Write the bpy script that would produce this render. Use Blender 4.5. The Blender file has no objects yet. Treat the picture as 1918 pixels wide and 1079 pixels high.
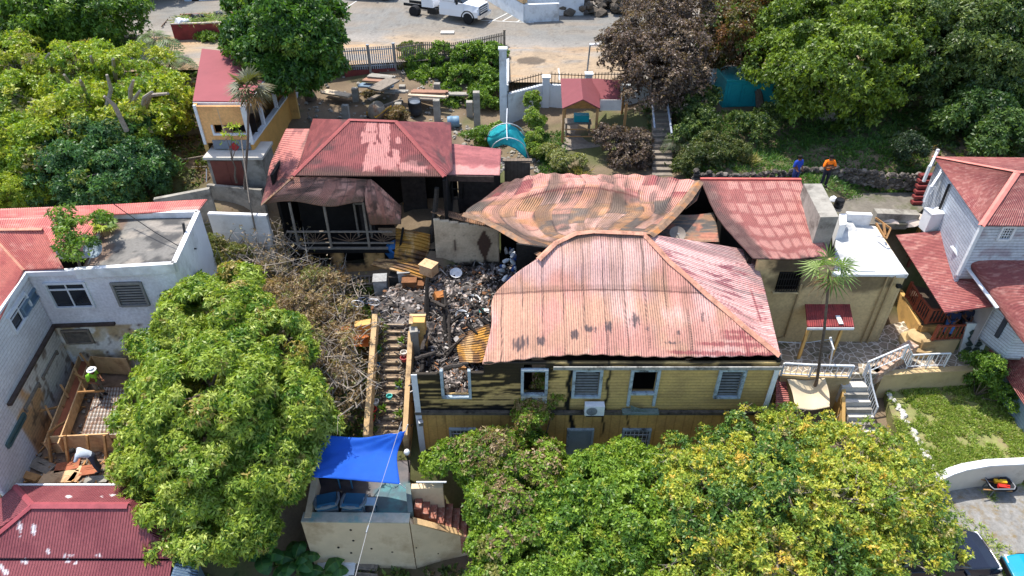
import bpy, math, random
import numpy as np
from mathutils import Vector, Matrix
C = bpy.context.scene.collection
RX = math.radians

# ---------------- camera, sky, sun, exposure ----------------
CAM_H, PITCH, FPX = 25.0, RX(37), 1279.0
cam = bpy.data.cameras.new('camera'); cam_o = bpy.data.objects.new('camera', cam); C.objects.link(cam_o)
cam.sensor_width = 36.0; cam.lens = 36.0*FPX/1918.0; cam.clip_end = 600; cam.clip_start = .5
cam_o.location = (0, 0, CAM_H); cam_o.rotation_euler = (RX(90)-PITCH, 0, 0)
bpy.context.scene.camera = cam_o
SUN_EL, SUN_AZ = RX(66), RX(-39)          # the sun stands behind the houses, a little to the left
world = bpy.data.worlds.new('World'); bpy.context.scene.world = world; world.use_nodes = True
wn = world.node_tree; bg = wn.nodes['Background']; sk = wn.nodes.new('ShaderNodeTexSky')
sk.sky_type = 'NISHITA'; sk.sun_disc = False; sk.sun_elevation = SUN_EL; sk.sun_rotation = SUN_AZ
sk.dust_density = 1.5; sk.ozone_density = 1.0
wn.links.new(sk.outputs[0], bg.inputs[0]); bg.inputs[1].default_value = 0.15
sun = bpy.data.lights.new('sun', 'SUN'); sun.energy = 3.2; sun.angle = RX(.5); sun.color = (1, .95, .87)
sun_o = bpy.data.objects.new('sun', sun); C.objects.link(sun_o)
sd = Vector((math.sin(SUN_AZ)*math.cos(SUN_EL), math.cos(SUN_AZ)*math.cos(SUN_EL), math.sin(SUN_EL)))
sun_o.rotation_euler = sd.to_track_quat('Z', 'Y').to_euler(); sun_o.location = sd*80
vs = bpy.context.scene.view_settings
vs.view_transform = 'Standard'; vs.look = 'None'; vs.gamma = 1; vs.exposure = 0.98
cy = bpy.context.scene.cycles
cy.max_bounces = 5; cy.diffuse_bounces = 3; cy.glossy_bounces = 2; cy.transmission_bounces = 3; cy.transparent_max_bounces = 4

# ---------------- measuring: from a sight line to a point in the place ----------------
_c, _s = math.cos(PITCH), math.sin(PITCH)
def ray(px, py):
    x = (px-959)/FPX; y = (py-539.5)/FPX
    return np.array([x, _c-y*_s, -_s-y*_c])
def P(px, py, z):
    r = ray(px, py); t = (z-CAM_H)/r[2]; return np.array([0, 0, CAM_H])+r*t
def PY(px, py, Y):
    r = ray(px, py); t = Y/r[1]; return np.array([0, 0, CAM_H])+r*t
def PL(px, py, p0, sx, sy, dz=0):          # on the sloping plane z = z0 + sx (X-X0) + sy (Y-Y0)
    r = ray(px, py); t = (p0[2]+dz-CAM_H-sx*p0[0]-sy*p0[1])/(r[2]-sx*r[0]-sy*r[1])
    return np.array([0, 0, CAM_H])+r*t
A3 = lambda *a: np.array(a, float)

# ---------------- colour and noise ----------------
def lin(c):
    c = np.asarray(c, float)/255.0
    return np.where(c <= .04045, c/12.92, ((c+.055)/1.055)**2.4)
def S(r, g, b): return tuple(lin((r, g, b)))
_T = np.random.RandomState(5).rand(256, 256)
def vnoise(u, v, seed=0):
    u = np.asarray(u, float)+seed*17.31; v = np.asarray(v, float)+seed*9.73
    iu = np.floor(u).astype(int); iv = np.floor(v).astype(int); fu = u-iu; fv = v-iv
    fu = fu*fu*(3-2*fu); fv = fv*fv*(3-2*fv)
    g = lambda a, b: _T[a & 255, b & 255]
    return (g(iu, iv)*(1-fu)+g(iu+1, iv)*fu)*(1-fv)+(g(iu, iv+1)*(1-fu)+g(iu+1, iv+1)*fu)*fv
def fbm(u, v, seed=0, o=4):
    s = 0; a = .5; n = 0
    for k in range(o):
        s = s+a*vnoise(np.asarray(u)*2**k, np.asarray(v)*2**k, seed+k); n += a; a *= .55
    return s/n
def mixc(a, b, t):
    t = np.clip(t, 0, 1)[..., None]; return np.asarray(a)*(1-t)+np.asarray(b)*t
def sst(x, a, b):
    t = np.clip((x-a)/(b-a), 0, 1); return t*t*(3-2*t)

# ---------------- materials ----------------
_M = {}
def _new(name):
    m = bpy.data.materials.new(name); m.use_nodes = True
    nt = m.node_tree; return m, nt, nt.nodes['Principled BSDF'], nt.nodes.new, nt.links.new
def _math(nt, op, a, b=None):
    n = nt.nodes.new('ShaderNodeMath'); n.operation = op
    for i, x in enumerate((a, b)):
        if x is None: continue
        if isinstance(x, (int, float)): n.inputs[i].default_value = x
        else: nt.links.new(x, n.inputs[i])
    return n.outputs[0]
def mat(name, rgb, rough=.8, var=.2, scale=2.5, bump=0, bscale=25, metal=0, spec=.3, rgb2=None, boards=0, axis=2, gap=.45, dirt=None):
    if name in _M: return _M[name]
    m, nt, p, N, K = _new(name); rgb = np.array(rgb)
    p.inputs['Roughness'].default_value = rough; p.inputs['Metallic'].default_value = metal
    p.inputs['Specular IOR Level'].default_value = spec
    tc = N('ShaderNodeTexCoord'); no = N('ShaderNodeTexNoise'); no.inputs['Scale'].default_value = scale
    no.inputs['Detail'].default_value = 7; no.inputs['Roughness'].default_value = .65; K(tc.outputs['Object'], no.inputs['Vector'])
    r = N('ShaderNodeValToRGB'); r.color_ramp.elements[0].position = .3; r.color_ramp.elements[1].position = .7
    a = rgb*(1-var); b = np.array(rgb2) if rgb2 is not None else rgb*(1+var)
    r.color_ramp.elements[0].color = (*a, 1); r.color_ramp.elements[1].color = (*b, 1)
    K(no.outputs['Fac'], r.inputs['Fac']); col = r.outputs['Color']
    if dirt is not None:
        n3 = N('ShaderNodeTexNoise'); n3.inputs['Scale'].default_value = scale*.45; n3.inputs['Detail'].default_value = 9; n3.inputs['Roughness'].default_value = .7
        K(tc.outputs['Object'], n3.inputs['Vector'])
        r3 = N('ShaderNodeValToRGB'); r3.color_ramp.elements[0].position = .5; r3.color_ramp.elements[1].position = .66
        K(n3.outputs['Fac'], r3.inputs['Fac']); mx = N('ShaderNodeMix'); mx.data_type = 'RGBA'
        K(r3.outputs['Color'], mx.inputs['Factor']); K(col, mx.inputs['A']); mx.inputs['B'].default_value = (*dirt, 1); col = mx.outputs['Result']
    h = None
    if boards:
        sx = N('ShaderNodeSeparateXYZ'); K(tc.outputs['Object'], sx.inputs[0])
        fr = _math(nt, 'FRACT', _math(nt, 'DIVIDE', sx.outputs[axis], boards))
        ln = _math(nt, 'LESS_THAN', fr, .13)
        mx = N('ShaderNodeMix'); mx.data_type = 'RGBA'; K(_math(nt, 'MULTIPLY', ln, gap), mx.inputs['Factor'])
        K(col, mx.inputs['A']); mx.inputs['B'].default_value = (*(rgb*.25), 1); col = mx.outputs['Result']; h = fr
    K(col, p.inputs['Base Color'])
    if bump or h is not None:
        bp = N('ShaderNodeBump'); bp.inputs['Distance'].default_value = .02 if h is not None else .03
        bp.inputs['Strength'].default_value = .5 if h is not None else bump
        if h is not None: K(h, bp.inputs['Height'])
        else:
            n2 = N('ShaderNodeTexNoise'); n2.inputs['Scale'].default_value = bscale; n2.inputs['Detail'].default_value = 5
            K(tc.outputs['Object'], n2.inputs['Vector']); K(n2.outputs['Fac'], bp.inputs['Height'])
        K(bp.outputs[0], p.inputs['Normal'])
    _M[name] = m; return m
def mat_sheet(name='painted_iron', pitch=.1, rough=.6, dist=.02, metal=0.0):     # colour attribute + corrugation along UV
    if name in _M: return _M[name]
    m, nt, p, N, K = _new(name); p.inputs['Roughness'].default_value = rough; p.inputs['Specular IOR Level'].default_value = .35
    p.inputs['Metallic'].default_value = metal
    at = N('ShaderNodeAttribute'); at.attribute_name = 'Col'
    tc = N('ShaderNodeTexCoord'); no = N('ShaderNodeTexNoise'); no.inputs['Scale'].default_value = 9; no.inputs['Detail'].default_value = 6
    K(tc.outputs['Object'], no.inputs['Vector'])
    mr = N('ShaderNodeMapRange'); mr.inputs['From Min'].default_value = .3; mr.inputs['From Max'].default_value = .7
    mr.inputs['To Min'].default_value = .86; mr.inputs['To Max'].default_value = 1.12; K(no.outputs['Fac'], mr.inputs['Value'])
    mx = N('ShaderNodeMix'); mx.data_type = 'RGBA'; mx.blend_type = 'MULTIPLY'; mx.inputs['Factor'].default_value = 1
    K(at.outputs['Color'], mx.inputs['A']); K(mr.outputs['Result'], mx.inputs['B']); K(mx.outputs['Result'], p.inputs['Base Color'])
    if pitch:
        sx = N('ShaderNodeSeparateXYZ'); K(tc.outputs['UV'], sx.inputs[0])
        w = _math(nt, 'SINE', _math(nt, 'MULTIPLY', sx.outputs[0], 2*math.pi/pitch))
        bp = N('ShaderNodeBump'); bp.inputs['Strength'].default_value = 1; bp.inputs['Distance'].default_value = dist
        K(w, bp.inputs['Height']); K(bp.outputs[0], p.inputs['Normal'])
    _M[name] = m; return m
def mat_leaf(name='leaf', tr=.3, rough=.45, spec=.4):
    if name in _M: return _M[name]
    m, nt, p, N, K = _new(name); p.inputs['Roughness'].default_value = rough; p.inputs['Specular IOR Level'].default_value = spec
    at = N('ShaderNodeAttribute'); at.attribute_name = 'Col'; K(at.outputs['Color'], p.inputs['Base Color'])
    t = N('ShaderNodeBsdfTranslucent'); mx = N('ShaderNodeMixShader'); mx.inputs[0].default_value = tr
    hs = N('ShaderNodeMix'); hs.data_type = 'RGBA'; hs.blend_type = 'MULTIPLY'; hs.inputs['Factor'].default_value = 1
    hs.inputs['B'].default_value = (1.5, 1.5, .6, 1); K(at.outputs['Color'], hs.inputs['A']); K(hs.outputs['Result'], t.inputs[0])
    K(p.outputs[0], mx.inputs[1]); K(t.outputs[0], mx.inputs[2]); K(mx.outputs[0], nt.nodes['Material Output'].inputs[0])
    _M[name] = m; return m

# ---------------- objects ----------------
OFF = {}
def tag(o, label=None, cat=None, group=None, kind=None):
    if label: o['label'] = label
    if cat: o['category'] = cat
    if group: o['group'] = group
    if kind: o['kind'] = kind
    return o
def thing(name, label, cat, loc, group=None):
    o = bpy.data.objects.new(name, None); o.empty_display_size = .2; C.objects.link(o)
    o.location = [float(x) for x in loc]; OFF[o.name] = np.array(loc, float)
    return tag(o, label, cat, group)
def link(name, me, material, parent=None, loc=None):
    """link a mesh given in world coordinates as one object"""
    o = bpy.data.objects.new(name, me); C.objects.link(o)
    n = len(me.vertices); co = np.empty(n*3); me.vertices.foreach_get('co', co); co = co.reshape(-1, 3)
    if parent is not None: off = OFF[parent.name]; o.parent = parent
    else:
        off = np.array(loc, float) if loc is not None else np.array([co[:, 0].mean(), co[:, 1].mean(), co[:, 2].min()])
        o.location = off
    OFF[o.name] = off
    me.vertices.foreach_set('co', (co-off).ravel()); me.update()
    for m in (material if isinstance(material, (list, tuple)) else [material]): me.materials.append(m)
    return o
def npmesh(name, V, Fq, cols=None, dom='FACE', uv=None, smooth=False):
    """fast mesh from arrays: V (n,3), Fq (m,k)"""
    V = np.asarray(V, float); Fq = np.asarray(Fq, int)
    me = bpy.data.meshes.new(name); m, k = Fq.shape
    me.vertices.add(len(V)); me.vertices.foreach_set('co', V.ravel())
    me.loops.add(m*k); me.loops.foreach_set('vertex_index', Fq.ravel().astype(np.int32))
    me.polygons.add(m); me.polygons.foreach_set('loop_start', (np.arange(m)*k).astype(np.int32))
    me.update(calc_edges=True); me.validate()
    if cols is not None:
        a = me.color_attributes.new('Col', 'FLOAT_COLOR', 'POINT' if dom == 'POINT' else 'CORNER')
        c4 = np.ones((len(cols), 4)); c4[:, :3] = np.clip(cols, 0, 1)
        if dom == 'FACE': c4 = np.repeat(c4, k, axis=0)
        a.data.foreach_set('color', c4.ravel())
    if uv is not None:
        l = me.uv_layers.new(name='UVMap'); l.data.foreach_set('uv', np.asarray(uv)[Fq.ravel()].ravel())
    if smooth: me.polygons.foreach_set('use_smooth', np.ones(m, bool))
    return me
class MB:
    def __init__(s): s.v = []; s.f = []; s.m = []; s.mi = 0; s.sm = []
    def add(s, vs, fs, smooth=False):
        b = len(s.v); s.v += [tuple(float(c) for c in v) for v in vs]
        for f in fs: s.f.append([b+i for i in f]); s.m.append(s.mi); s.sm.append(smooth)
        return s
    def box(s, c, d, rz=0, rx=0, ry=0):
        R = Matrix.Rotation(rz, 3, 'Z') @ Matrix.Rotation(ry, 3, 'Y') @ Matrix.Rotation(rx, 3, 'X')
        vs = [Vector(c)+R @ Vector((x*d[0]/2, y*d[1]/2, z*d[2]/2)) for x in (-1, 1) for y in (-1, 1) for z in (-1, 1)]
        return s.add(vs, [(0, 1, 3, 2), (4, 6, 7, 5), (0, 4, 5, 1), (2, 3, 7, 6), (0, 2, 6, 4), (1, 5, 7, 3)])
    def bar(s, p, q, w, h=None):
        h = h or w; p = Vector(p); q = Vector(q); d = (q-p).normalized()
        u = d.cross(Vector((0, 0, 1)));
        if u.length < 1e-3: u = Vector((1, 0, 0))
        u.normalize(); n = u.cross(d)
        vs = [b+u*(a*w/2)+n*(e*h/2) for b in (p, q) for a, e in ((-1, -1), (1, -1), (1, 1), (-1, 1))]
        return s.add(vs, [(3, 2, 1, 0), (4, 5, 6, 7), (0, 1, 5, 4), (1, 2, 6, 5), (2, 3, 7, 6), (3, 0, 4, 7)])
    def tube(s, pts, rs, n=8, cap=True):
        pts = [Vector(p) for p in pts]; rs = rs if isinstance(rs, (list, tuple)) else [rs]*len(pts)
        vs = []; fs = []
        up = Vector((.3, .2, 1)) if abs((pts[-1]-pts[0]).normalized().z) < .9 else Vector((1, .1, 0))
        for i, p in enumerate(pts):
            d = (pts[min(i+1, len(pts)-1)]-pts[max(i-1, 0)]).normalized(); u = d.cross(up).normalized(); w = u.cross(d)
            vs += [p+(u*math.cos(2*math.pi*k/n)+w*math.sin(2*math.pi*k/n))*rs[i] for k in range(n)]
        for i in range(len(pts)-1):
            for k in range(n): fs.append((i*n+k, i*n+(k+1) % n, (i+1)*n+(k+1) % n, (i+1)*n+k))
        if cap: fs += [tuple(range(n))[::-1], tuple(range((len(pts)-1)*n, len(pts)*n))]
        return s.add(vs, fs, True)
    def lathe(s, c, prof, n=16, axis=(0, 0, 1)):
        q = Vector((0, 0, 1)).rotation_difference(Vector(axis)); vs = []; fs = []
        for r, z in prof: vs += [Vector(c)+q @ Vector((r*math.cos(2*math.pi*k/n), r*math.sin(2*math.pi*k/n), z)) for k in range(n)]
        for i in range(len(prof)-1):
            for k in range(n): fs.append((i*n+k, i*n+(k+1) % n, (i+1)*n+(k+1) % n, (i+1)*n+k))
        fs += [tuple(range(n))[::-1], tuple(range((len(prof)-1)*n, len(prof)*n))]
        return s.add(vs, fs, True)
    def poly(s, pts): return s.add(pts, [tuple(range(len(pts)))])
    def slab(s, pts, t):               # 3-D outline thickened downwards
        n = len(pts); lo = [(p[0], p[1], p[2]-t) for p in pts]
        a = sum(pts[i][0]*pts[(i+1) % n][1]-pts[(i+1) % n][0]*pts[i][1] for i in range(n))
        o = list(range(n)) if a > 0 else list(range(n))[::-1]
        fs = [tuple(o), tuple(i+n for i in o[::-1])]
        for k in range(n): i, j = o[k], o[(k+1) % n]; fs.append((i, i+n, j+n, j))
        return s.add(list(pts)+lo, fs)
    def prism(s, pts, z0, z1): return s.slab([(p[0], p[1], z1) for p in pts], z1-z0)
    def wall(s, p, q, z0, z1, t, z1b=None):   # upright wall of thickness t along p->q
        p = np.array(p[:2], float); q = np.array(q[:2], float); d = (q-p)/np.linalg.norm(q-p); n = A3(-d[1], d[0])*t/2
        z1b = z1 if z1b is None else z1b
        vs = [(*(p-n), z0), (*(q-n), z0), (*(q+n), z0), (*(p+n), z0), (*(p-n), z1), (*(q-n), z1b), (*(q+n), z1b), (*(p+n), z1)]
        return s.add(vs, [(3, 2, 1, 0), (4, 5, 6, 7), (0, 1, 5, 4), (1, 2, 6, 5), (2, 3, 7, 6), (3, 0, 4, 7)])
    def rock(s, c, r, rng, sq=1):
        V0 = [Vector(v).normalized() for v in ((1, 0, 0), (-1, 0, 0), (0, 1, 0), (0, -1, 0), (0, 0, 1), (0, 0, -1), (1, 1, 1), (-1, 1, 1), (1, -1, 1), (-1, -1, 1), (1, 1, -1), (-1, 1, -1), (1, -1, -1), (-1, -1, -1))]
        F = [(0, 6, 8), (0, 10, 6), (0, 8, 12), (0, 12, 10), (1, 9, 7), (1, 7, 11), (1, 13, 9), (1, 11, 13), (2, 7, 6), (2, 6, 10), (2, 11, 7), (2, 10, 11), (3, 8, 9), (3, 12, 8), (3, 9, 13), (3, 13, 12), (4, 6, 7), (4, 8, 6), (4, 7, 9), (4, 9, 8), (5, 11, 10), (5, 10, 12), (5, 13, 11), (5, 12, 13)]
        k = [rng.uniform(.7, 1.2) for _ in V0]
        R = Matrix.Rotation(rng.uniform(0, 6.3), 3, 'Z') @ Matrix.Rotation(rng.uniform(0, 6.3), 3, 'X')
        return s.add([Vector(c)+Vector((1, 1, sq))*0+Matrix.Diagonal((1, 1, sq)) @ (R @ (v*kk*r)) for v, kk in zip(V0, k)], F)
    def build(s, name, material, parent=None, loc=None):
        me = bpy.data.meshes.new(name); me.from_pydata(s.v, [], s.f); me.update()
        me.polygons.foreach_set('material_index', s.m); me.polygons.foreach_set('use_smooth', s.sm)
        if any(s.sm): me.set_sharp_from_angle(angle=RX(45))
        return link(name, me, material, parent, loc)
def part(name, material, parent, fn):
    m = MB(); fn(m); return m.build(name, material, parent)
def copy_tree(o, parent=None):
    c = o.copy(); C.objects.link(c); c.parent = parent; OFF[c.name] = OFF.get(o.name, np.zeros(3))
    for ch in list(o.children): copy_tree(ch, c)
    return c

# ---------------- curved / warped sheets ----------------
def _cr(t, n):
    i = np.clip(np.floor(t).astype(int), 0, n-2); f = t-i
    w = np.stack([-.5*f+f*f-.5*f**3, 1-2.5*f*f+1.5*f**3, .5*f+2*f*f-1.5*f**3, -.5*f*f+.5*f**3], -1)
    return i, w
def spline_grid(ctrl, nu, nv, sharp=False):
    """ctrl [row][col] of 3-D points -> (nv,nu,3)"""
    ctrl = np.array(ctrl, float); R, K = ctrl.shape[:2]
    ext = lambda a: np.concatenate([2*a[:1]-a[1:2], a, 2*a[-1:]-a[-2:-1]], 0)
    def run(a, n):
        m = len(a); t = np.linspace(0, m-1, n)
        if sharp or m == 2:
            i = np.clip(np.floor(t).astype(int), 0, m-2); f = (t-i).reshape(-1, *[1]*(a.ndim-1)); return a[i]*(1-f)+a[i+1]*f
        i, w = _cr(t, m); e = ext(a)
        return sum(e[i+k]*w[:, k].reshape(-1, *[1]*(a.ndim-1)) for k in range(4))
    g = run(ctrl, nv); g = run(np.swapaxes(g, 0, 1), nu); return np.swapaxes(g, 0, 1)
def sheet(name, ctrl, colf, parent=None, material=None, cell=.09, ribs='u', ribdir=None, thick=.03, disp=None, sharp=False, keep=None, label=None):
    """ribs 'u': ribs are spaced along u (and run along v); ribdir: world direction the ribs are spaced along"""
    c = np.array(ctrl, float)
    lu = max(np.linalg.norm(np.diff(r, axis=0), axis=1).sum() for r in c); lv = max(np.linalg.norm(np.diff(c[:, k], axis=0), axis=1).sum() for k in range(c.shape[1]))
    nu, nv = int(lu/cell)+2, int(lv/cell)+2
    g = spline_grid(c, nu, nv, sharp); U, W = np.meshgrid(np.linspace(0, 1, nu), np.linspace(0, 1, nv))
    if disp is not None: g[..., 2] += disp(U, W, g)
    if ribdir is not None: rc = (g*np.array(ribdir)).sum(-1)
    else: rc = U*lu if ribs == 'u' else W*lv
    uv = np.stack([rc, W*lv if ribs == 'u' else U*lu], -1).reshape(-1, 2)
    cols = colf(U, W, g, lu, lv).reshape(-1, 3)
    idx = np.arange(nu*nv).reshape(nv, nu)
    Fq = np.stack([idx[:-1, :-1], idx[:-1, 1:], idx[1:, 1:], idx[1:, :-1]], -1).reshape(-1, 4)
    if keep is not None:
        k = keep(U, W, g); kq = (k[:-1, :-1] & k[:-1, 1:] & k[1:, 1:] & k[1:, :-1]).ravel(); Fq = Fq[kq]
    V = g.reshape(-1, 3)
    a, b, d = V[Fq[:, 0]], V[Fq[:, 1]], V[Fq[:, 3]]
    if np.cross(b-a, d-a)[:, 2].mean() < 0: Fq = Fq[:, ::-1]
    me = npmesh(name, V, Fq, cols, 'POINT', uv, True)
    o = link(name, me, material or mat_sheet(), parent)
    if thick:
        md = o.modifiers.new('thickness', 'SOLIDIFY'); md.thickness = thick; md.offset = -1
    if label: o['label'] = label
    return o
def wallgrid(name, p, q, z0, z1, colf, parent, material, openings=(), cell=.08, keep=None, thick=.15, out=None):
    """stained upright wall as a fine grid with openings (u0,u1,z0,z1) in metres along p->q"""
    p = np.array(p[:2], float); q = np.array(q[:2], float); L = np.linalg.norm(q-p)
    us = np.linspace(0, L, int(L/cell)+2); zs = np.linspace(z0, z1, int((z1-z0)/cell)+2)
    us = np.unique(np.concatenate([us]+[[o[0], o[1]] for o in openings])); zs = np.unique(np.concatenate([zs]+[[o[2], o[3]] for o in openings]))
    U, Z = np.meshgrid(us, zs); XY = p+(q-p)*(U/L)[..., None]
    g = np.concatenate([XY, Z[..., None]], -1); nv, nu = U.shape; idx = np.arange(nu*nv).reshape(nv, nu)
    Fq = np.stack([idx[:-1, :-1], idx[:-1, 1:], idx[1:, 1:], idx[1:, :-1]], -1).reshape(-1, 4)
    uc = ((U[:-1, :-1]+U[:-1, 1:])/2).ravel(); zc = ((Z[:-1, :-1]+Z[1:, :-1])/2).ravel()
    k = np.ones(len(Fq), bool)
    for o in openings: k &= ~((uc > o[0]) & (uc < o[1]) & (zc > o[2]) & (zc < o[3]))
    if keep is not None: k &= keep(uc, zc)
    cols = colf(U, Z).reshape(-1, 3); uv = np.stack([U, Z], -1).reshape(-1, 2)
    o = link(name, npmesh(name, g.reshape(-1, 3), Fq[k], cols, 'POINT', uv), material, parent)
    md = o.modifiers.new('thickness', 'SOLIDIFY'); md.thickness = thick; md.offset = -1
    return o

# ---------------- vegetation ----------------
BARK = mat('bark', S(105, 92, 80), .9, .35, 6, .6, 30)
BARK_PALE = mat('pale_bark', S(150, 140, 128), .9, .3, 6, .5, 30)
def leafmesh(name, Pc, Nn, k, L, W, cols, rng, droop=.15, spread=(.05, .9), cv=.22):
    n = len(Pc); Nn = Nn/np.linalg.norm(Nn, axis=1, keepdims=True)
    ref = np.where(np.abs(Nn[:, 2:3]) < .9, [[0, 0, 1.]], [[1., 0, 0]]); t1 = np.cross(Nn, ref); t1 /= np.linalg.norm(t1, axis=1, keepdims=True); t2 = np.cross(Nn, t1)
    ph = (np.arange(k)*2*np.pi/k)[None]+rng.rand(n, 1)*6.3+rng.randn(n, k)*.35
    e = rng.uniform(spread[0], spread[1], (n, k))
    d = Nn[:, None]*np.sin(e)[..., None]+(t1[:, None]*np.cos(ph)[..., None]+t2[:, None]*np.sin(ph)[..., None])*np.cos(e)[..., None]
    d[..., 2] -= droop; d /= np.linalg.norm(d, axis=2, keepdims=True)
    l = L*rng.uniform(.65, 1.25, (n, k, 1)); s = np.cross(d, Nn[:, None]+rng.randn(n, k, 3)*.6); s /= np.linalg.norm(s, axis=2, keepdims=True)+1e-9
    s = s*(l*W/2); p0 = Pc[:, None]+rng.randn(n, k, 3)*L*.12
    tip = p0+d*l; tip[..., 2] -= droop*l[..., 0]*.6; mid = p0+d*l*.48
    V = np.stack([p0, mid+s, tip, mid-s], 2).reshape(-1, 3); Fq = np.arange(n*k*4).reshape(-1, 4)
    c = np.repeat(cols, k, 0)*(1+rng.uniform(-cv, cv, (n*k, 1)))
    return npmesh(name, V, Fq, c, 'FACE')
def pick(pal, n, rng, noise=None):
    cs = np.array([p[0] for p in pal]); w = np.array([p[1] for p in pal], float); w /= w.sum()
    return cs[rng.choice(len(cs), n, p=w)]
def blob_points(blobs, n, puff, rng, inner=.72, npuff=None, low=-.35):
    """cluster points and outward normals on many small puffs spread over the crown's lobes"""
    A = np.array(blobs, float); ar = (A[:, 3]*A[:, 4]+A[:, 3]*A[:, 5]+A[:, 4]*A[:, 5]); ar /= ar.sum()
    M = npuff or max(8, int(sum(4.5*b[3]*b[4]/(puff*puff) for b in blobs)))
    bi = rng.choice(len(A), M, p=ar); d = rng.randn(M, 3); d[:, 2] = np.abs(d[:, 2])*np.where(rng.rand(M) < .75, 1, -.5); d /= np.linalg.norm(d, axis=1, keepdims=True)
    r = rng.uniform(inner, 1.02, (M, 1)); pc = A[bi, :3]+d*A[bi, 3:6]*r; pn = d/A[bi, 3:6]; pn /= np.linalg.norm(pn, axis=1, keepdims=True)
    pr = puff*rng.uniform(.55, 1.3, M)
    w = pr**2; w /= w.sum(); ci = rng.choice(M, n, p=w)
    e = rng.randn(n, 3); e /= np.linalg.norm(e, axis=1, keepdims=True); nn = e*1.1+pn[ci]*.7+[[0, 0, .5]]; nn /= np.linalg.norm(nn, axis=1, keepdims=True)
    pos = pc[ci]+nn*(pr[ci]*rng.uniform(.2, 1.2, n)**.7)[:, None]*[[1, 1, .75]]
    return pos, nn, ci, pc
def limbs(m, base, tips, r0, rng, split=.45, n=7):
    base = np.array(base, float); ctr = np.mean(tips, 0); fork = base+(ctr-base)*split+[rng.uniform(-.2, .2), rng.uniform(-.2, .2), 0]
    mid = (base+fork)/2+[rng.uniform(-.15, .15), rng.uniform(-.15, .15), 0]
    m.tube([base-[0, 0, .4], base, mid, fork], [r0*1.5, r0*1.15, r0*.9, r0*.75], n)
    for t in tips:
        t = np.array(t, float); q = fork+(t-fork)*.5+np.array([rng.uniform(-.4, .4), rng.uniform(-.4, .4), rng.uniform(0, .5)])*np.linalg.norm(t-fork)*.2
        m.tube([fork-(fork-mid)*.2, q, t], [r0*.55, r0*.33, r0*.1], 6)
def tree(name, label, base, blobs, n, k, L, W, pal, seed, puff=.8, r0=.25, droop=.15, inner=.72, twigs=0, group=None, cat='tree', leafm=None, bark=None, spread=(.05, .9), colfn=None, cv=.22, low=-.35):
    rng = np.random.RandomState(seed); t = thing(name, label, cat, base, group); n = int(n*2.4); L = L*.82
    pos, nn, ci, pc = blob_points(blobs, n, puff, rng, inner)
    pal_p = pick(pal, len(pc), rng); cols = np.where(rng.rand(n, 1) < .55, pal_p[ci], pick(pal, n, rng))
    if colfn is not None: cols = colfn(pos, cols, rng)
    link('crown', leafmesh('crown', pos, nn, k, L, W, cols, rng, droop, spread, cv), leafm or mat_leaf(), t)
    m = MB(); tips = [np.array(b[:3])+[0, 0, b[5]*.3] for b in blobs]
    pyr = random.Random(seed); limbs(m, base, tips, r0, pyr)
    ctr = np.mean(tips, 0)
    for i in rng.choice(len(pc), min(len(pc), 10+twigs), replace=False):
        b = min(tips, key=lambda q: np.linalg.norm(q-pc[i])); q = (b+pc[i])/2+rng.randn(3)*.15
        o_ = pc[i]-b; o_ = o_/(np.linalg.norm(o_)+1e-6); e_ = pc[i]+(o_*puff*1.15 if twigs > 20 else 0)+rng.randn(3)*.08; m.tube([b-(b-ctr)*.2, q, pc[i], e_], [r0*.22, r0*.14, r0*.07, r0*.03], 5, False)
        if twigs > 20:
            for _k in range(2): w_ = pc[i]+rng.randn(3)*.1; m.tube([w_, w_+(o_*.8+rng.randn(3)*.5)*puff*1.2], [r0*.05, r0*.02], 4, False)
    m.build('trunk', bark or BARK, t); return t
def shrub(name, label, blobs, n, k, L, W, pal, seed, puff=.35, cat='shrub', group=None, droop=.1, leafm=None, stems=6, bark=None, spread=(.05, .9), inner=.5):
    n = int(n*1.8); L = L*.75; puff = puff*.8
    rng = np.random.RandomState(seed); b0 = np.array(blobs[0], float); base = np.mean(np.array(blobs)[:, :3], 0); base[2] = min(b[2]-b[5] for b in blobs)
    t = thing(name, label, cat, base, group); pos, nn, ci, pc = blob_points(blobs, n, puff, rng, inner)
    cols = np.where(rng.rand(n, 1) < .5, pick(pal, len(pc), rng)[ci], pick(pal, n, rng))
    link('foliage', leafmesh('foliage', pos, nn, k, L, W, cols, rng, droop, spread), leafm or mat_leaf(), t)
    m = MB()
    for i in rng.choice(len(pc), min(len(pc), stems), replace=False):
        q = (base+pc[i])/2+rng.randn(3)*.1; m.tube([base, q, pc[i]], [.035, .025, .01], 5, False)
    m.build('stems', bark or BARK, t); return t
def fan_fronds(m_pos, center, n, R, rng, seg=14, lw=.05, tilt=(-.5, 1.2)):
    """fan palm leaves: pleated blades made of narrow pointed segments"""
    V = []
    for i in range(n):
        az = 2*math.pi*i*.382+rng.uniform(-.3, .3); el = rng.uniform(*tilt)
        d = A3(math.cos(az)*math.cos(el), math.sin(az)*math.cos(el), math.sin(el)); st = np.array(center)+d*R*.35
        s = np.cross(d, [0, 0, 1]); s /= np.linalg.norm(s)+1e-6; u = np.cross(s, d)
        for j in range(seg):
            a = (j/(seg-1)-.5)*3.6; dd = d*math.cos(a)+s*math.sin(a)-A3(0, 0, .12); l = R*.65*(1-.12*abs(a))*rng.uniform(.9, 1.1)
            w = np.cross(dd, u); w = w/np.linalg.norm(w)*lw; tip = st+dd*l-A3(0, 0, .14*l); mid = st+dd*l*.5
            V.append([st, mid+w, tip, mid-w])
    return np.array(V).reshape(-1, 3)
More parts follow.
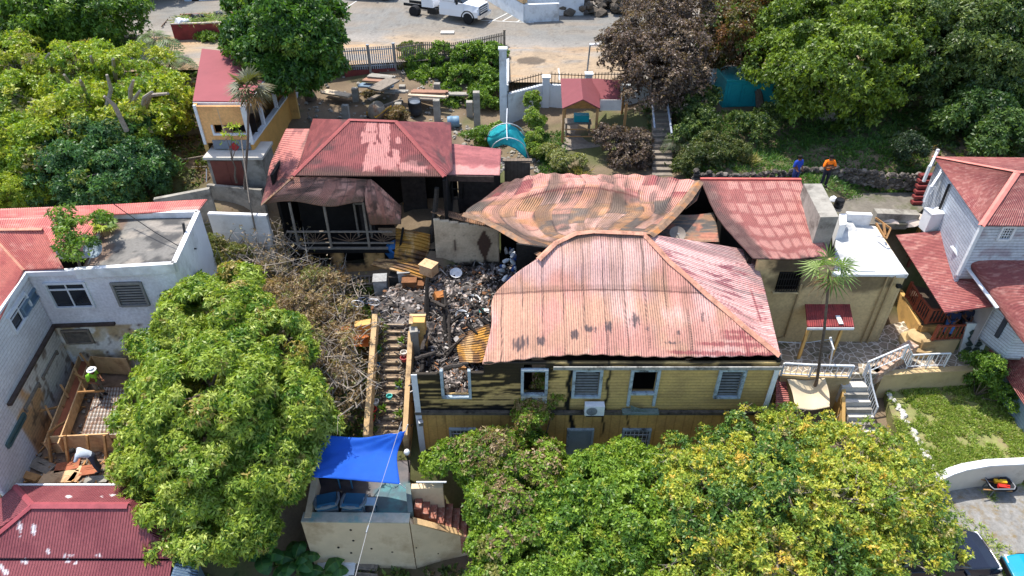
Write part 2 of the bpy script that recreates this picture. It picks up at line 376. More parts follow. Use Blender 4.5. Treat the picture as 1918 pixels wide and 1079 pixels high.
def fan_palm(name, label, base, top, R, n, seed, pal, r=.07, group=None, lean=None, seg=14, lw=.05, tilt=(-.5, 1.2)):
    rng = np.random.RandomState(seed); t = thing(name, label, 'palm tree', base, group); base = np.array(base, float); top = np.array(top, float)
    V = fan_fronds(None, top, n, R, rng, seg, lw, tilt); Fq = np.arange(len(V)).reshape(-1, 4)
    link('crown', npmesh('crown', V, Fq, np.repeat(pick(pal, n, rng), seg, 0)*rng.uniform(.8, 1.2, (n*seg, 1)), 'FACE'), mat_leaf(), t)
    Vd = fan_fronds(None, top-A3(0, 0, .1), 6, R*.85, rng, max(6, seg-4), lw*.8, (-1.35, -.8)); link('dead_fronds', npmesh('dead_fronds', Vd, np.arange(len(Vd)).reshape(-1, 4), np.repeat(pick([(S(150, 126, 92), 2), (S(116, 94, 70), 1)], 6, rng), max(6, seg-4), 0), 'FACE'), mat_leaf(), t)
    m = MB(); m.tube([base-A3(0, 0, .3), base, (base+top)/2+A3(.08, .03, 0), top], [r*1.5, r*1.2, r, r*.9], 8)
    for i in range(0, n, 2):
        az = i*2.4; m.tube([top, top+A3(math.cos(az)*.3, math.sin(az)*.3, .15)*R], [.02, .012], 4)
    m.build('trunk', BARK, t); return t
def feather_palm(name, label, base, top, R, n, seed, pal, r=.08, group=None, cat='palm tree'):
    rng = np.random.RandomState(seed); t = thing(name, label, cat, base, group); base = np.array(base, float); top = np.array(top, float); V = []; cl = []; m = MB()
    for i in range(n):
        az = i*2.39+rng.uniform(-.3, .3); el = rng.uniform(.1, 1.1); h = A3(math.cos(az), math.sin(az), 0); pts = []
        for q in np.linspace(0, 1, 13): pts.append(top+h*R*q*math.cos(el)*(1-.1*q)+A3(0, 0, R*(math.sin(el)*q-.75*q*q)))
        m.tube(pts[::4], [.025, .018, .012, .006], 4); c = pick(pal, 1, rng)[0]; s = A3(-h[1], h[0], 0)
        for j in range(2, 13):
            for sg in (-1, 1):
                d = s*sg+h*.5-A3(0, 0, .35); l = R*.33*math.sin(math.pi*(j/13)**.7)+.08; w = (pts[j]-pts[j-1])*.45
                V.append([pts[j], pts[j]+d*l*.5+w, pts[j]+d*l, pts[j]+d*l*.5-w*.3]); cl.append(c*rng.uniform(.8, 1.2))
    V = np.array(V).reshape(-1, 3)
    link('crown', npmesh('crown', V, np.arange(len(V)).reshape(-1, 4), np.array(cl), 'FACE'), mat_leaf(), t)
    m.tube([base-A3(0, 0, .3), base, (base+top)/2, top], [r*1.5, r*1.2, r, r*.9], 8); m.build('trunk', BARK, t); return t
def scatter_mesh(name, pts, n_leaf, L, W, pal, seed, spread=(.5, 1.4), droop=.1):
    rng = np.random.RandomState(seed); nn = rng.randn(len(pts), 3)*.25+[[0, 0, 1]]
    return leafmesh(name, pts, nn, n_leaf, L, W, pick(pal, len(pts), rng), rng, droop, spread)
GREEN = [(S(98, 130, 44), 3), (S(80, 114, 38), 3), (S(122, 150, 56), 2), (S(58, 90, 32), 1.5)]
MANGO = [(S(150, 169, 66), 4), (S(124, 150, 54), 3), (S(168, 180, 86), 1.8), (S(84, 120, 38), 1.3), (S(166, 150, 84), .4)]
YELLOWG = [(S(182, 184, 76), 3), (S(194, 186, 72), 1.1), (S(150, 166, 66), 3.6), (S(120, 146, 60), 3), (S(208, 178, 80), .4), (S(100, 130, 66), 1.2), (S(170, 160, 104), .7)]
LIME = [(S(160, 174, 50), 3), (S(134, 158, 50), 3), (S(104, 134, 46), 2), (S(174, 178, 70), 1.5), (S(132, 124, 84), .6)]
DARKG = [(S(76, 96, 46), 3), (S(92, 112, 54), 3), (S(120, 136, 70), 1.6), (S(46, 72, 34), 2)]
BROWN = [(S(112, 92, 80), 3), (S(88, 74, 66), 3), (S(140, 122, 106), 1.6), (S(66, 57, 52), 2.5), (S(130, 116, 106), 1)]
DRY = [(S(160, 138, 104), 3), (S(132, 110, 80), 3), (S(176, 158, 122), 1.6), (S(116, 120, 66), 1.2), (S(100, 84, 66), 1.5)]
def pxof(g):
    x, y, z = g[..., 0], g[..., 1], g[..., 2]-CAM_H; d = y*_c-z*_s; v = -(y*_s+z*_c)
    return 959+FPX*x/d, 539.5+FPX*v/d
RNG = np.random.RandomState(11); PR = random.Random(11)
# ---------------- ground and roads ----------------
_ctl = np.array([(-30,8,-1),(-20,10,.3),(-10,10,-2.2),(0,10,-2.2),(8,10,-1.4),(20,10,-.2),(30,10,-.2),(-8,15.4,-1.65),(-1,15.4,-1.8),(-4,15.5,-1.7),(-6,14,-1.8),(-3,13.5,-1.9),(3,18,-.9),(10,18,-.6),(14,18,-.2),(13,21,.2),
 (20,16.5,-.4),(18,13,-.5),(25,13,-.5),(30,14,-.5),(22,17,-.4),(23,18.5,.3),(23.5,21,.8),(23.5,24,1),(16,20,.9),(22,20,.9),(16,22.5,.7),(21,23,.8),(26,22,1.2),(-6,20,.6),(-5.6,24.7,2.6),(-12,18,.8),(-16,18,1.9),(-20,20,2.2),(-24,22,2.4),(-22,14,1.2),(-18,22.8,2.3),
 (-14,22.5,2.2),(-10,26,2.6),(-8,24,2.4),(-12,29.5,3.2),(-14.5,28.5,3.4),(-16.5,33,6.3),(-20,30.5,5.2),(-25,30,5.6),(-20,36,7.3),(-25,40,8.3),(-30,45,8.8),(-35,35,7),(0,24,2.6),(5,24,2.4),(10,24,1.8),(0,30,3.5),(5,30,3.8),(9,29,3.5),
 (14,25,2.3),(18,25,1.9),(18.5,23.5,1.0),(19.5,22.5,.9),(20,25.5,1.8),(19,26.5,2.6),(17.5,28.3,4.4),(18,30.3,7.0),(24,30,7.2),(28,26,6),(14,30.8,7.2),(-9,31,3.6),(-4,32.5,6),(-3,34.5,6.9),(-8,36,6.9),(-6,40,7.2),(-10,42,7.5),(-13,36,7),(-13,42,7.6),(0,41.5,6.9),(-9,45,8),(-9,47.5,8.8),
 (4,36,7.2),(6,36,7.3),(8,33.5,7.2),(10,38,8.3),(12,34,8.1),(16,31.9,8.05),(20,36,8.5),(26,36,8.6),(20,41,8.9),(14,41,8.4),(9,40.5,8.5),(3,42.3,7.1),(7,42.5,7.6),(3,45,8.7),(8,46,8.8),(14,45,9),(0,50,9.2),(0,60,9.8),(-20,60,9.8),(20,60,10.5),
 (-24,48,9),(-22,56,9.5),(-15,50,9.1),(30,45,10),(40,35,9),(40,55,12),(-40,55,10),(-45,40,8),(0,80,11),(40,80,16),(-40,80,12)], float)
def terr(X, Y):
    X = np.asarray(X, float); Y = np.asarray(Y, float)
    d = (X[..., None]-_ctl[:, 0])**2+(Y[..., None]-_ctl[:, 1])**2+2.2
    w = 1/d**2.2; return (w*_ctl[:, 2]).sum(-1)/w.sum(-1)
def ground_mesh():
    xs = np.concatenate([np.linspace(-300, -46, 8), np.arange(-45, 45.1, .6), np.linspace(46, 300, 8)]); ys = np.concatenate([np.linspace(-40, 5, 6), np.arange(6, 66, .6), np.linspace(67, 400, 12)])
    X, Y = np.meshgrid(xs, ys); Z = terr(X, Y)+(fbm(X*.7, Y*.7, 3)-.5)*.25; Z = np.where((Y > 43) & (X > -46) & (X < 31), np.minimum(Z, 8.83+.085*np.maximum(Y-43, 0)-.45), Z)
    nv, nu = X.shape; idx = np.arange(nu*nv).reshape(nv, nu)
    Fq = np.stack([idx[:-1, :-1], idx[:-1, 1:], idx[1:, 1:], idx[1:, :-1]], -1).reshape(-1, 4)
    n = fbm(X*.35, Y*.35, 8); n2 = fbm(X*1.3, Y*1.3, 9)
    c = mixc(S(120, 104, 84), S(84, 88, 52), sst(n, .45, .6)); c = mixc(c, S(92, 78, 64), sst(n2, .5, .75)*.7)
    return npmesh('ground', np.stack([X, Y, Z], -1).reshape(-1, 3), Fq, c.reshape(-1, 3), 'POINT', None, True)
M_TERR = mat_sheet('earth', 0, .95)
tag(link('ground', ground_mesh(), M_TERR), kind='structure')
def flat(name, outline, z, material, thick=.3, kind='structure'):
    m = MB(); m.slab([(p[0], p[1], z if len(p) < 3 else p[2]) for p in outline], thick); return tag(m.build(name, material), kind=kind)
# the street: one gently rising sheet with dusty and tarred patches
def road_col(U, W, g, lu, lv):
    x, y = g[..., 0], g[..., 1]
    c = mixc(S(150, 148, 146), S(168, 152, 132), sst(fbm(x*.25, y*.7, 31), .38, .62)); c = mixc(c, S(186, 158, 126), sst(fbm(x*.16+4, y*1.1, 33), .55, .72)*.8)
    c = mixc(c, S(118, 122, 124), sst(y+x*.1+2*fbm(x*.3, y*.3, 35), 50.5, 53)*.75)
    px, py = pxof(g); d = ((px-995)/26)**2+((py-114)/7)**2
    c = mixc(c, S(92, 84, 76), sst(1.25-d+(fbm(x*4, y*4, 6)-.5)*.8, 0, .4)*.9)
    c = mixc(c, S(120, 112, 102), sst(fbm(x*.9, y*.9, 37), .55, .7)*.35); c = mixc(c, S(84, 82, 80), sst(.012-np.abs(fbm(x*.6, y*.6, 38)-.5), 0, .012)*.5)
    return c*(.78+.2*vnoise(x*9, y*9, 2))[..., None]*np.array([1, .93, .83])
def road_pt(px, py): return PL(px, py, (0, 44.8, 9.0), 0, .085)
rpx = [(-45, 44), (-12, 46.2), (-7, 46.9), (-3.5, 47.6), (-.75, 49.2), (-.6, 43.7), (4, 43.6), (16, 43.6), (30, 45)]; rz_ = lambda y: 9.0+.085*(y-44.8)
rp = [[(x, y, rz_(y)) for x, y in rpx], [(x, 53, rz_(53)) for x, y in rpx], [(x, 75, rz_(75)) for x, y in rpx]]
tag(sheet('road', rp, road_col, None, mat_sheet('asphalt', 0, .9), cell=.25, thick=0, sharp=True), kind='structure')
m = MB()
for a, b in [((915, 43), (950, 25)), ((941, 40), (972, 22)), ((967, 42), (990, 27)), ((900, 38), (1000, 43)), ((640, 20), (668, 2)), ((1046, 128), (1048, 150))]:
    p, q = road_pt(*a), road_pt(*b); m.bar(p+[0, 0, .006], q+[0, 0, .006], .1, .008)
tag(m.build('road_markings', mat('road_paint', S(200, 200, 195), .8, .2, 5)), kind='structure')
# ---------------- the burnt yellow house ----------------
M_PAINT = mat('white_paint', S(214, 216, 218), .6, .1, 4); M_CHAR = mat('charred_wood', S(30, 27, 25), .85, .5, 8, .8, 30)
M_CHARG = mat('ashy_wood', S(66, 60, 55), .9, .5, 9, .8, 30); M_DARK = mat('soot_and_room_shade', S(26, 23, 21), .95, .5, 3)  # soot black of burnt rooms; also stands in for shade inside sound rooms
M_BOARD = mat_sheet('painted_board', 0, .75)
def boardify(m, pitch, axis, dk=.45):              # clapboard joints added to a colour-attribute material
    nt = m.node_tree; p = nt.nodes['Principled BSDF']; tc = nt.nodes.new('ShaderNodeTexCoord'); sx = nt.nodes.new('ShaderNodeSeparateXYZ'); nt.links.new(tc.outputs['UV'], sx.inputs[0])
    fr = _math(nt, 'FRACT', _math(nt, 'DIVIDE', sx.outputs[axis], pitch)); bp = nt.nodes.new('ShaderNodeBump'); bp.inputs['Distance'].default_value = .03; bp.inputs['Strength'].default_value = .8
    nt.links.new(fr, bp.inputs['Height']); nt.links.new(bp.outputs[0], p.inputs['Normal'])
    old = p.inputs['Base Color'].links[0].from_socket; mx = nt.nodes.new('ShaderNodeMix'); mx.data_type = 'RGBA'; mx.blend_type = 'MULTIPLY'
    nt.links.new(_math(nt, 'LESS_THAN', fr, .14), mx.inputs['Factor']); nt.links.new(old, mx.inputs['A']); mx.inputs['B'].default_value = (dk, dk*.95, dk*.92, 1); nt.links.new(mx.outputs['Result'], p.inputs['Base Color'])
boardify(M_BOARD, .17, 1, .6)
M_PLANK = mat_sheet('painted_vertical_board', 0, .75); boardify(M_PLANK, .4, 0, .82)
M_STAIN = mat_sheet('stained_plaster', 0, .9)
M_PLASTER = mat('beige_plaster', S(196, 172, 128), .85, .1, 1.2, .15, 30, dirt=S(160, 134, 96))
M_OCHRE = mat('ochre_plaster', S(206, 164, 98), .85, .12, 1.5, .15, 30, dirt=S(150, 118, 78))
M_CONC = mat('weathered_concrete', S(150, 145, 135), .9, .25, 2, .3, 30, dirt=S(96, 90, 82))
M_WHITE = mat('whitewash', S(226, 226, 226), .8, .06, 1, .1, 20, dirt=S(188, 186, 184))
M_WOOD = mat('raw_timber', S(172, 128, 82), .8, .25, 4, .3, 30); M_GREYW = mat('grey_timber', S(128, 118, 106), .85, .3, 5, .4, 30)
M_BLACK = mat('black_iron', S(34, 34, 36), .5, .2, 5, metal=.3); M_STEEL = mat('galvanised_steel', S(150, 154, 158), .45, .2, 4, metal=.6)
YEL = thing('burnt_house', 'yellow clapboard house with sooty window openings under the large warped pink roof', 'house', (3.3, 20.3, -.4))
x0, x1, YF = -4.12, 10.9, 20.3
def U_(px, py): return PY(px, py, YF)[0]-x0
def Z_(px, py): return PY(px, py, YF)[2]
up = [(U_(831, 715), U_(877, 715), Z_(850, 740), 5.9), (U_(981, 710), U_(1021, 710), Z_(1000, 735), Z_(1000, 683)), (U_(1077, 715), U_(1122, 715), Z_(1100, 739), Z_(1100, 691)), (U_(1185, 710), U_(1229, 710), Z_(1205, 733), Z_(1205, 687)), (U_(1347, 715), U_(1387, 715), Z_(1367, 740), Z_(1367, 690))]
def ycol(U, Z):
    c = mixc(S(206, 174, 112), S(188, 158, 104), sst(fbm(U*1.2, Z*3, 41), .4, .65)); n = fbm(U*1.1, Z*11, 42); n2 = fbm(U*5, Z*5, 44)
    soot = np.zeros_like(U)
    for o in up: cx, w = (o[0]+o[1])/2, (o[1]-o[0])/2; soot = np.maximum(soot, sst(1.15-np.abs(U-cx)/(w+.45)+(n2-.5)*.5, 0, .45)*sst(Z, o[3]-.12, o[3]+.05)*sst(5.95-Z, -.2, .2))
    lo = sst(8.6-U, 0, 4); soot = np.maximum(soot, np.maximum(sst(n*1.1*lo+.36*sst(Z, 4.4, 5.6)*lo+.14*sst(2.2-U, 0, 2)+.1*n2, .57, .72)*.96, sst(Z, 5.1, 5.6)*sst(U, 2.0, 2.9)*sst(5.4-U, 0, 1.4)*.95))
    soot = np.maximum(soot, sst(Z, 5.55, 5.85)*sst(n, .35, .6)*.9)
    soot = np.maximum(soot, sst(.35-(Z-3.13)+(n-.5)*.5, 0, .2)*sst(8.0-U, -.2, 2.5))
    for ux, w in ((U_(1139, 720), .06), (U_(1065, 745), .1)): soot = np.maximum(soot, sst(w+.05*n2-np.abs(U-ux-.05*np.sin(Z*5)), 0, .05))
    return mixc(c, S(22, 20, 19), soot)
def ykeep(u, z): return ~((u < U_(905, 683)) & (z > 5.35+.35*(vnoise(u*3, u*0, 4)-.5)-.3*sst(u, 1.2, 2.0)*sst(2.6-u, 0, .4)))
wallgrid('wall', (x0, YF), (x1, YF), 3.14, 5.86, ycol, YEL, M_BOARD, up, keep=ykeep)
lowo = [(U_(846, 815), U_(888, 815), Z_(866, 836), Z_(866, 802)), (U_(1168, 815), U_(1214, 815), Z_(1190, 842), Z_(1190, 803)), (U_(1064, 830), U_(1106, 830), -.4, Z_(1085, 803))]
def ylow(U, Z):
    c = mixc(S(212, 168, 96), S(192, 150, 88), sst(fbm(U, Z, 45), .4, .65)); n = fbm(U*4, Z*.7, 46)
    s = sst(n, .6, .8)*sst(Z, 1.5, 3)*.5
    for ux, w in ((U_(1071, 790), .13), (U_(1130, 790), .07), (U_(1176, 790), .06)): s = np.maximum(s, sst(w-np.abs(U-ux-.06*np.sin(Z*4)), 0, .05)*sst(Z, 1.2, 1.9))
    return mixc(c, S(24, 21, 19), s)
wallgrid('wall', (x0, YF), (x1, YF), -.5, 2.98, ylow, YEL, M_PLANK, lowo)
m = MB(); m.box(((x0+x1)/2, YF-.06, 3.06), (x1-x0+.1, .2, .16)); m.build('storey_beam', mat('scorched_beam', S(92, 84, 74), .85, .5, 3, dirt=S(24, 22, 20)), YEL)
def side_col(U, Z): return mixc(S(190, 164, 104), S(26, 23, 21), sst(fbm(U*1.5, Z*4, 48)+.3*sst(Z, 3, 5), .45, .6))
wallgrid('wall', (x1, YF+.02), (x1, 25.0), -.4, 6.1, side_col, YEL, M_BOARD)
wallgrid('wall', (x0, 24.0), (x0, YF+.02), -.4, 4.2, lambda U, Z: mixc(S(200, 160, 92), S(30, 26, 24), sst(fbm(U*1.5, Z*2, 49)+.35*sst(Z, 2, 4), .4, .6)), YEL, M_BOARD, keep=lambda u, z: z < 3.3+.9*vnoise(u*2, u*0, 6))
for c_, d_ in (((x0+.1, YF-.12, 4.2), (.24, .05, 2.3)), ((x0+.1, YF-.12, 1.25), (.26, .06, 3.4)), ((x1-.1, YF-.11, 4.4), (.2, .05, 2.7))): part('corner_board', M_PAINT, YEL, lambda m: m.box(c_, d_))
part('floor', M_DARK, YEL, lambda m: m.box((3.4, 22.8, 3.0), (14.6, 4.8, .16)))
part('inner_wall', M_DARK, YEL, lambda m: (m.box((5.6, 25.2, 4.6), (10.4, .12, 3.0)), m.box((0.2, 22.9, 4.3), (.12, 4.3, 2.3)), m.box((6.9, 22.9, 4.6), (.12, 4.3, 2.8))))
part('eave_board', mat('sooty_white', S(150, 148, 142), .8, .4, 3, dirt=S(40, 36, 33)), YEL, lambda m: m.box(((U_(1020, 690)+x0+x1)/2+.2, YF-.13, 5.72), (x1-U_(1020, 690)-x0-.3, .06, .16)))
FR = mat('pale_frame', S(160, 174, 182), .7, .2, 5, dirt=S(62, 62, 62))
for i, o in enumerate(up):
    a, b, zb, zt = x0+o[0], x0+o[1], o[2], min(o[3], 5.5)
    m = MB()
    for xx in (a-.06, b+.06): m.box((xx, YF-.05, (zb+zt)/2), (.12, .16, zt-zb+(1.0 if i == 3 else .1)) if i != 3 else (.12, .16, zt-zb)); 
    m.box(((a+b)/2, YF-.05, zb-.05), (b-a+.24, .18, .1)); 
    if i: m.box(((a+b)/2, YF-.05, zt+.05), (b-a+.24, .14, .1))
    if i == 3:
        for xx in (a-.06, b+.06): m.box((xx, YF-.06, zb-.42), (.12, .1, .75))
    f = m.build('window' if i != 3 else 'door', FR, YEL); f['label'] = ['burnt out window frame open to the sky', 'charred opening boarded up at its foot', 'half broken louvred window above the air conditioner', 'black door opening with torn sill', 'closed louvred window at the right end'][i]
    if i in (2, 4):
        s = MB(); n = 9
        for j in range(n):
            z = zb+(zt-zb)*(j+.5)/n
            if i == 2 and j > 7: 
                if j in (8, 10): s.box(((a+b)/2-.1, YF-.0, z), (b-a-.1, .09, .03), 0, RX(30), RX(18))
                continue
            s.box(((a+b)/2, YF, z), (b-a-.04, .08, .03), 0, RX(25))
        s.build('louvre', mat('louvre_slat', S(118, 120, 116), .7, .25, 5), f)
    if i == 1:
        s = MB()
        for j in range(3): s.box(((a+b)/2, YF-.1, zb-.16-.17*j), (b-a+.2, .04, .15), 0, 0, RX(PR.uniform(-3, 3)))
        s.build('plank', mat('pale_plank', S(170, 168, 160), .8, .2, 5), f)
    if i == 3:
        s = MB(); s.box(((a+b)/2, YF-.2, 3.24), (1.55, .3, .1)); 
        for j in range(9): s.bar((a+.1*PR.random(), YF-.2, 3.6), (a+.1+j*.1, YF-.25, 3.25), .025)
        s.build('broken_sill', mat('greenish_board', S(104, 118, 112), .8, .3, 5), f)
for i, o in enumerate(lowo):
    a, b, zb, zt = x0+o[0], x0+o[1], o[2], o[3]; m = MB()
    for xx in (a-.04, b+.04): m.box((xx, YF-.05, (zb+zt)/2), (.1, .14, zt-zb+.1))
    for zz in (zb, zt): m.box(((a+b)/2, YF-.05, zz), (b-a+.18, .15, .09))
    f = m.build('window' if i < 2 else 'door', FR, YEL)
    s = MB()
    if i < 2:
        for j in range(7): s.box(((a+b)/2, YF+.03, zb+(zt-zb)*(j+.5)/7), (b-a-.06, .07, .03), 0, RX(35))
        s.build('louvre', mat('louvre_slat', S(118, 120, 116)), f)
        w = MB()
        for j in range(6): w.box((a+(b-a)*(j+.5)/6, YF-.1, (zb+zt)/2), (.02, .02, zt-zb))
        for zz in (.2, .5, .8): w.box(((a+b)/2, YF-.1, zb+(zt-zb)*zz), (b-a, .02, .02))
        w.build('grille', M_PAINT, f)
    else: s.box(((a+b)/2, YF+.03, (zb+zt)/2), (b-a, .06, zt-zb)); s.build('door_leaf', mat('pale_blue_door', S(150, 164, 172), .6, .1, 4), f)
part('room_shadow', M_DARK, YEL, lambda m: m.box((3.4, 21.4, 1.2), (14, .1, 3.4)))  # dark panel standing in for the shade behind the lower openings
SAL, ORA, GRY, RED, PNK, DRS = S(214, 152, 136), S(210, 158, 132), S(124, 112, 104), S(150, 76, 76), S(226, 184, 176), S(64, 52, 50)
def rp_(px, py, dz=0): return PL(px, py, (0, 20.05, 5.95), 0, .6, dz)
def seam(x, pitch, w, ph=0): d = np.abs(((x+ph) % pitch)-pitch/2); return sst(w-d, 0, w)
def main_col(U, W, g, lu, lv):
    px, py = pxof(g); x = g[..., 0]; n = fbm(x*.8, W*3, 51); st = fbm(x*9, W*1.4, 52); n3 = fbm(x*11, W*9, 53)
    c = mixc(SAL, ORA, sst(n+.25*sst(.45-U, 0, .4), .45, .65)); c = mixc(c, PNK, sst(fbm(x*.5+9, W*2, 54)+.2*U, .52, .72)*.7); c = c*(.84+.3*st)[..., None]
    tone = np.floor((x+.1)/.86+.25*(W > .47)); c = c*(.94+.1*vnoise(tone*7.7, np.floor(W*2.1)*3.3, 5))[..., None]; c = mixc(c, S(150, 118, 96), sst(fbm(x*2.2, W*1.5, 58), .52, .75)*.45)
    c = mixc(c, DRS, seam(x+.02*np.sin(W*20), .86, .045)*sst(fbm(x*1.3, W*3, 57), .32, .55)*.95)
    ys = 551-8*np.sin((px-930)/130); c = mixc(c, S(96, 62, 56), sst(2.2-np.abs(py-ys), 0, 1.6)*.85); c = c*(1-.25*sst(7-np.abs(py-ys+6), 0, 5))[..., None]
    rb = .5+.5*np.sin(x*2*np.pi/.2)
    for a, b, w, h in ((975, 642, 19, 20), (1014, 639, 13, 10), (1078, 627, 12, 12), (1102, 616, 20, 9), (1140, 612, 10, 14), (1189, 600, 12, 21), (1212, 615, 4, 10), (1317, 592, 5, 17), (1271, 623, 5, 5), (1260, 642, 18, 4)):
        c = mixc(c, S(84, 72, 74), sst(.95-((px-a)/w)**2-((py-b)/h)**2+(n3-.5)*1.6-(1-rb)*.7, 0, .35)*.9)
    for yy, xa, xb, h in ((621, 1340, 1420, 4), (631, 1340, 1445, 5), (643, 1295, 1460, 5), (659, 1240, 1460, 5)):
        c = mixc(c, S(158, 84, 84), sst(h-np.abs(py-yy-.03*(px-xa))+(n3-.5)*9, 0, 2)*sst(px, xa, xa+25)*.85)
    for xx in (1395, 1435): c = mixc(c, S(158, 84, 84), sst(5-np.abs(px-xx-(py-640)*.35)+(n3-.5)*6, 0, 2)*sst(py, 612, 620)*.8)
    c = mixc(c, S(120, 92, 78), sst(1-W*9+(n-.4)*1.2, .2, .7)*.8)
    return c
fr0 = [[(1075,436),(1118,434),(1160,434),(1205,437)], [(1003,486),(1085,487),(1165,487),(1255,490)], [(928,548),(1045,545),(1180,548),(1325,552)], [(920,612),(1050,610),(1200,610),(1395,612)], [(903,683),(1070,665),(1250,669),(1461,666)]]
dz0 = [[0, 0, 0, 0], [-.1, .05, .0, 0], [-.45, -.2, -.2, -.1], [-.3, .0, .05, 0], [-.25, 0.05, 0, 0]]
FR3 = [[rp_(*q, d) for q, d in zip(r, e)] for r, e in zip(fr0, dz0)]
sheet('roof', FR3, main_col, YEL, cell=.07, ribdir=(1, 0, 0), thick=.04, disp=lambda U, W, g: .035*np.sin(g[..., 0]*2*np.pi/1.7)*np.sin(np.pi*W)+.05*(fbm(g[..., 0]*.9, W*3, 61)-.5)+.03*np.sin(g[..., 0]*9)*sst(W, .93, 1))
hip = [FR3[i][3] for i in range(5)]; eR = [P(1412, 470, 7.4), P(1424, 510, 7.05), P(1437, 560, 6.65), P(1449, 612, 6.3), hip[4]+[.02, 0, 0]]
mid = [P(1310, 453, 8.15), P(1345, 503, 7.62), P(1388, 556, 6.9), P(1422, 612, 6.42), hip[4]+[.01, 0, 0]]
def right_col(U, W, g, lu, lv):
    px, py = pxof(g); y = g[..., 1]; n = fbm(U*2, y*7, 63); n2 = fbm(U*5, y*3, 64)
    c = mixc(S(216, 160, 154), PNK, sst(n, .4, .6)); c = mixc(c, S(196, 140, 132), sst(fbm(U*.8, y*14, 65), .5, .7)); c = mixc(c, S(126, 108, 106), sst(fbm(U*1.5, y*3, 66)*1.1-.25*W, .48, .62)*.6)
    c = mixc(c, S(150, 84, 90), sst(n2*fbm(U*1.2+3, y*9, 67), .34, .42)*.8)
    for a, b, w, h in ((1395, 470, 12, 3), (1345, 517, 12, 2.5), (1360, 500, 16, 3), (1362, 525, 15, 3)): c = mixc(c, S(140, 80, 88), sst(1-((px-a)/w)**2-((py-b)/h)**2+(n2-.5)*1.5, 0, .4)*.8)
    c = mixc(c, S(150, 80, 82), sst(3-np.abs(px-1412-(py-560)*.32), 0, 2)*sst(py, 540, 550)*sst(606-py, 0, 5)*.8)
    return c
sheet('roof', [[hip[i], mid[i], eR[i]] for i in range(5)], right_col, YEL, cell=.08, ribdir=(0, 1, 0), thick=.04, disp=lambda U, W, g: .05*np.sin(U*3.1)*(fbm(U*2, W*5, 68)-.3)*(1-W))
RC = mat('ridge_cap', S(196, 140, 116), .65, .25, 4, dirt=S(140, 100, 80)); RC2 = mat('rusty_ridge_cap', S(128, 102, 82), .75, .35, 4, dirt=S(180, 120, 70))
def cap(pts, w, name='ridge_cap', parent=YEL, material=RC):
    m = MB(); pts = [np.array(p)+[0, 0, .05] for p in pts]
    V = []; F = []
    for i, p in enumerate(pts):
        d = pts[min(i+1, len(pts)-1)]-pts[max(i-1, 0)]; s = np.cross(d, [0, 0, 1]); s /= np.linalg.norm(s); V += [p-s*w-[0, 0, w*.45], p, p+s*w-[0, 0, w*.45]]
    for i in range(len(pts)-1):
        for k in (0, 1): F.append((i*3+k, i*3+k+1, i*3+k+4, i*3+k+3))
    m.add(V, F); o = m.build(name, material, parent); md = o.modifiers.new('thickness', 'SOLIDIFY'); md.thickness = .02; return o
cap([rp_(1008, 486, .05), rp_(1040, 455, .05), rp_(1078, 437, .05), rp_(1112, 433, .05), rp_(1205, 437, .05)], .14)
_h = spline_grid([[h] for h in hip]+[], 1, 12)[:, 0] if False else [hip[0], (hip[0]+hip[1])/2+[0, 0, .02], hip[1], (hip[1]+hip[2])/2+[0, 0, .03], hip[2], (hip[2]+hip[3])/2+[0, 0, .03], hip[3], hip[4]]
cap(_h, .15)
part('gable_fill', M_CHAR, YEL, lambda m: m.wall((0.2, 25.15), (10.8, 25.15), 5.9, 8.5, .1, 6.9))
ac = thing('air_conditioner', 'white air conditioner unit with round fan grille on the yellow wall below the broken louvres', 'air conditioner', (U_(1112, 755)+x0, YF-.25, Z_(1112, 768)))
cx, cz = U_(1112, 755)+x0, (Z_(1112, 743)+Z_(1112, 768))/2
part('casing', M_PAINT, ac, lambda m: m.box((cx, YF-.3, cz), (.82, .3, .56)))
part('fan_grille', mat('grey_grille', S(120, 124, 128), .5, .2, 20), ac, lambda m: (m.lathe((cx-.12, YF-.46, cz), [(.23, 0), (.23, .02), (.2, .03), (.03, .03)], 20, (0, -1, 0)), [m.bar((cx-.12, YF-.495, cz), (cx-.12+.22*math.cos(a), YF-.495, cz+.22*math.sin(a)), .012) for a in np.linspace(0, 6.0, 14)]))
part('bracket', M_BLACK, ac, lambda m: m.box((cx, YF-.28, cz-.31), (.7, .36, .05)))
sp = PY(790, 783, YF); t = thing('flood_light', 'small grey flood light on the white corner board of the yellow house', 'lamp', (sp[0], YF-.2, sp[2]-.2))
part('housing', M_STEEL, t, lambda m: m.box((sp[0], YF-.3, sp[2]), (.2, .14, .3), .2, .3)); part('arm', M_STEEL, t, lambda m: m.bar((sp[0]-.1, YF-.15, sp[2]+.08), (sp[0], YF-.3, sp[2]+.05), .04))
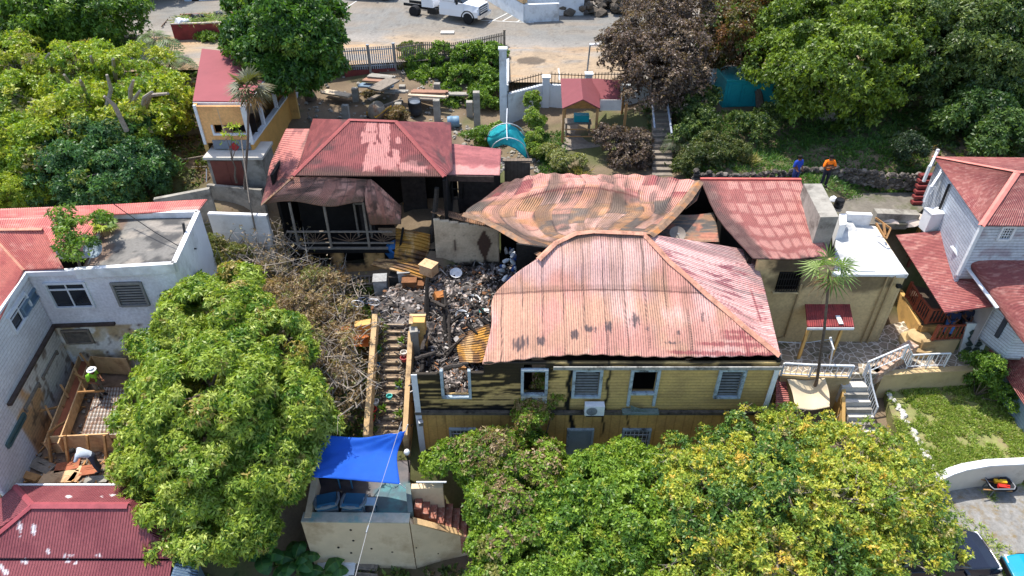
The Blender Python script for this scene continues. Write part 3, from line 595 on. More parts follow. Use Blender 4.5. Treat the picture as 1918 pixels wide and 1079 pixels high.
# ---------------- the collapsed back wing ----------------
WNG = thing('collapsed_house', 'house with a buckled patchwork roof of rust, grey and pink sheets behind the yellow house', 'house', (4, 28, 4))
wc = [[(940,345,8.5),(1010,326,8.75),(1100,327,8.85),(1200,327,9.0),(1307,338,9.05)], [(905,372,8.1),(1000,362,8.35),(1110,350,8.95),(1190,368,9.0),(1288,371,8.85)], [(872,402,7.7),(975,398,8.0),(1085,392,8.45),(1197,398,8.85),(1258,405,8.65)], [(935,430,7.65),(1000,438,7.95),(1080,424,8.4),(1160,425,8.7),(1232,427,8.65)], [(1012,476,8.0),(1045,453,8.5),(1085,437,8.86),(1150,436,8.95),(1214,440,8.92)]]
WC3 = [[P(*q) for q in r] for r in wc]
def wing_col(U, W, g, lu, lv):
    px, py = pxof(g); n = fbm(U*30, W*4, 71); n2 = fbm(U*9, W*9, 72); jit = .25*(fbm(U*6, W*6, 73)-.5)
    uu = U*13+jit; vv = W*4.2+jit*1.5+.35*np.floor(uu)%1; cell = vnoise(np.floor(uu)*5.13+.5, np.floor(vv)*3.7+.5, 6); c2 = vnoise(np.floor(uu)*2.9+.5, np.floor(vv)*8.1+.5, 8)
    c = mixc(S(206, 146, 126), S(188, 138, 96), sst(cell+.4*(n2-.5), .3, .6)); c = mixc(c, S(108, 98, 90), sst(c2+.5*(n2-.5), .48, .64)*sst(W, .12, .35)*.95); c = mixc(c, S(214, 168, 152), sst(vnoise(np.floor(uu)*9.1, np.floor(vv)*1.7, 9)+.4*(n2-.5), .55, .75)*.8)
    back = sst(.34-W+(n2-.5)*.3, 0, .1); c = mixc(c, mixc(S(156, 84, 82), S(212, 150, 136), sst(cell+n2*.5, .62, .8)), back)
    c = mixc(c, S(184, 130, 78), sst(n2, .56, .75)*.6); c = mixc(c, S(88, 80, 74), sst(fbm(U*14, W*3, 75), .56, .7)*.65)
    c = mixc(c, S(118, 96, 80), sst(fbm(U*16, W*2.2, 79), .44, .66)*.6); c = c*(.76+.38*n)[..., None]; e = np.abs((uu % 1)-.5); c = mixc(c, DRS, sst(e, .465, .5)*.8); e = np.abs((vv % 1)-.5); c = mixc(c, S(92, 70, 60), sst(e, .46, .5)*.55)
    arch = 352+((px-1090)/115)**2*22; c = mixc(c, S(120, 72, 64), sst(2.6-np.abs(py-arch), 0, 2)*sst(px, 960, 985)*sst(1205-px, 0, 20)*.9)
    return c
def wing_disp(U, W, g):
    px, py = pxof(g); arch = 352+((px-1090)/115)**2*22; k = sst(px, 950, 1000)*sst(1215-px, 0, 40)
    return .22*k*np.exp(-((py-arch)/9)**2)-.18*k*np.exp(-((py-arch-22)/14)**2)+.12*(fbm(U*5, W*4, 77)-.5)+.04*np.sin(U*80)*(W < .05)
sheet('roof', WC3, wing_col, WNG, cell=.075, ribs='u', thick=.04, disp=wing_disp)
cap([P(868, 400, 7.75), P(905, 411, 7.7), P(937, 427, 7.75), P(980, 452, 7.9), P(1016, 477, 8.1)], .2, parent=WNG, material=RC2)
cap([P(1310, 339, 9.15), P(1289, 370, 9.0), P(1262, 400, 8.85), P(1236, 425, 8.8), P(1216, 440, 9.0)], .22, parent=WNG, material=RC2)
def grey_col(U, W, g, lu, lv):
    n = fbm(U*3, W*20, 81); c = mixc(S(168, 132, 104), S(104, 98, 92), sst(n, .4, .58)); return mixc(c, S(186, 124, 100), sst(fbm(U*4, W*4, 82), .55, .7))*(.85+.3*fbm(U*2, W*40, 83))[..., None]
sheet('roof', [[P(1262, 402, 8.2), P(1300, 402, 8.1), P(1338, 398, 8.0)], [P(1242, 423, 8.0), P(1292, 425, 7.95), P(1343, 423, 7.9)], [P(1218, 442, 8.0), P(1282, 452, 7.8), P(1347, 453, 7.75)]], grey_col, WNG, cell=.08, ribs='v', thick=.03)
sheet('roof', [[P(1302, 372, 8.75), P(1314, 350, 8.9)], [P(1283, 392, 8.55), P(1305, 375, 8.75)]], grey_col, WNG, cell=.08, thick=.03)
sheet('roof', [[P(977, 462, 7.7), P(1013, 480, 7.9)], [P(986, 482, 7.2), P(1010, 492, 7.5)], [P(990, 507, 6.8), P(1000, 502, 7.0)]], lambda U, W, g, a, b: mixc(S(206, 140, 70), S(120, 80, 50), sst(fbm(U*3, W*5, 84), .4, .6)), WNG, cell=.08, ribs='v', thick=.03)
part('wall', M_DARK, WNG, lambda m: (m.wall((-.6, 31.0), (10.6, 31.0), 3.6, 8.3, .2), m.wall((10.7, 25.3), (10.7, 31.0), 3, 7.6, .2), m.wall((2.5, 25.6), (10.6, 25.6), 3, 7.4, .2)))
part('floor', M_DARK, WNG, lambda m: m.box((5, 28, 3.9), (12, 6, .3)))
t = thing('satellite_dish', 'round grey satellite dish lying on the buckled grey roof sheets beside the pink roof', 'satellite dish', P(1268, 441, 7.95))
c_ = P(1268, 440, 8.1); part('dish', mat('dull_dish', S(128, 118, 108), .6, .15, 5), t, lambda m: m.lathe(c_, [(.02, 0), (.15, .02), (.27, .06), (.37, .13), (.37, .15), (.25, .07), (.02, .03)], 24, (0, -.5, .85)))
part('feed_arm', M_PAINT, t, lambda m: m.bar(c_+[0, .02, .05], c_+[.02, -.22, .2], .03))
# ---------------- the beige house with its red wing and white flat roof ----------------
BEI = thing('beige_house', 'beige plastered house with red sheet roof and white flat roof, right of the pink roof', 'house', (14, 25, 2.6))
bx0, bx1, by = 10.95, 17.75, 25.05
def bu(px, py): return PY(px, py, by)[0]-bx0
def bz(px, py): return PY(px, py, by)[2]
wo = (bu(1456, 525), bu(1499, 525), bz(1478, 545), bz(1478, 509))
def bcol(U, Z):
    c = mixc(S(206, 180, 132), S(190, 164, 120), sst(fbm(U*.6, Z*.5, 85), .4, .65)); c = mixc(c, S(150, 128, 92), sst(fbm(U*1.6, Z*.4, 86), .56, .75)*.5*sst(4.6-Z, 0, 1.5))
    s = sst(1.5-np.abs(U-(wo[0]+wo[1])/2)/.8+(fbm(U*4, Z*4, 87)-.5), 0, .7)*sst(Z, wo[3]-.3, wo[3]+.1); s = np.maximum(s, sst(1.1-((U-1.7)/1.3)**2-((Z-6.6)/.8)**2+(fbm(U*2, Z*2, 88)-.5)*1.5, 0, .7)*.7)
    c = mixc(c, S(40, 34, 30), s*.9); c = mixc(c, S(120, 88, 60), sst(.02-np.abs(U-.9-0*Z), 0, .02)*.3); return c
wallgrid('wall', (bx0, by), (14.45, by), 2.2, 7.7, bcol, BEI, M_STAIN, [wo])
wallgrid('wall', (14.45, by), (bx1, by), 2.2, 6.98, bcol, BEI, M_STAIN)
part('wall', M_PLASTER, BEI, lambda m: (m.wall((bx1, by+.0), (bx1+.35, 29.0), 2.2, 6.95, .2), m.wall((10.9, 30.4), (18.0, 29.2), 4, 6.9, .2)))
a, b, zb, zt = bx0+wo[0], bx0+wo[1], wo[2], wo[3]
f = part('window', M_BLACK, BEI, lambda m: [m.box((a+(b-a)*(j+.5)/9, by-.06, (zb+zt)/2), (.025, .025, zt-zb)) for j in range(9)]+[m.box(((a+b)/2, by-.06, zb+(zt-zb)*k), (b-a, .03, .03)) for k in (.02, .33, .66, .98)])
part('sill', M_PLASTER, f, lambda m: m.box(((a+b)/2, by-.06, zb-.05), (b-a+.2, .14, .08)))
part('room_wall', M_DARK, BEI, lambda m: m.box((12.6, by+.9, 5.5), (3.2, .1, 4)))
def rw_col(U, W, g, lu, lv):
    px, py = pxof(g); x = U*lu; y = W*lv; n = fbm(x*3, y*3, 91); n2 = fbm(x*9, y*2, 92); a = x/.62; b = y/.82+.12*np.sin(x*2)
    ea = np.abs((a % 1)-.5); eb = np.abs((b % 1)-.5); pt = sst(.47-ea-.3*(n-.5), 0, .16)*sst(.43-eb-.4*(n-.5), 0, .16)*sst(vnoise(np.floor(a)*3.3+.5, np.floor(b)*5.1+.5, 3)+.5*W+.35*sst(U, .1, .5), .55, .8)
    c = mixc(S(156, 92, 86), S(198, 142, 130), pt*.75)*(.86+.28*n2)[..., None]
    c = mixc(c, S(70, 62, 58), sst(.22-U+.16*(n-.5)+.22*sst(W, .35, .8)*sst(.3-U, 0, .2), 0, .2)*.75); c = mixc(c, S(200, 104, 92), sst(.02-W, 0, .02)*.7)
    return mixc(c, S(74, 60, 56), sst(W, .93, 1)*sst(n, .5, .65)*.8)
RW = [[P(1312, 337, 8.95), P(1405, 337, 8.95), P(1501, 338, 8.95)], [P(1345, 408, 8.35), P(1435, 408, 8.35), P(1527, 408, 8.35)], [P(1411, 484, 7.8), P(1482, 485, 7.78), P(1552, 480, 7.82)]]
sheet('roof', RW, rw_col, BEI, cell=.065, ribs='u', thick=.05, disp=lambda U, W, g: .05*(fbm(U*5, W*5, 93)-.5)+.03*np.sin(W*6.28*6)*.3)
part('roof_verge', mat('red_verge', S(186, 92, 84), .7, .2, 4), BEI, lambda m: (m.bar(RW[0][0]+[0, .05, .03], RW[0][2]+[0, .05, .03], .16, .08)))
part('parapet', M_CONC, BEI, lambda m: m.slab([P(1505, 344, 9.35), P(1539, 344, 9.35), P(1571, 406, 9.35), P(1537, 407, 9.35)], 2.4)).__setitem__('label', 'grey block parapet between red and white roof')
part('flat_roof', mat('limewashed_roof', S(204, 204, 200), .85, .1, 1.6, .2, 10, dirt=S(150, 152, 154)), BEI, lambda m: (m.slab([P(1567, 418, 7.3), P(1596, 415, 7.3), P(1630, 470, 7.12), P(1640, 508, 7.06), P(1563, 505, 7.06)], .25), m.slab([P(1597, 418, 7.08), P(1640, 424, 7.03), P(1701, 514, 7.0), P(1641, 510, 7.0), P(1630, 471, 7.05)], .22)))
part('roof_edge', M_WHITE, BEI, lambda m: m.box((16.15, by-.02, 6.93), (3.4, .22, .12)))
part('pipe', mat('beige_pipe', S(170, 146, 106), .6, .1, 4), BEI, lambda m: (m.tube([(17.3, by-.09, 6.9), (17.3, by-.09, 2.6)], .05), m.tube([(17.0, by-.09, 6.9), (17.0, by-.09, 2.6)], .04), m.tube([(13.2, by-.09, 6.4), (13.2, by-.09, 3.2), (12.3, by-.09, 2.9)], .05), m.tube([(14.6, by-.08, 6.9), (16.9, by-.08, 6.86)], .025)))
q = P(1690, 535, 6.3); part('wall_lamp', M_BLACK, BEI, lambda m: m.box((17.62, by-.16, 6.35), (.2, .18, .14)))
# the small red porch roof on two posts
POR = thing('porch', 'small red corrugated porch roof on two slanting looking timber posts against the beige wall', 'porch', (14.6, 24.1, 2.7))
pc = [[P(1506, 549, 5.3), P(1588, 549, 5.3)], [P(1512, 612, 4.95), P(1600, 612, 4.95)]]
sheet('roof', pc, lambda U, W, g, a, b: mixc(S(152, 62, 62), S(128, 54, 56), sst(fbm(U*6, W*6, 95), .4, .6))*(.85+.3*fbm(U*20, W*2, 96))[..., None], POR, cell=.08, ribs='u', thick=.04)
part('fascia', M_PAINT, POR, lambda m: m.bar(pc[1][0]-[0, .03, .1], pc[1][1]-[0, .03, .1], .04, .12))
for px in (1517, 1580):
    q = P(px, 613, 4.85); part('post', M_OCHRE, POR, lambda m: m.box((q[0], q[1]+.08, 3.8), (.12, .12, 2.2)))
q = P(1572, 600, 5.05); part('patch', M_PAINT, POR, lambda m: m.box(q+[0, 0, .03], (.2, .5, .03), .0, RX(10)))
# ---------------- the burnt veranda house, back left ----------------
VER = thing('veranda_house', 'burnt house with dark red hip roof, sagging veranda roof and sunburst railing, back left', 'house', (-8, 30, 3.4))
PEEL = S(206, 140, 132)
def hipcol(seed, peel=True):
    def f(U, W, g, lu, lv):
        px, py = pxof(g); n = fbm(U*lu*1.5, W*lv*1.5, seed); n2 = fbm(U*lu*8, W*lv*2, seed+1)
        c = mixc(S(128, 66, 66), S(146, 78, 76), sst(n, .4, .6)); c = mixc(c, S(80, 58, 56), sst(fbm(U*4, W*4, seed+2), .5, .7)*.75)
        if peel:
            k = np.zeros_like(px)
            for a, b, w, h in ((695, 238, 11, 9), (692, 258, 15, 10), (720, 245, 10, 14), (722, 270, 9, 12), (705, 290, 20, 22), (727, 306, 16, 14), (746, 263, 5, 6), (742, 295, 7, 14), (760, 312, 12, 9), (785, 318, 14, 7), (690, 312, 10, 9), (775, 308, 7, 8)):
                k = np.maximum(k, sst(1.05-np.maximum(np.abs(px-a)/w, np.abs(py-b)/h)+(n2-.5)*.9, 0, .15))
            c = mixc(c, PEEL, k*.95); c = mixc(c, S(96, 70, 58), sst(W+.16*(n-.5), .84, .97)*.75); c = mixc(c, S(74, 56, 54), sst(1-((px-790)/40)**2-((py-300)/14)**2, 0, .6)*.5)
        return c*(.85+.3*n2)[..., None]
    return f
hr = P(655, 224, 11.0), P(741, 227, 11.0)
sheet('roof', [[hr[0], (hr[0]+hr[1])/2, hr[1]], [P(548, 329, 9.4), P(690, 330, 9.38), P(833, 331, 9.4)]], hipcol(101), VER, cell=.07, ribdir=(1, 0, 0), thick=.05, sharp=True)
sheet('roof', [[hr[1], P(845, 229, 9.9)], [P(833, 331, 9.4), P(848, 318, 9.4)]], hipcol(105, False), VER, cell=.1, ribs='v', thick=.05)
sheet('roof', [[P(586, 222, 9.9), hr[0]], [P(556, 322, 9.42), P(549, 329, 9.42)]], hipcol(108, False), VER, cell=.1, ribs='v', thick=.05)
cap([hr[0], hr[1]], .12, parent=VER, material=mat('red_cap', S(150, 74, 72), .7)); cap([hr[0], P(548, 329, 9.4)], .12, parent=VER, material=_M['red_cap']); cap([hr[1], P(833, 331, 9.4)], .12, parent=VER, material=_M['red_cap'])
def vercol(U, W, g, lu, lv):
    px, py = pxof(g); n = fbm(U*20, W*5, 111); a = np.floor(U*7+.2*n); c = mixc(S(186, 128, 112), S(140, 104, 92), sst(vnoise(a*3.3+.5, a*0+.5, 4)*.6+n*.5, .4, .65))
    c = mixc(c, S(216, 158, 140), sst(fbm(U*9, W*3, 112), .47, .6)*sst(.85-W, 0, .2)); c = mixc(c, S(82, 66, 60), sst(fbm(U*6+W*4, W*9, 113), .52, .68)*.7); c = mixc(c, S(128, 100, 78), sst(W+.25*(n-.5), .72, .95)*.7)
    e = np.abs(((U*7) % 1)-.5); return mixc(c, DRS, sst(e, .46, .5)*.7)*(.85+.3*n)[..., None]
vt = [P(548, 332, 9.15), P(600, 331, 9.15), P(645, 333, 9.15), P(688, 336, 9.1)]
vm = [P(522, 352, 8.7), P(590, 352, 8.72), P(642, 355, 8.72), P(686, 355, 8.6)]
vb = [P(489, 384, 7.85), P(560, 379, 8.0), P(628, 386, 7.9), P(681, 380, 8.0)]
sheet('roof', [vt, vm, vb], vercol, VER, cell=.07, ribs='u', thick=.04, disp=lambda U, W, g: .08*np.sin(U*9)*W)
sheet('roof', [[P(688, 336, 9.1), P(702, 341, 9.0), P(752, 388, 7.7)], [P(683, 372, 8.3), P(715, 385, 7.9), P(752, 403, 7.2)], [P(692, 421, 6.7), P(722, 421, 6.7), P(751, 420, 6.8)]], vercol, VER, cell=.07, ribs='u', thick=.04)
def lcol(U, W, g, a, b):
    n = fbm(U*4, W*14, 115); c = mixc(S(188, 116, 106), S(140, 84, 80), sst(n, .42, .6)); return mixc(c, S(96, 76, 70), sst(fbm(U*3, W*6, 116), .52, .7)*.8)
sheet('roof', [[P(536, 241, 9.75), P(583, 241, 9.75)], [P(508, 302, 8.8), P(556, 316, 9.25)], [P(498, 345, 8.2), P(547, 333, 9.15)], [P(488, 384, 7.85), P(545, 334, 9.12)]], lcol, VER, cell=.09, ribs='v', thick=.04)
cap([vt[0], P(489, 384, 7.9)], .1, parent=VER, material=RC2)
sheet('roof', [[P(846, 269, 9.3), P(939, 279, 9.3)], [P(834, 327, 8.9), P(936, 328, 8.9)]], lambda U, W, g, a, b: mixc(mixc(S(156, 88, 88), S(178, 104, 102), sst(fbm(U*3, W*12, 118), .4, .6)), S(214, 150, 142), sst(W+.3*(fbm(U*6, W*4, 119)-.5), .68, .76)), VER, cell=.08, ribs='v', thick=.04)
part('fascia', mat('scorched_board', S(70, 58, 52), .85, .4, 5), VER, lambda m: (m.bar(P(835, 334, 8.75), P(925, 336, 8.75), .05, .3),))
VY = 29.75
def V_(px, py): return PY(px, py, VY)
part('floor', M_DARK, VER, lambda m: m.box((-7.6, 31.1, 5.05), (8.6, 2.9, .2)))
part('wall', M_DARK, VER, lambda m: (m.wall((-12.0, 33.3), (-3.0, 33.3), 3.4, 9.2, .2), m.wall((-3.3, 29.6), (-3.3, 33.3), 4, 9.2, .15), m.wall((-12.0, 30.6), (-12.0, 33.3), 3.4, 9, .15), m.wall((-11.2, 31.2), (-7.2, 31.2), 5.1, 8.6, .1)))
part('wall', mat('smoky_partition', S(52, 46, 44), .9, .5, 3), VER, lambda m: (m.wall((-5.9, 32.4), (-4.6, 32.4), 5.1, 9, .1), m.wall((-8.0, 31.0), (-7.3, 31.0), 5.1, 8.2, .05), m.wall((-2.8, 31.6), (-.6, 31.6), 5, 8.8, .1)))
part('door_frame', M_GREYW, VER, lambda m: (m.bar((-8.2, 30.9, 5.1), (-8.2, 30.9, 7.2), .1), m.bar((-7.5, 30.9, 5.1), (-7.5, 30.9, 7.2), .1), m.bar((-8.2, 30.9, 7.2), (-7.5, 30.9, 7.2), .1)))
for a, b in ((548, 560), (611, 621), (681, 692), (742, 748)):
    q = V_(b, 463); m = MB(); m.bar((q[0], VY, 5.1), (q[0]+(0 if b < 740 else .3), VY+.05, 7.9 if b < 740 else 6.4), .11); m.build('post', M_GREYW if b < 740 else M_CHAR, VER)
part('veranda_beam', M_GREYW, VER, lambda m: m.bar(V_(562, 466), V_(735, 466), .14, .16))
part('top_rail', M_GREYW, VER, lambda m: m.bar(V_(537, 434), V_(735, 434), .09, .07)); part('bottom_rail', M_GREYW, VER, lambda m: m.bar(V_(540, 455), V_(738, 455), .08, .07))
for a, b in ((560, 621), (621, 692), (692, 740)):
    m = MB(); c0 = V_((a+b)/2, 453)
    for k in np.linspace(-1, 1, 7): m.bar(c0, V_((a+b)/2+k*(b-a)*.47, 436+abs(k)**3*9), .035)
    m.build('sunburst_balusters', mat('brown_timber', S(104, 84, 68), .85, .3, 5), VER)
lw = (V_(575, 500)[0], V_(722, 500)[0]); zl = V_(600, 472)[2]
def lo_(a, b, t, d): return (V_(a, 500)[0]-lw[0], V_(b, 500)[0]-lw[0], V_(600, d)[2], V_(600, t)[2])
vo = [lo_(588, 621, 477, 500), lo_(647, 683, 473, 497)]
def vlow(U, Z):
    s = np.zeros_like(U)
    for o in vo: s = np.maximum(s, sst(1.3-np.maximum(np.abs(U-(o[0]+o[1])/2)/((o[1]-o[0])/2+.1), np.abs(Z-(o[2]+o[3])/2)/((o[3]-o[2])/2+.12))+(fbm(U*5, Z*5, 121)-.5), 0, .5))
    return mixc(mixc(S(212, 168, 108), S(176, 136, 88), sst(fbm(U, Z, 122), .4, .65)), S(30, 26, 24), np.maximum(s, sst(fbm(U*2, Z*2, 124), .62, .75))*.9)
wallgrid('wall', (lw[0], VY+.1), (lw[1], VY+.1), 3.2, zl, vlow, VER, M_STAIN, vo)
part('room_wall', M_DARK, VER, lambda m: m.box((-8.8, VY+1.2, 4.2), (6, .1, 2)))
# loose things around it
def charpost(p, q, w, label, ash=False, name='charred_post', cat='charred post'):
    m = MB(); p = np.array(p); q = np.array(q); n = 6; rr = [w*PR.uniform(.4, .62)*(1-.25*i/n) for i in range(n+1)]
    m.tube([p+(q-p)*i/n+[PR.uniform(-.03, .03), PR.uniform(-.03, .03), 0] for i in range(n+1)], rr, 6); return tag(m.build(name, M_CHARG if ash else M_CHAR), label, cat)
charpost(P(806, 486, 4.2), P(818, 352, 8.6), .3, 'tall ash streaked charred post left of the concrete wall', True)
charpost(P(842, 415, 5.0), P(846, 335, 8.6), .14, 'thin black post under the small red lean-to roof')
charpost(P(866, 415, 5.0), P(868, 345, 8.3), .12, 'thin black post nearest the buckled roof corner')
tag(part('roof_frame', M_CHARG, None, lambda m: (m.bar(P(838, 353, 7.5), P(905, 358, 7.4), .05), m.bar(P(838, 372, 7), P(880, 374, 7), .05), m.bar(P(856, 352, 7.5), P(860, 395, 6.4), .05))), 'burnt frame of thin bars in the black room under the lean-to roof', 'burnt frame')
tag(part('barrel', mat('scorched_ochre', S(168, 122, 56), .8, .3, 4), None, lambda m: m.lathe(P(766, 402, 5.2), [(.26, 0), (.29, .05), (.27, .4), (.29, .75), (.25, .8)], 14)), 'ochre barrel standing in the black room behind the fallen veranda', 'barrel')
CWL, CWR = -3.95, -.66; CY = 29.4
def ccol(U, Z):
    x = U/(CWR-CWL); c = mixc(S(206, 184, 154), S(182, 160, 132), sst(fbm(U, Z, 131), .4, .65)); n = fbm(U*3, Z*3, 132)
    e = np.minimum(np.abs(((Z+.1) % .42)-.21), np.abs(((U) % .5)-.25)); c = mixc(c, S(124, 106, 86), sst(.235-np.abs(e-.0), -.02, .0)*0+sst(e, .195, .21)*.5)
    d = np.abs(x-.77)/.125+np.abs(Z-5.75)/np.where(Z > 5.75, .85, 1.25); c = mixc(c, S(84, 62, 50), sst(1.02-d+(n-.5)*.25, 0, .08))
    c = mixc(c, S(84, 62, 50), sst(.03-np.abs(x-.31), 0, .02)*sst(6.0-Z, 0, .1)*sst(Z, 5.2, 5.3)); return mixc(c, S(40, 35, 32), sst(4.75-Z+(n-.5)*.7, 0, .4))
cw = wallgrid('concrete_wall', (CWL, CY), (CWR, CY), 3.6, 7.3, ccol, None, M_STAIN, keep=lambda u, z: z < 7.15-.16*u)
tag(cw, 'free standing tan concrete wall with a dark diamond shaped stain', 'wall')
tag(sheet('roof_sheet', [[P(816, 389, 7.35), P(870, 402, 7.2), P(928, 417, 6.95)], [P(806, 397, 7.25), P(868, 414, 7.05), P(933, 430, 6.75)]], lambda U, W, g, a, b: mixc(S(176, 130, 96), S(126, 96, 76), sst(fbm(U*9, W*2, 133), .4, .62)), None, cell=.08, ribs='u', thick=.03), 'narrow strip of rusty roof sheet lying on top of the concrete wall', 'roof sheet')
def rust(sd):
    def f(U, W, g, lu, lv):
        n = fbm(U*3, W*3, sd); c = mixc(S(196, 142, 62), S(116, 84, 58), sst(n, .38, .62)); c = mixc(c, S(212, 172, 120), sst(fbm(U*6, W*2, sd+1), .56, .7)*.8); return mixc(c, S(66, 52, 44), sst(fbm(U*2, W*6, sd+2), .54, .68)*.85)
    return f
for nm, ct, lab, sd in (('roof_sheet', [[P(741, 427, 6.1), P(775, 436, 6.1), P(806, 441, 6.0)], [P(741, 458, 5.3), P(775, 460, 5.5), P(804, 464, 5.3)], [P(738, 488, 4.7), P(768, 492, 4.8), P(793, 493, 4.6)]], 'upright leaning rusty roof sheet with wide ribs in front of the veranda', 141),
                     ('roof_sheet', [[P(706, 484, 5.0), P(750, 490, 5.2), P(791, 497, 5.1)], [P(694, 501, 4.7), P(748, 511, 4.9), P(808, 526, 4.6)]], 'long rusty roof sheet lying flat below the leaning sheet', 144),
                     ('roof_sheet', [[P(853, 628, 3.6), P(895, 618, 3.9), P(916, 609, 4.4)], [P(856, 655, 3.5), P(893, 650, 3.8), P(920, 640, 4.6)], [P(861, 682, 3.45), P(892, 680, 3.8), P(909, 672, 4.9)]], 'curled rust yellow roof sheet hanging from the left end of the pink roof', 147)):
    tag(sheet(nm, ct, rust(sd), None, mat_sheet('rusty_iron', .2, .65, .05), cell=.07, ribs='v', thick=.02, disp=lambda U, W, g: .12*np.sin(U*2.6+W*2)), lab, 'roof sheet')
def crate(c, d, rz, material, name, label, cat, lid=True):
    t = thing(name, label, cat, (c[0], c[1], c[2]-d[2]/2))
    part('body', material, t, lambda m: m.box(c, d, rz))
    part('lid', material, t, lambda m: m.box((c[0], c[1], c[2]+d[2]/2+.015), (d[0]+.05, d[1]+.05, .035), rz)); return t
CARD = mat('cardboard', S(206, 170, 130), .85, .1, 4, dirt=S(150, 112, 80))
crate(P(803, 503, 5.2), (.75, .6, .55), -.5, CARD, 'box', 'pale brown cardboard box on the end of the long rusty sheet', 'box')
APP = mat('burnt_enamel', S(150, 150, 148), .6, .35, 3, dirt=S(70, 56, 46)); RUSTB = mat('rusted_steel', S(120, 80, 50), .8, .4, 4, dirt=S(60, 46, 38))
for c, d, rz, mt, nm, lab in ((P(714, 540, 4.1), (.65, .65, 1.3), .1, APP, 'fridge', 'tall grey burnt fridge at the head of the stairs'), (P(768, 535, 4.3), (.7, .6, .8), .05, RUSTB, 'washing_machine', 'square rust brown appliance with a black opening'), (P(789, 540, 4.2), (.35, .5, .7), -.1, RUSTB, 'cabinet', 'narrow rust brown cabinet beside the square appliance'), (P(757, 518, 4.5), (.6, .55, .8), .15, APP, 'washing_machine', 'pale scorched washing machine under the long rusty sheet'), (P(741, 528, 4.1), (.5, .5, .9), -.1, M_CHARG, 'cabinet', 'blackened cabinet between the fridge and the pale machine')):
    crate(c, d, rz, mt, nm, lab, nm.replace('_', ' '))
# rubble over the burnt floor
def rub_col(U, W, g, lu, lv):
    x, y = g[..., 0], g[..., 1]; n = fbm(x*2.2, y*2.2, 151); n2 = vnoise(x*11, y*11, 152); n3 = vnoise(x*17+3, y*17, 153)
    c = mixc(S(104, 98, 94), S(46, 42, 40), sst(n, .38, .62)); c = mixc(c, S(190, 176, 166), sst(n2, .6, .75)*sst(fbm(x*.9, y*.9, 154)+.25*sst(y, 25.5, 27.5), .45, .6)); return mixc(c, S(146, 110, 84), sst(n3, .82, .9)*.7)
rb = [[P(818, 500, 4.35), P(876, 498, 4.4), P(945, 500, 4.4), P(1000, 500, 4.3)], [P(700, 560, 4.3), P(850, 555, 4.3), P(935, 560, 4.1), P(990, 550, 4.1)], [P(720, 600, 4.2), P(850, 605, 3.9), P(925, 620, 3.7), P(970, 610, 3.6)], [P(770, 668, 3.3), P(840, 665, 3.35), P(905, 672, 3.3), P(950, 670, 3.3)], [P(782, 738, 3.2), P(842, 738, 3.2), P(905, 735, 3.2), P(950, 735, 3.2)]]
tag(sheet('rubble', rb, rub_col, None, mat_sheet('ash', 0, .95), cell=.06, thick=0, disp=lambda U, W, g: .45*(fbm(g[..., 0]*2, g[..., 1]*2, 155)-.5)+.22*(vnoise(g[..., 0]*7, g[..., 1]*7, 156)-.5)+.12*(vnoise(g[..., 0]*15, g[..., 1]*15, 157)-.5)), kind='structure')
m = MB(); RB = spline_grid(rb, 40, 40)
for i in range(3000):
    a, b = PR.random(), PR.random(); q = RB[int(b*39), int(a*39)]+[PR.uniform(-.1, .1), PR.uniform(-.1, .1), PR.uniform(-.02, .16)]; m.mi = PR.choice([0, 0, 4, 4, 4, 1, 1, 1, 3, 2])
    k = PR.random()
    if k < .55: m.rock(q, PR.uniform(.02, .085)*(1.8 if PR.random() < .06 else 1), PR, .7)
    elif k < .85: m.bar(q, q+[PR.uniform(-.45, .45), PR.uniform(-.45, .45), PR.uniform(-.08, .2)], PR.uniform(.015, .05))
    else: m.box(q, (PR.uniform(.06, .26), PR.uniform(.06, .26), .02), PR.uniform(0, 3), PR.uniform(-.6, .6), PR.uniform(-.6, .6))
tag(m.build('debris', [M_CHAR, mat('ash_lump', S(112, 106, 102), .95, .3, 6), mat('white_shard', S(176, 170, 164), .8, .2, 6), mat('rust_shard', S(134, 94, 64), .85, .3, 6), M_CHARG]), kind='stuff')
for i, (a, b, za, zb, w, lab) in enumerate((((836, 640), (828, 560), 3.6, 4.6, .2, 'upright charred stud near the left end of the burnt floor'), ((842, 612), (832, 545), 3.8, 5.0, .22, 'thick charred stud rising from the middle of the rubble'), ((799, 605), (801, 520), 3.9, 5.4, .26, 'blackened post above the yellow stair pillar'), ((843, 665), (841, 590), 3.4, 4.6, .15, 'charred stud leaning behind the empty window frame'))):
    charpost(P(*a, za), P(*b, zb), w, lab, i % 2 == 1)
for a, b, z, lab in (((778, 672), (815, 660), 4.4, 'short charred beam on the front corner of the burnt floor'), ((830, 690), (878, 680), 5.2, 'charred beam over the empty window frame'), ((790, 655), (800, 620), 4.3, 'ashy beam beside the yellow stair pillar'), ((800, 560), (835, 575), 4.5, 'charred beam lying across the pale rubble')):
    charpost(P(*a, z), P(*b, z+.15), .2, lab, True, 'charred_beam', 'charred beam')
for i in range(14):
    q = RB[PR.randint(3, 36), PR.randint(3, 33)]+[0, 0, .2]; m = MB(); an = PR.uniform(0, 6.3); l = PR.uniform(.7, 1.6); d = A3(math.cos(an), math.sin(an), PR.uniform(-.05, .3))*l/2
    m.tube([q-d, q+[0, PR.uniform(-.05, .05), .02], q+d], [.06, .075, .045], 6); tag(m.build('charred_timber', M_CHAR if i % 3 else M_CHARG), 'short charred timber lying at random on the ashy rubble', 'charred timber', 'charred timbers in the rubble')
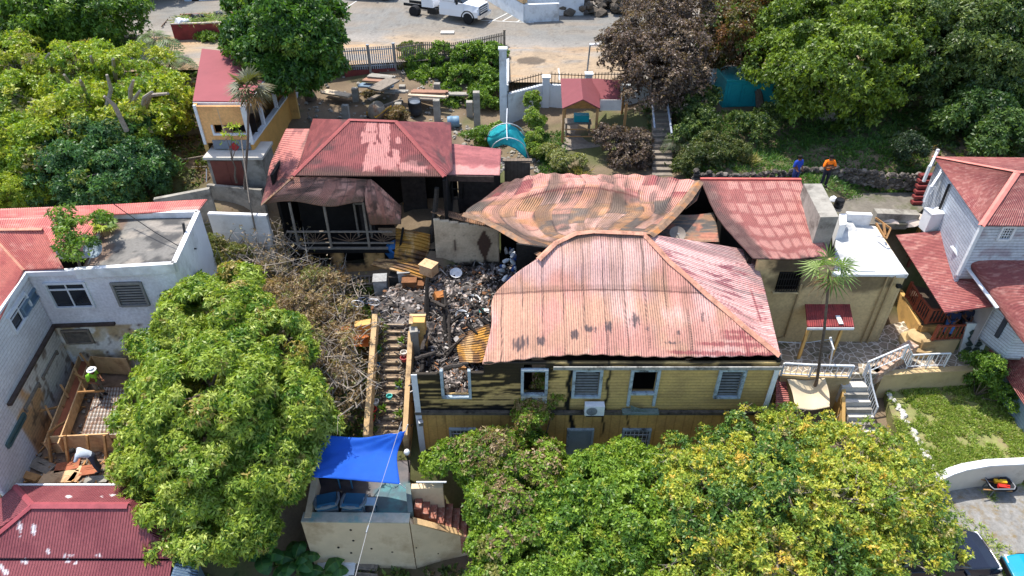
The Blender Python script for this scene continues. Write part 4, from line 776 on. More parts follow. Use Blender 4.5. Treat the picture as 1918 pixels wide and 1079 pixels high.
for (px, py, z, lab, mt) in ((865, 592, 4.0, 'silver round plate with hub on the black rubble', M_STEEL), (888, 563, 4.2, 'grey dented basin in the pale rubble', M_STEEL), (854, 513, 4.6, 'white bowl by the foot of the diamond stained wall', M_PAINT)):
    q = P(px, py, z); tag(part('basin', mt, None, lambda m: m.lathe(q, [(.06, 0), (.2, .03), (.3, .1), (.32, .1), (.2, .02), (.08, .06), (.03, .06)], 16, (.1, -.3, 1))), lab, 'basin')
for (px, py, z, d, rz, lab, col) in ((902, 582, 4.1, (.25, .25, .04), .4, 'teal square tile on the rubble', S(70, 170, 160)), (911, 582, 4.1, (.25, .22, .04), .1, 'white square tile beside a teal one', S(220, 220, 215)), (823, 555, 4.5, (.5, .4, .35), .5, 'rust orange bent panel in the rubble', S(170, 110, 60)), (866, 690, 4.2, (.3, .05, .22), .1, 'brown board inside the empty window frame', S(180, 130, 80))):
    q = P(px, py, z); mt = mat('scrap_%d' % (px), col, .8, .15, 5); m = MB(); m.box(q, d, rz, .3, .2); m.box(q+[.02, .01, .03], (d[0]*.6, d[1]*.7, d[2]*.8), rz+.2, .1); tag(m.build('scrap_panel', mt), lab, 'scrap')
for i in range(22):                           # white bottles and tins in the black opening
    q = P(PR.uniform(940, 975), PR.uniform(468, 545), PR.uniform(4.4, 5.0)); m = MB(); m.lathe(q, [(.09, 0), (.11, .05), (.11, .25), (.05, .33), (.05, .38)], 8, (PR.uniform(-1, 1), PR.uniform(-1, 1), PR.uniform(.2, 1)))
    tag(m.build('bottle', M_PAINT if i % 3 else mat('blue_plastic', S(60, 90, 150), .5)), 'plastic container heaped inside the black opening left of the pink roof', 'container', 'containers in the black opening')
tag(part('tarpaulin', mat('blue_tarp', S(40, 96, 150), .5, .2, 4), None, lambda m: (m.rock(P(736, 468, 4.9), .45, PR, 1.4),)), 'crumpled blue tarpaulin hanging at the right end of the veranda', 'tarpaulin')
tag(part('ladder', M_GREYW, None, lambda m: ([m.bar(P(632, a, 3.7), P(712, a-2, 3.7), .08) for a in (519, 533)]+[m.bar(P(x, 519, 3.7), P(x, 533, 3.7), .06) for x in range(636, 712, 8)])), 'grey ladder lying on its side below the veranda windows', 'ladder')
# ---------------- stairs up the slope ----------------
STA = thing('garden_stairs', 'littered ochre stairs climbing between two low walls to the burnt floor', 'stairs', (-5.6, 20.4, 1))
M_STEP = mat('dusty_step', S(142, 122, 100), .9, .25, 4, .3, 25, dirt=S(70, 60, 52)); s0, s1 = P(725, 812, 1.4), P(737, 607, 4.2); NS = 15
for i in range(NS):
    t = i/(NS-1); q = s0+(s1-s0)*t; dy = (s1[1]-s0[1])/(NS-1); dz = (s1[2]-s0[2])/(NS-1)
    m = MB(); m.box((q[0]+.05, q[1]+dy/2, q[2]-.5), (1.75, dy+.01, 1.0)); m.build('step', M_STEP, STA)
    m = MB(); m.box((q[0]+.05, q[1]-.02, q[2]-.03), (1.7, .05, .07)); m.build('nosing', mat('pale_nosing', S(172, 152, 124), .85, .2, 4), STA)
def sloping(name, a, b, t, drop, material, parent=None):
    m = MB(); a = np.array(a); b = np.array(b); d = (b-a)[:2]; d /= np.linalg.norm(d); n = A3(-d[1], d[0], 0)*t/2
    V = [a-n, b-n, b+n, a+n]; m.add([*V, *[v-[0, 0, drop] for v in V]], [(0, 1, 2, 3), (7, 6, 5, 4), (0, 4, 5, 1), (1, 5, 6, 2), (2, 6, 7, 3), (3, 7, 4, 0)]); return m.build(name, material, parent)
M_CREAM = mat('ochre_coping', S(204, 170, 124), .85, .15, 3, .2, 25, dirt=S(116, 94, 74))
sloping('side_wall', P(685, 815, 2.2), P(702, 588, 5.0), .24, 2.5, M_CREAM, STA); sloping('side_wall', P(758, 815, 2.0), P(769, 620, 4.6), .22, 2.5, M_CREAM, STA)
part('landing', mat('ashy_paving', S(110, 102, 96), .95, .35, 4, .4, 20), STA, lambda m: m.slab([P(700, 608, 4.2), P(765, 610, 4.2), P(790, 560, 4.25), P(690, 555, 4.2)], .5))
PIL = thing('gate_pillar', 'ochre pillar with flat pale top at the head of the stairs', 'pillar', P(784, 615, 3.8))
part('shaft', M_OCHRE, PIL, lambda m: m.slab([P(768, 590, 5.2), P(797, 590, 5.2), P(795, 604, 5.2), P(770, 604, 5.2)], 1.8)); part('coping', M_CREAM, PIL, lambda m: m.slab([P(767, 588, 5.25), P(798, 588, 5.25), P(797, 592, 5.25), P(773, 592, 5.25), P(773, 606, 5.25), P(766, 606, 5.25)], .05))
tag(part('gate_post', M_CONC, None, lambda m: (m.box(P(777, 640, 4.1), (.36, .36, 1.7), .2, .12), m.box(P(777, 618, 4.75), (.42, .42, .1), .2, .12))), 'leaning pale concrete post beside the stairs', 'post')
tag(sloping('low_wall', P(664, 607, 4.2), P(694, 602, 4.3), .4, 1.2, M_OCHRE), 'short ochre wall left of the stair head under the dry shrub', 'wall')
for px, py, z, lab in ((642, 622, 4.0, 'rust orange bent panel in the dry shrub'), (672, 638, 3.8, 'flat rust brown sheet left of the stair wall')):
    q = P(px, py, z); m = MB(); m.box(q, (.9, .6, .04), .3, .5, .3); m.box(q+[.2, .1, .1], (.5, .5, .04), 1, -.4, .4); tag(m.build('rusty_panel', mat('rust_orange', S(178, 106, 54), .8, .3, 3)), lab, 'metal panel')
def pot(c, r, h, col, label, plant=False):
    t = thing('flower_pot', label, 'flower pot', c, 'pots and pails along the stairs')
    part('pot', mat('pot_%d_%d_%d' % tuple(int(x*255) for x in col), col, .6, .15, 5), t, lambda m: m.lathe(c, [(r*.7, 0), (r, h), (r*1.1, h), (r*1.1, h+.03), (r*.85, h+.03), (r*.8, h-.08), (.02, h-.08)], 14))
    if plant: link('plant', scatter_mesh('plant', np.array([c+A3(0, 0, h)]*8), 7, .28, .2, GREEN, 5), mat_leaf(), t)
for px, py, r, h, col, lab, pl in ((704, 758, .16, .22, S(205, 200, 190), 'pale ringed pot low on the left of the stairs', 0), (700, 772, .16, .2, S(190, 50, 44), 'red pail on the left of the stairs under the pale ringed pot', 0), (697, 788, .17, .22, S(196, 60, 50), 'lowest red pot beside the left stair wall', 1), (730, 747, .13, .18, S(70, 170, 160), 'teal pot in the middle of the stairs', 0), (709, 660, .15, .2, S(60, 130, 110), 'green pot high on the left of the stairs', 1), (757, 666, .15, .2, S(190, 185, 175), 'pale pot at the right wall in the upper stairs', 0), (757, 676, .16, .2, S(150, 60, 60), 'dark red pot at the right wall in the upper stairs', 0), (706, 690, .16, .22, S(50, 90, 120), 'blue pot at the left wall halfway up the stairs', 0), (748, 728, .15, .22, S(90, 100, 120), 'slate blue pot at the right wall halfway down', 1), (702, 728, .15, .15, S(200, 195, 185), 'white bowl pot at the left wall halfway down', 0), (748, 783, .17, .22, S(150, 140, 110), 'tan pot with plant at the right near the foot of the stairs', 1), (752, 645, .14, .2, S(170, 166, 160), 'grey pot highest on the right of the stairs', 1), (718, 772, .14, .2, S(120, 100, 70), 'brown pot with spiky plant near the foot of the stairs', 1)):
    t = np.clip((812-py)/205, 0, 1); z = 1.4+2.8*t; pot(P(px, py, z+.06), r, h, col, lab, pl)
BK = thing('bicycle', 'bicycle with white rims lying at the head of the stairs', 'bicycle', P(685, 570, 4.3))
wq = [P(670, 569, 4.7), P(700, 566, 4.75)]
for q in wq:
    w = part('wheel', mat('white_rim', S(220, 220, 220), .4), BK, lambda m: m.tube([q+A3(math.cos(a)*.29, -.12*math.sin(a), math.sin(a)*.29) for a in np.linspace(0, 6.284, 25)], .025, 6, False))
    part('spokes', M_STEEL, w, lambda m: [m.bar(q, q+A3(math.cos(a)*.28, -.12*math.sin(a), math.sin(a)*.28), .008) for a in np.linspace(0, 5.9, 10)])
fq = (wq[0]+wq[1])/2
part('frame', mat('blue_grey_enamel', S(90, 100, 120), .5), BK, lambda m: (m.tube([wq[0], wq[0]+[.12, -.05, .42]], .02, 6), m.tube([wq[0]+[.1, -.05, .36], fq+[0, 0, -.05]], .02, 6), m.tube([wq[0]+[.1, -.05, .38], fq+[.1, 0, .35]], .02, 6), m.tube([fq+[0, 0, -.05], fq+[.1, 0, .4]], .02, 6), m.tube([fq+[.09, 0, .32], wq[1]], .02, 6), m.tube([fq+[0, 0, -.05], wq[1]], .02, 6)))
part('saddle', M_BLACK, BK, lambda m: m.box(fq+[.1, 0, .42], (.22, .12, .05))); part('handlebar', M_BLACK, BK, lambda m: m.bar(wq[0]+[.1, -.25, .44], wq[0]+[.14, .2, .44], .03))
m = MB(); rs = np.random.RandomState(12); lp = []
for i in range(800):
    t_ = rs.rand(); e = abs(rs.randn())*.22; sd_ = 1 if rs.rand() < .35 else 0; q = s0+(s1-s0)*t_+[(-.78+e) if not sd_ else (.85-e), 0, .12]; m.mi = rs.choice([0, 0, 1, 2]); k = rs.rand()
    if k < .55: m.rock(q, PR.uniform(.03, .1), PR, .7)
    else: m.bar(q, q+rs.randn(3)*[.25, .15, .06], PR.uniform(.015, .05))
    if not sd_ and rs.rand() < .5: lp.append(q+[0, 0, .06])
tag(m.build('stair_litter', [M_CHARG, M_GREYW, mat('ash_lump', S(112, 106, 102))]), kind='stuff'); tag(link('stair_weeds', scatter_mesh('stair_weeds', np.array(lp), 7, .17, .3, DRY+[(S(96, 120, 50), 3)], 9, (0, 1.2)), mat_leaf()), kind='stuff')
# ---------------- patio under the blue shade sail ----------------
def patio_col(U, W, g, lu, lv):
    n = fbm(U*5, W*5, 161); c = mixc(S(78, 70, 70), S(52, 50, 54), sst(n, .4, .6)); return mixc(c, mixc(S(22, 104, 110), S(12, 70, 82), sst(fbm(U*9, W*9, 162), .4, .65)), sst(U+.25*(n-.5)+.15*W, .72, .8)*sst(W, .35, .5))  # floor tones darkened to stand in for the sail's shadow
PT = thing('patio', 'sunken patio with teal painted floor and tall tan retaining wall, under the blue sail', 'patio', (-6.2, 16.4, -2.2))
sheet('floor', [[P(588, 862, 1.2), P(768, 862, 1.2)], [P(574, 966, 1.2), P(766, 966, 1.2)]], patio_col, PT, mat_sheet('patio_floor', 0, .4), cell=.08, thick=.3)
RW_ = mat('tan_render', S(216, 194, 160), .85, .1, 1, .15, 25, dirt=S(184, 158, 124))
pA, pB, pC = P(566, 972, 1.5), P(767, 974, 1.5), P(884, 1003, -.6)
rwl = part('retaining_wall', RW_, PT, lambda m: (m.wall(pA, pB, -2.6, 1.5, .3), m.wall(pB+[0, .0, 0], pC, -2.6, 1.45, .25, -.65)))
part('coping', mat('teal_stained_coping', S(176, 172, 156), .8, .2, 3, dirt=S(124, 158, 150)), PT, lambda m: m.wall(pA+[0, .06, 0], pB+[0, .06, 0], 1.5, 1.56, .44)); sloping('coping', pB+[.15, 0, .0], pC+[0, 0, .02], .3, .08, M_CREAM, PT)
for px, py in ((657, 992), (662, 1012), (634, 1025), (696, 1027), (658, 1035), (750, 1009), (779, 1025), (735, 1033), (820, 1036), (866, 1046), (779, 1047)):
    Yw = pA[1]-.16 if px < 767 else pB[1]+(pC[1]-pB[1])*(px-767)/117-.14; q = PY(px, py, Yw); part('weep_hole', mat('weep_stain', S(52, 46, 40), .95), PT, lambda m: (m.tube([q+[0, .05, 0], q-[0, .03, 0]], [.06, .05], 7)))
part('side_wall', RW_, PT, lambda m: m.wall(P(590, 893, 1.9), P(575, 966, 1.7), -1, 1.9, .25, 1.6)); part('side_wall', mat('dim_teal', S(96, 110, 108), .8, .2, 3), PT, lambda m: m.wall(P(764, 905, 1.6), P(769, 962, 1.5), .8, 1.6, .2))
BST = thing('brick_stairs', 'red brick steps descending to the right behind the sloping tan wall', 'stairs', P(820, 960, 0)); M_BRICK = mat('brick_tread', S(150, 96, 80), .9, .3, 12, .3, 40, dirt=S(180, 150, 136))
for i in range(9):
    q = P(783+14*i, 945+8.5*i, 1.05-.22*i); part('step', M_BRICK, BST, lambda m: m.box((q[0], q[1]+.35, q[2]-.6), (.3, 1.15, 1.2)))
part('upper_wall', RW_, BST, lambda m: m.wall(P(770, 908, 1.8), P(830, 912, 1.6), -.5, 1.7, .25))
SAIL = mat('blue_sail_cloth', S(34, 98, 200), .75, .1, 1.2)
nt = SAIL.node_tree; tr = nt.nodes.new('ShaderNodeBsdfTranslucent'); tr.inputs[0].default_value = (*S(20, 96, 226), 1); mxs = nt.nodes.new('ShaderNodeMixShader'); mxs.inputs[0].default_value = .35
nt.links.new(nt.nodes['Principled BSDF'].outputs[0], mxs.inputs[1]); nt.links.new(tr.outputs[0], mxs.inputs[2]); nt.links.new(mxs.outputs[0], nt.nodes['Material Output'].inputs[0])
sc = [[P(607, 815, 4.0), P(680, 820, 3.8), P(759, 809, 4.5)], [P(594, 850, 3.75), P(672, 852, 3.5), P(744, 853, 3.75)], [P(567, 893, 4.1), P(655, 898, 3.6), P(749, 906, 3.7)]]
SL = thing('shade_sail', 'bright blue shade sail stretched over the patio', 'shade sail', sc[1][1])
g = spline_grid(sc, 40, 30); _u = np.linspace(0, 1, 40)[None]; _v = np.linspace(0, 1, 30)[:, None]; g[..., 2] += .05*np.sin(16*np.arctan2(1.05-_u, _v+.08))*np.exp(-2.2*np.hypot(1-_u, _v))+.05*np.sin(15*np.arctan2(_u+.05, 1.05-_v))*np.exp(-2.2*np.hypot(_u, 1-_v))+.03*np.sin(_v*9+_u*2); g[..., 2] += .1*(fbm(np.linspace(0, 5, 40)[None]+np.zeros((30, 1)), np.linspace(0, 4, 30)[:, None]+np.zeros((1, 40)), 165)-.5)
idx = np.arange(1200).reshape(30, 40); o = link('cloth', npmesh('cloth', g.reshape(-1, 3), np.stack([idx[:-1, :-1], idx[1:, :-1], idx[1:, 1:], idx[:-1, 1:]], -1).reshape(-1, 4), None, smooth=True), SAIL, SL); o.modifiers.new('thickness', 'SOLIDIFY').thickness = .01
for a, b in ((sc[0][0], P(600, 800, 4.3)), (sc[0][2], P(764, 795, 4.9)), (sc[2][2], P(760, 915, 3.2)), (sc[2][0], P(548, 900, 4.2))): part('rope', M_PAINT, SL, lambda m: m.tube([a, b], .02, 5))
def lounge(c, rz, label):
    t = thing('lounge_chair', label, 'chair', c, 'blue chairs on the patio'); R = Matrix.Rotation(rz, 3, 'Z'); W = lambda x, y, z: np.array(c)+np.array(R @ Vector((x, y, z)))
    bl = mat('blue_cushion', S(44, 96, 124), .7, .1, 5); gr = mat('grey_wicker', S(112, 122, 126), .7, .2, 20)  # cushion blue darkened to imitate the shade under the sail
    part('shell', gr, t, lambda m: m.tube([W(-.45, .35, .38), W(-.47, -.05, .5), W(-.38, -.36, .62), W(0, -.46, .68), W(.38, -.36, .62), W(.47, -.05, .5), W(.45, .35, .38)], .07, 8))
    part('base', gr, t, lambda m: m.box(W(0, 0, .17), (.85, .75, .3), rz)); part('cushion', bl, t, lambda m: m.box(W(0, .05, .38), (.78, .7, .14), rz)); part('backrest', bl, t, lambda m: m.box(W(0, -.33, .55), (.7, .12, .36), rz, RX(15)))
lounge(P(615, 952, 1.22), .25, 'left of the two rounded blue chairs on the patio'); lounge(P(665, 952, 1.22), -.05, 'right rounded blue chair, beside the small white table on the patio')
def table(c, w, d, h, mt, label):
    t = thing('patio_table', label, 'table', c); part('top', mt, t, lambda m: m.box((c[0], c[1], c[2]+h), (w, d, .05)))
    for sx in (-1, 1):
        for sy in (-1, 1): part('leg', mt, t, lambda m: m.bar((c[0]+sx*w*.42, c[1]+sy*d*.42, c[2]), (c[0]+sx*w*.42, c[1]+sy*d*.42, c[2]+h), .05))
table(P(694, 952, 1.22), .5, .35, .45, mat('pale_blue_paint', S(150, 176, 190), .6), 'small pale table to the right of the blue chairs'); table(P(651, 905, 1.22), .6, .6, .7, mat('blue_paint', S(70, 130, 160), .6), 'square blue table under the edge of the blue sail')
t = thing('globe_lamp', 'white globe lamp on a post beside the sail corner', 'lamp', P(762, 870, 1.5)); q = P(762, 847, 2.6); part('globe', M_PAINT, t, lambda m: m.lathe(q, [(.03, -.13), (.1, -.09), (.13, 0), (.1, .09), (.03, .13)], 14)); part('post', M_BLACK, t, lambda m: m.bar(q-[0, 0, 1.3], q-[0, 0, .12], .05))
t = thing('white_gate', 'white barred gate by the brick stairs, half hidden by leaves', 'gate', P(800, 905, 1.6))
for i in range(8): part('bar', M_PAINT, t, lambda m: m.bar(P(783+7*i, 903, 1.7), P(783+7*i, 903, 2.5), .03))
part('top_rail', M_PAINT, t, lambda m: m.bar(P(780, 903, 2.5), P(836, 903, 2.5), .05))
t = thing('overhead_cable', 'thin pale cable running down across the blue sail', 'cable', P(665, 1078, 2)); part('cable', mat('pale_cable', S(150, 150, 150), .6), t, lambda m: (m.tube([P(752, 790, 5.2), P(715, 905, 4.9), P(690, 985, 4.7), P(664, 1085, 4.6), P(640, 1180, 4.5)], .01, 5)))
part('clamp', M_STEEL, t, lambda m: m.tube([P(690, 985, 4.71), P(686, 998, 4.7)], .03, 6))
for i, (c, d, rz, mt, lab) in enumerate(((P(632, 1062, -1.6), (1.6, 1.0, .5), .02, M_WHITE, 'white crate pile below the tan retaining wall'), (P(685, 1052, -1.6), (1.2, .9, .3), -.1, M_GREYW, 'grey timber pallet beside the white crate'), (P(670, 1078, -1.5), (1.8, .25, .12), -.2, M_GREYW, 'grey plank across the pallet below the wall'))):
    m = MB(); m.box(c, d, rz); m.box(c+[.1, .05, d[2]/2+.02], (d[0]*.8, d[1]*.3, .04), rz+.1); m.box(c+[-.1, -d[1]*.3, d[2]/2+.02], (d[0]*.9, d[1]*.2, .05), rz); tag(m.build('timber_pile', mt), lab, 'pile')
t = thing('gate_post', 'stubby white post with rounded cap at the bottom near the tree', 'post', P(892, 1085, -1.5)); part('shaft', M_WHITE, t, lambda m: m.box(P(892, 1082, -1.2), (.3, .3, .9))); part('cap', M_WHITE, t, lambda m: m.lathe(P(892, 1070, -.75), [(.19, 0), (.17, .12), (.08, .2)], 12))
def PV(px, py, a, b):                       # on the upright plane through a and b
    a = np.array(a[:2], float); b = np.array(b[:2], float); n = A3(-(b-a)[1], (b-a)[0]); r = ray(px, py)
    t = (n@a)/(n@r[:2]); return np.array([0, 0, CAM_H])+r*t
def onwall(a, b, rect):                     # pixel box -> (u0,u1,z0,z1) on the wall
    p = [PV(x, y, a, b) for x, y in ((rect[0], rect[3]), (rect[2], rect[1]))]; d = np.array(b[:2])-np.array(a[:2]); d = d/np.linalg.norm(d)
    u = sorted(float((q[:2]-np.array(a[:2]))@d) for q in p); z = sorted(float(q[2]) for q in p); return (*u, *z)
def wbox(m, a, b, u0, u1, z0, z1, off, t):  # box lying on a wall plane, off = in front of it
    a = np.array(a[:2], float); b = np.array(b[:2], float); d = (b-a)/np.linalg.norm(b-a); n = A3(d[1], -d[0]); c = a+d*(u0+u1)/2+n*off
    m.box((c[0], c[1], (z0+z1)/2), (abs(u1-u0), t, z1-z0), math.atan2(d[1], d[0])); return m
def sash(parent, a, b, o, frame, glass, kind='bars', label=None):
    m = MB(); u0, u1, z0, z1 = o
    for u in (u0-.04, u1+.04): wbox(m, a, b, u-.05, u+.05, z0-.08, z1+.08, .03, .12)
    for z in (z0-.05, z1+.05): wbox(m, a, b, u0, u1, z-.05, z+.05, .034, .13)
    f = m.build('window', frame, parent)
    part('pane', glass, f, lambda m: wbox(m, a, b, u0, u1, z0, z1, -.05, .04)); n = 8 if kind == 'louvre' else 3
    s = MB()
    if kind == 'louvre':
        for i in range(n): wbox(s, a, b, u0, u1, z0+(z1-z0)*(i+.25)/n, z0+(z1-z0)*(i+.75)/n, .0, .05)
        s.build('louvre', frame, f)
    elif kind == 'bars':
        wbox(s, a, b, (u0+u1)/2-.025, (u0+u1)/2+.025, z0, z1, .02, .05); wbox(s, a, b, u0, u1, z0+(z1-z0)*.72, z0+(z1-z0)*.78, .021, .05); s.build('glazing_bars', frame, f)
    elif kind == 'grid':
        for k in range(1, 4): wbox(s, a, b, u0+(u1-u0)*k/4-.015, u0+(u1-u0)*k/4+.015, z0, z1, .02, .03)
        for k in range(1, 4): wbox(s, a, b, u0, u1, z0+(z1-z0)*k/4-.015, z0+(z1-z0)*k/4+.015, .022, .03)
        s.build('grille', frame, f)
    if label: f['label'] = label
    return f
GLASS = mat('dark_glass', S(34, 38, 44), .15, .1, 2, spec=.6); M_SID = mat_sheet('white_siding', 0, .7); boardify(M_SID, .16, 1, .72)
BLUEG = mat('blue_grey_paint', S(110, 132, 150), .6, .1, 3)
# ---------------- the white house on the left ----------------
WHT = thing('white_house', 'white house with flat grey roof terrace and pink tin roofs, on the left', 'house', (-19, 23.5, 2.3))
K = P(45, 508, 8.3); WR = P(325, 492, 8.5); WB = P(370, 395, 8.5); LW = (K[0]+1.25, 16.0)
fo = [onwall(K, WR, (107, 530, 156, 574)), onwall(K, WR, (228, 530, 262, 570)), onwall(K, WR, (129, 619, 164, 640))]
LWL = np.linalg.norm(np.array(LW)-K[:2])
def wcol(U, Z):
    c = mixc(S(226, 226, 230), S(212, 210, 214), sst(fbm(U*.8, Z*.8, 171), .4, .65)); s = sst(5.3-Z, 0, .1)*sst(3.9-U, 0, .15)
    c = mixc(c, mixc(S(206, 196, 176), S(186, 164, 128), sst(fbm(U*1.3, Z*1.3, 172), .45, .6)), s); c = mixc(c, S(230, 228, 222), s*sst(fbm(U*2, Z*2, 174), .5, .6)); return mixc(c, S(90, 72, 58), s*sst(fbm(U*3, Z*3, 173), .62, .7))
wallgrid('wall', K, WR, 2.2, 8.28, wcol, WHT, M_STAIN, fo, cell=.12)
lo = [onwall(LW, K, (28, 552, 44, 622)), onwall(LW, K, (46, 535, 68, 590)), onwall(LW, K, (82, 662, 104, 710)), onwall(LW, K, (50, 722, 70, 770)), onwall(LW, K, (14, 778, 42, 835))]
def w2col(U, Z):
    v = LWL-U; c = mixc(S(226, 226, 230), S(212, 210, 214), sst(fbm(U*.8, Z*.8, 175), .4, .65)); s = sst(5.3-Z, 0, .1)*sst(5.0-v, 0, .2)
    c = mixc(c, mixc(S(214, 168, 120), S(216, 212, 206), sst(fbm(U*.7, Z*.7, 176)+.25*sst(1.6-v, 0, .6), .45, .55)), s); return mixc(c, S(110, 88, 70), s*sst(fbm(U*3, Z*3, 177), .6, .7)*.8)
wallgrid('wall', LW, K, 2.0, 8.28, w2col, WHT, M_SID, lo, cell=.12)
part('wall', M_WHITE, WHT, lambda m: (m.wall(WR, WB, 2.4, 8.05, .2), m.wall((K[0]-6, 27.8), WB, 4, 8.0, .2)))
part('room_shadow', M_DARK, WHT, lambda m: (m.wall(K+[-1, 1.2, 0], WR+[-.5, 1.2, 0], 2, 8, .1), m.wall(K+[-1.2, 0, 0], (LW[0]-1.2, LW[1]), 2, 7.9, .1)))  # dark panels standing in for the shade inside the rooms
sash(WHT, K, WR, fo[0], M_PAINT, GLASS, 'bars', 'dark sash window with white frame'); sash(WHT, K, WR, fo[1], mat('grey_shutter', S(130, 128, 124), .7), M_DARK, 'louvre', 'closed grey louvred shutter'); sash(WHT, K, WR, fo[2], M_GREYW, M_DARK, 'louvre', 'small blocked window low on the stripped wall')
sash(WHT, LW, K, lo[0], M_PAINT, GLASS, 'bars'); sash(WHT, LW, K, lo[1], BLUEG, BLUEG, 'louvre', 'blue grey shutter'); sash(WHT, LW, K, lo[4], mat('green_shutter', S(70, 92, 92), .7), mat('dark_shutter', S(60, 66, 72), .7), 'louvre', 'dark shutter near the red roof')
for o in (lo[2], lo[3]): 
    f = part('door', M_GREYW, WHT, lambda m: (wbox(m, LW, K, o[0]-.1, o[0], o[2], o[3], .02, .12), wbox(m, LW, K, o[1], o[1]+.1, o[2], o[3], .02, .12), wbox(m, LW, K, o[0]-.1, o[1]+.1, o[3], o[3]+.1, .021, .13)))
    part('door_leaf', mat('dark_green_door', S(50, 62, 58), .7, .2, 4), f, lambda m: wbox(m, LW, K, o[0], o[1], o[2], o[3], -.08, .05))
LED = mat('dark_ledge', S(74, 62, 56), .9, .4, 4)
part('wall_scar', LED, WHT, lambda m: wbox(m, LW, K, LWL-4.9, LWL, 5.28, 5.4, .08, .18)); part('wall_scar', LED, WHT, lambda m: (wbox(m, K, WR, .1, 2.75, 5.3, 5.42, .08, .18),))
part('fascia', M_PAINT, WHT, lambda m: (wbox(m, LW, K, 0, LWL, 8.1, 8.32, .1, .12),)); part('fascia', M_PAINT, WHT, lambda m: wbox(m, K, WR, .12, 2.2, 8.12, 8.34, .1, .12))
rr_ = [P(205, 398, 8.5), WB, WR, P(140, 505, 8.45)]
def terrcol(U, W, g, a, b): n = fbm(U*7, W*7, 181); c = mixc(S(116, 113, 108), S(72, 71, 70), sst(n, .38, .62)); c = mixc(c, S(146, 138, 128), sst(fbm(U*5, W*9, 182), .54, .7)*.8); return mixc(c, S(120, 98, 82), sst(.25-U+.3*(n-.5), 0, .12)*.8)
sheet('flat_roof', [[rr_[0]-[0, 0, .3], rr_[1]-[0, 0, .3]], [rr_[3]-[0, 0, .3], rr_[2]-[0, 0, .3]]], terrcol, WHT, M_STAIN, cell=.1, thick=.15)
for a, b in ((rr_[0]+[0, 0, -.0], rr_[1]), (rr_[1], rr_[2]), (rr_[2], rr_[3])): part('parapet', M_WHITE, WHT, lambda m: m.wall(a, b, 8.05, 8.5, .22))
def pinkcol(U, W, g, lu, lv): n = fbm(U*lu*2.5, W*lv*.8, 184); return mixc(mixc(S(208, 120, 108), S(190, 102, 96), sst(n, .4, .62)), S(220, 150, 136), sst(fbm(U*3, W*4, 185), .56, .7))
sheet('roof', [[P(-26, 430, 9.5), P(80, 429, 9.45)], [P(45, 507, 8.38), P(119, 503, 8.45)]], pinkcol, WHT, cell=.12, ribs='u', thick=.05)
sheet('roof', [[P(-26, 430, 9.5), P(45, 507, 8.38)], [P(-130, 590, 9.5), P(-32, 668, 8.0)]], pinkcol, WHT, cell=.12, ribs='v', thick=.05)
sheet('roof', [[P(-26, 392, 8.75), P(180, 384, 8.7), P(388, 373, 8.55)], [P(-26, 410, 8.75), P(180, 403, 8.6), P(372, 394, 8.45)]], pinkcol, WHT, cell=.12, ribs='u', thick=.05)
sheet('roof', [[P(-26, 410, 8.8), P(205, 402, 8.6)], [P(-26, 430, 9.45), P(150, 480, 8.5)]], pinkcol, WHT, cell=.12, ribs='u', thick=.05)
cap([P(-26, 430, 9.5), P(45, 507, 8.38)], .1, parent=WHT, material=RC); cap([P(-26, 430, 9.5), P(80, 429, 9.48)], .1, parent=WHT, material=RC)
t = thing('satellite_dish', 'large blue grey satellite dish on the flat roof under the small tree', 'satellite dish', P(172, 498, 8.2)); q = P(177, 466, 8.9)
part('dish', mat('blue_grey_dish', S(150, 164, 176), .5, .1, 4), t, lambda m: m.lathe(q, [(.02, 0), (.25, .03), (.42, .1), (.42, .13), (.2, .05), (.02, .03)], 22, (-.1, -.75, .7))); part('mast', M_STEEL, t, lambda m: m.tube([P(165, 495, 8.2), q], .03, 6)); part('feed_arm', M_STEEL, t, lambda m: m.bar(q, q+[-.15, -.45, .1], .04))
tag(part('utility_pole', mat('dark_pole', S(60, 58, 58), .8), None, lambda m: (m.bar(P(343, 418, 8.9), P(353, 480, 7.2), .1), m.bar(P(347, 465, 7.7), P(368, 466, 7.7), .05))), 'short dark pole leaning on the right parapet of the flat roof', 'pole')
tag(part('roof_cable', M_BLACK, None, lambda m: m.tube([P(210, 380, 9.4), P(235, 398, 8.9), P(290, 435, 8.6), P(338, 463, 8.4)], .02, 5)), 'thin cable hanging across the flat grey roof', 'cable')
# courtyard with formwork
flat('courtyard', [P(20, 930, 2.45), P(240, 930, 2.45), P(250, 660, 2.45), P(120, 660, 2.45)], 2.45, mat('dusty_yard', S(138, 114, 94), .95, .35, 2, .5, 14, dirt=S(92, 74, 60)), .5)
FW = thing('formwork', 'raw timber formwork trench with props around a wire mesh slab in the courtyard', 'formwork', P(130, 800, 2.5))
M_PLY = mat('plywood', S(206, 168, 122), .8, .15, 3, dirt=S(166, 126, 86)); M_PLYR = mat('red_plywood', S(160, 96, 68), .8, .2, 3)
for dx in (-.28, .28): part('long_board', M_PLY, FW, lambda m: m.wall(P(163, 665, 3.3)+[dx, 0, 0], P(98, 835, 3.3)+[dx, 0, 0], 2.9, 3.45, .05))
part('trench_bed', M_PLYR, FW, lambda m: m.bar(P(163, 668, 3.1), P(98, 832, 3.1), .5, .05))
part('front_panel', M_PLY, FW, lambda m: m.wall(P(88, 818, 3.5), P(202, 812, 3.5), 2.5, 3.5, .06)); part('back_panel', M_PLY, FW, lambda m: m.wall(P(172, 668, 3.6), P(236, 672, 3.6), 2.6, 3.6, .06))
for px in (92, 124, 165, 197): part('stud', M_WOOD, FW, lambda m: m.bar(P(px, 812, 3.6)-[0, .1, 0], P(px+4, 868, 2.5), .09))
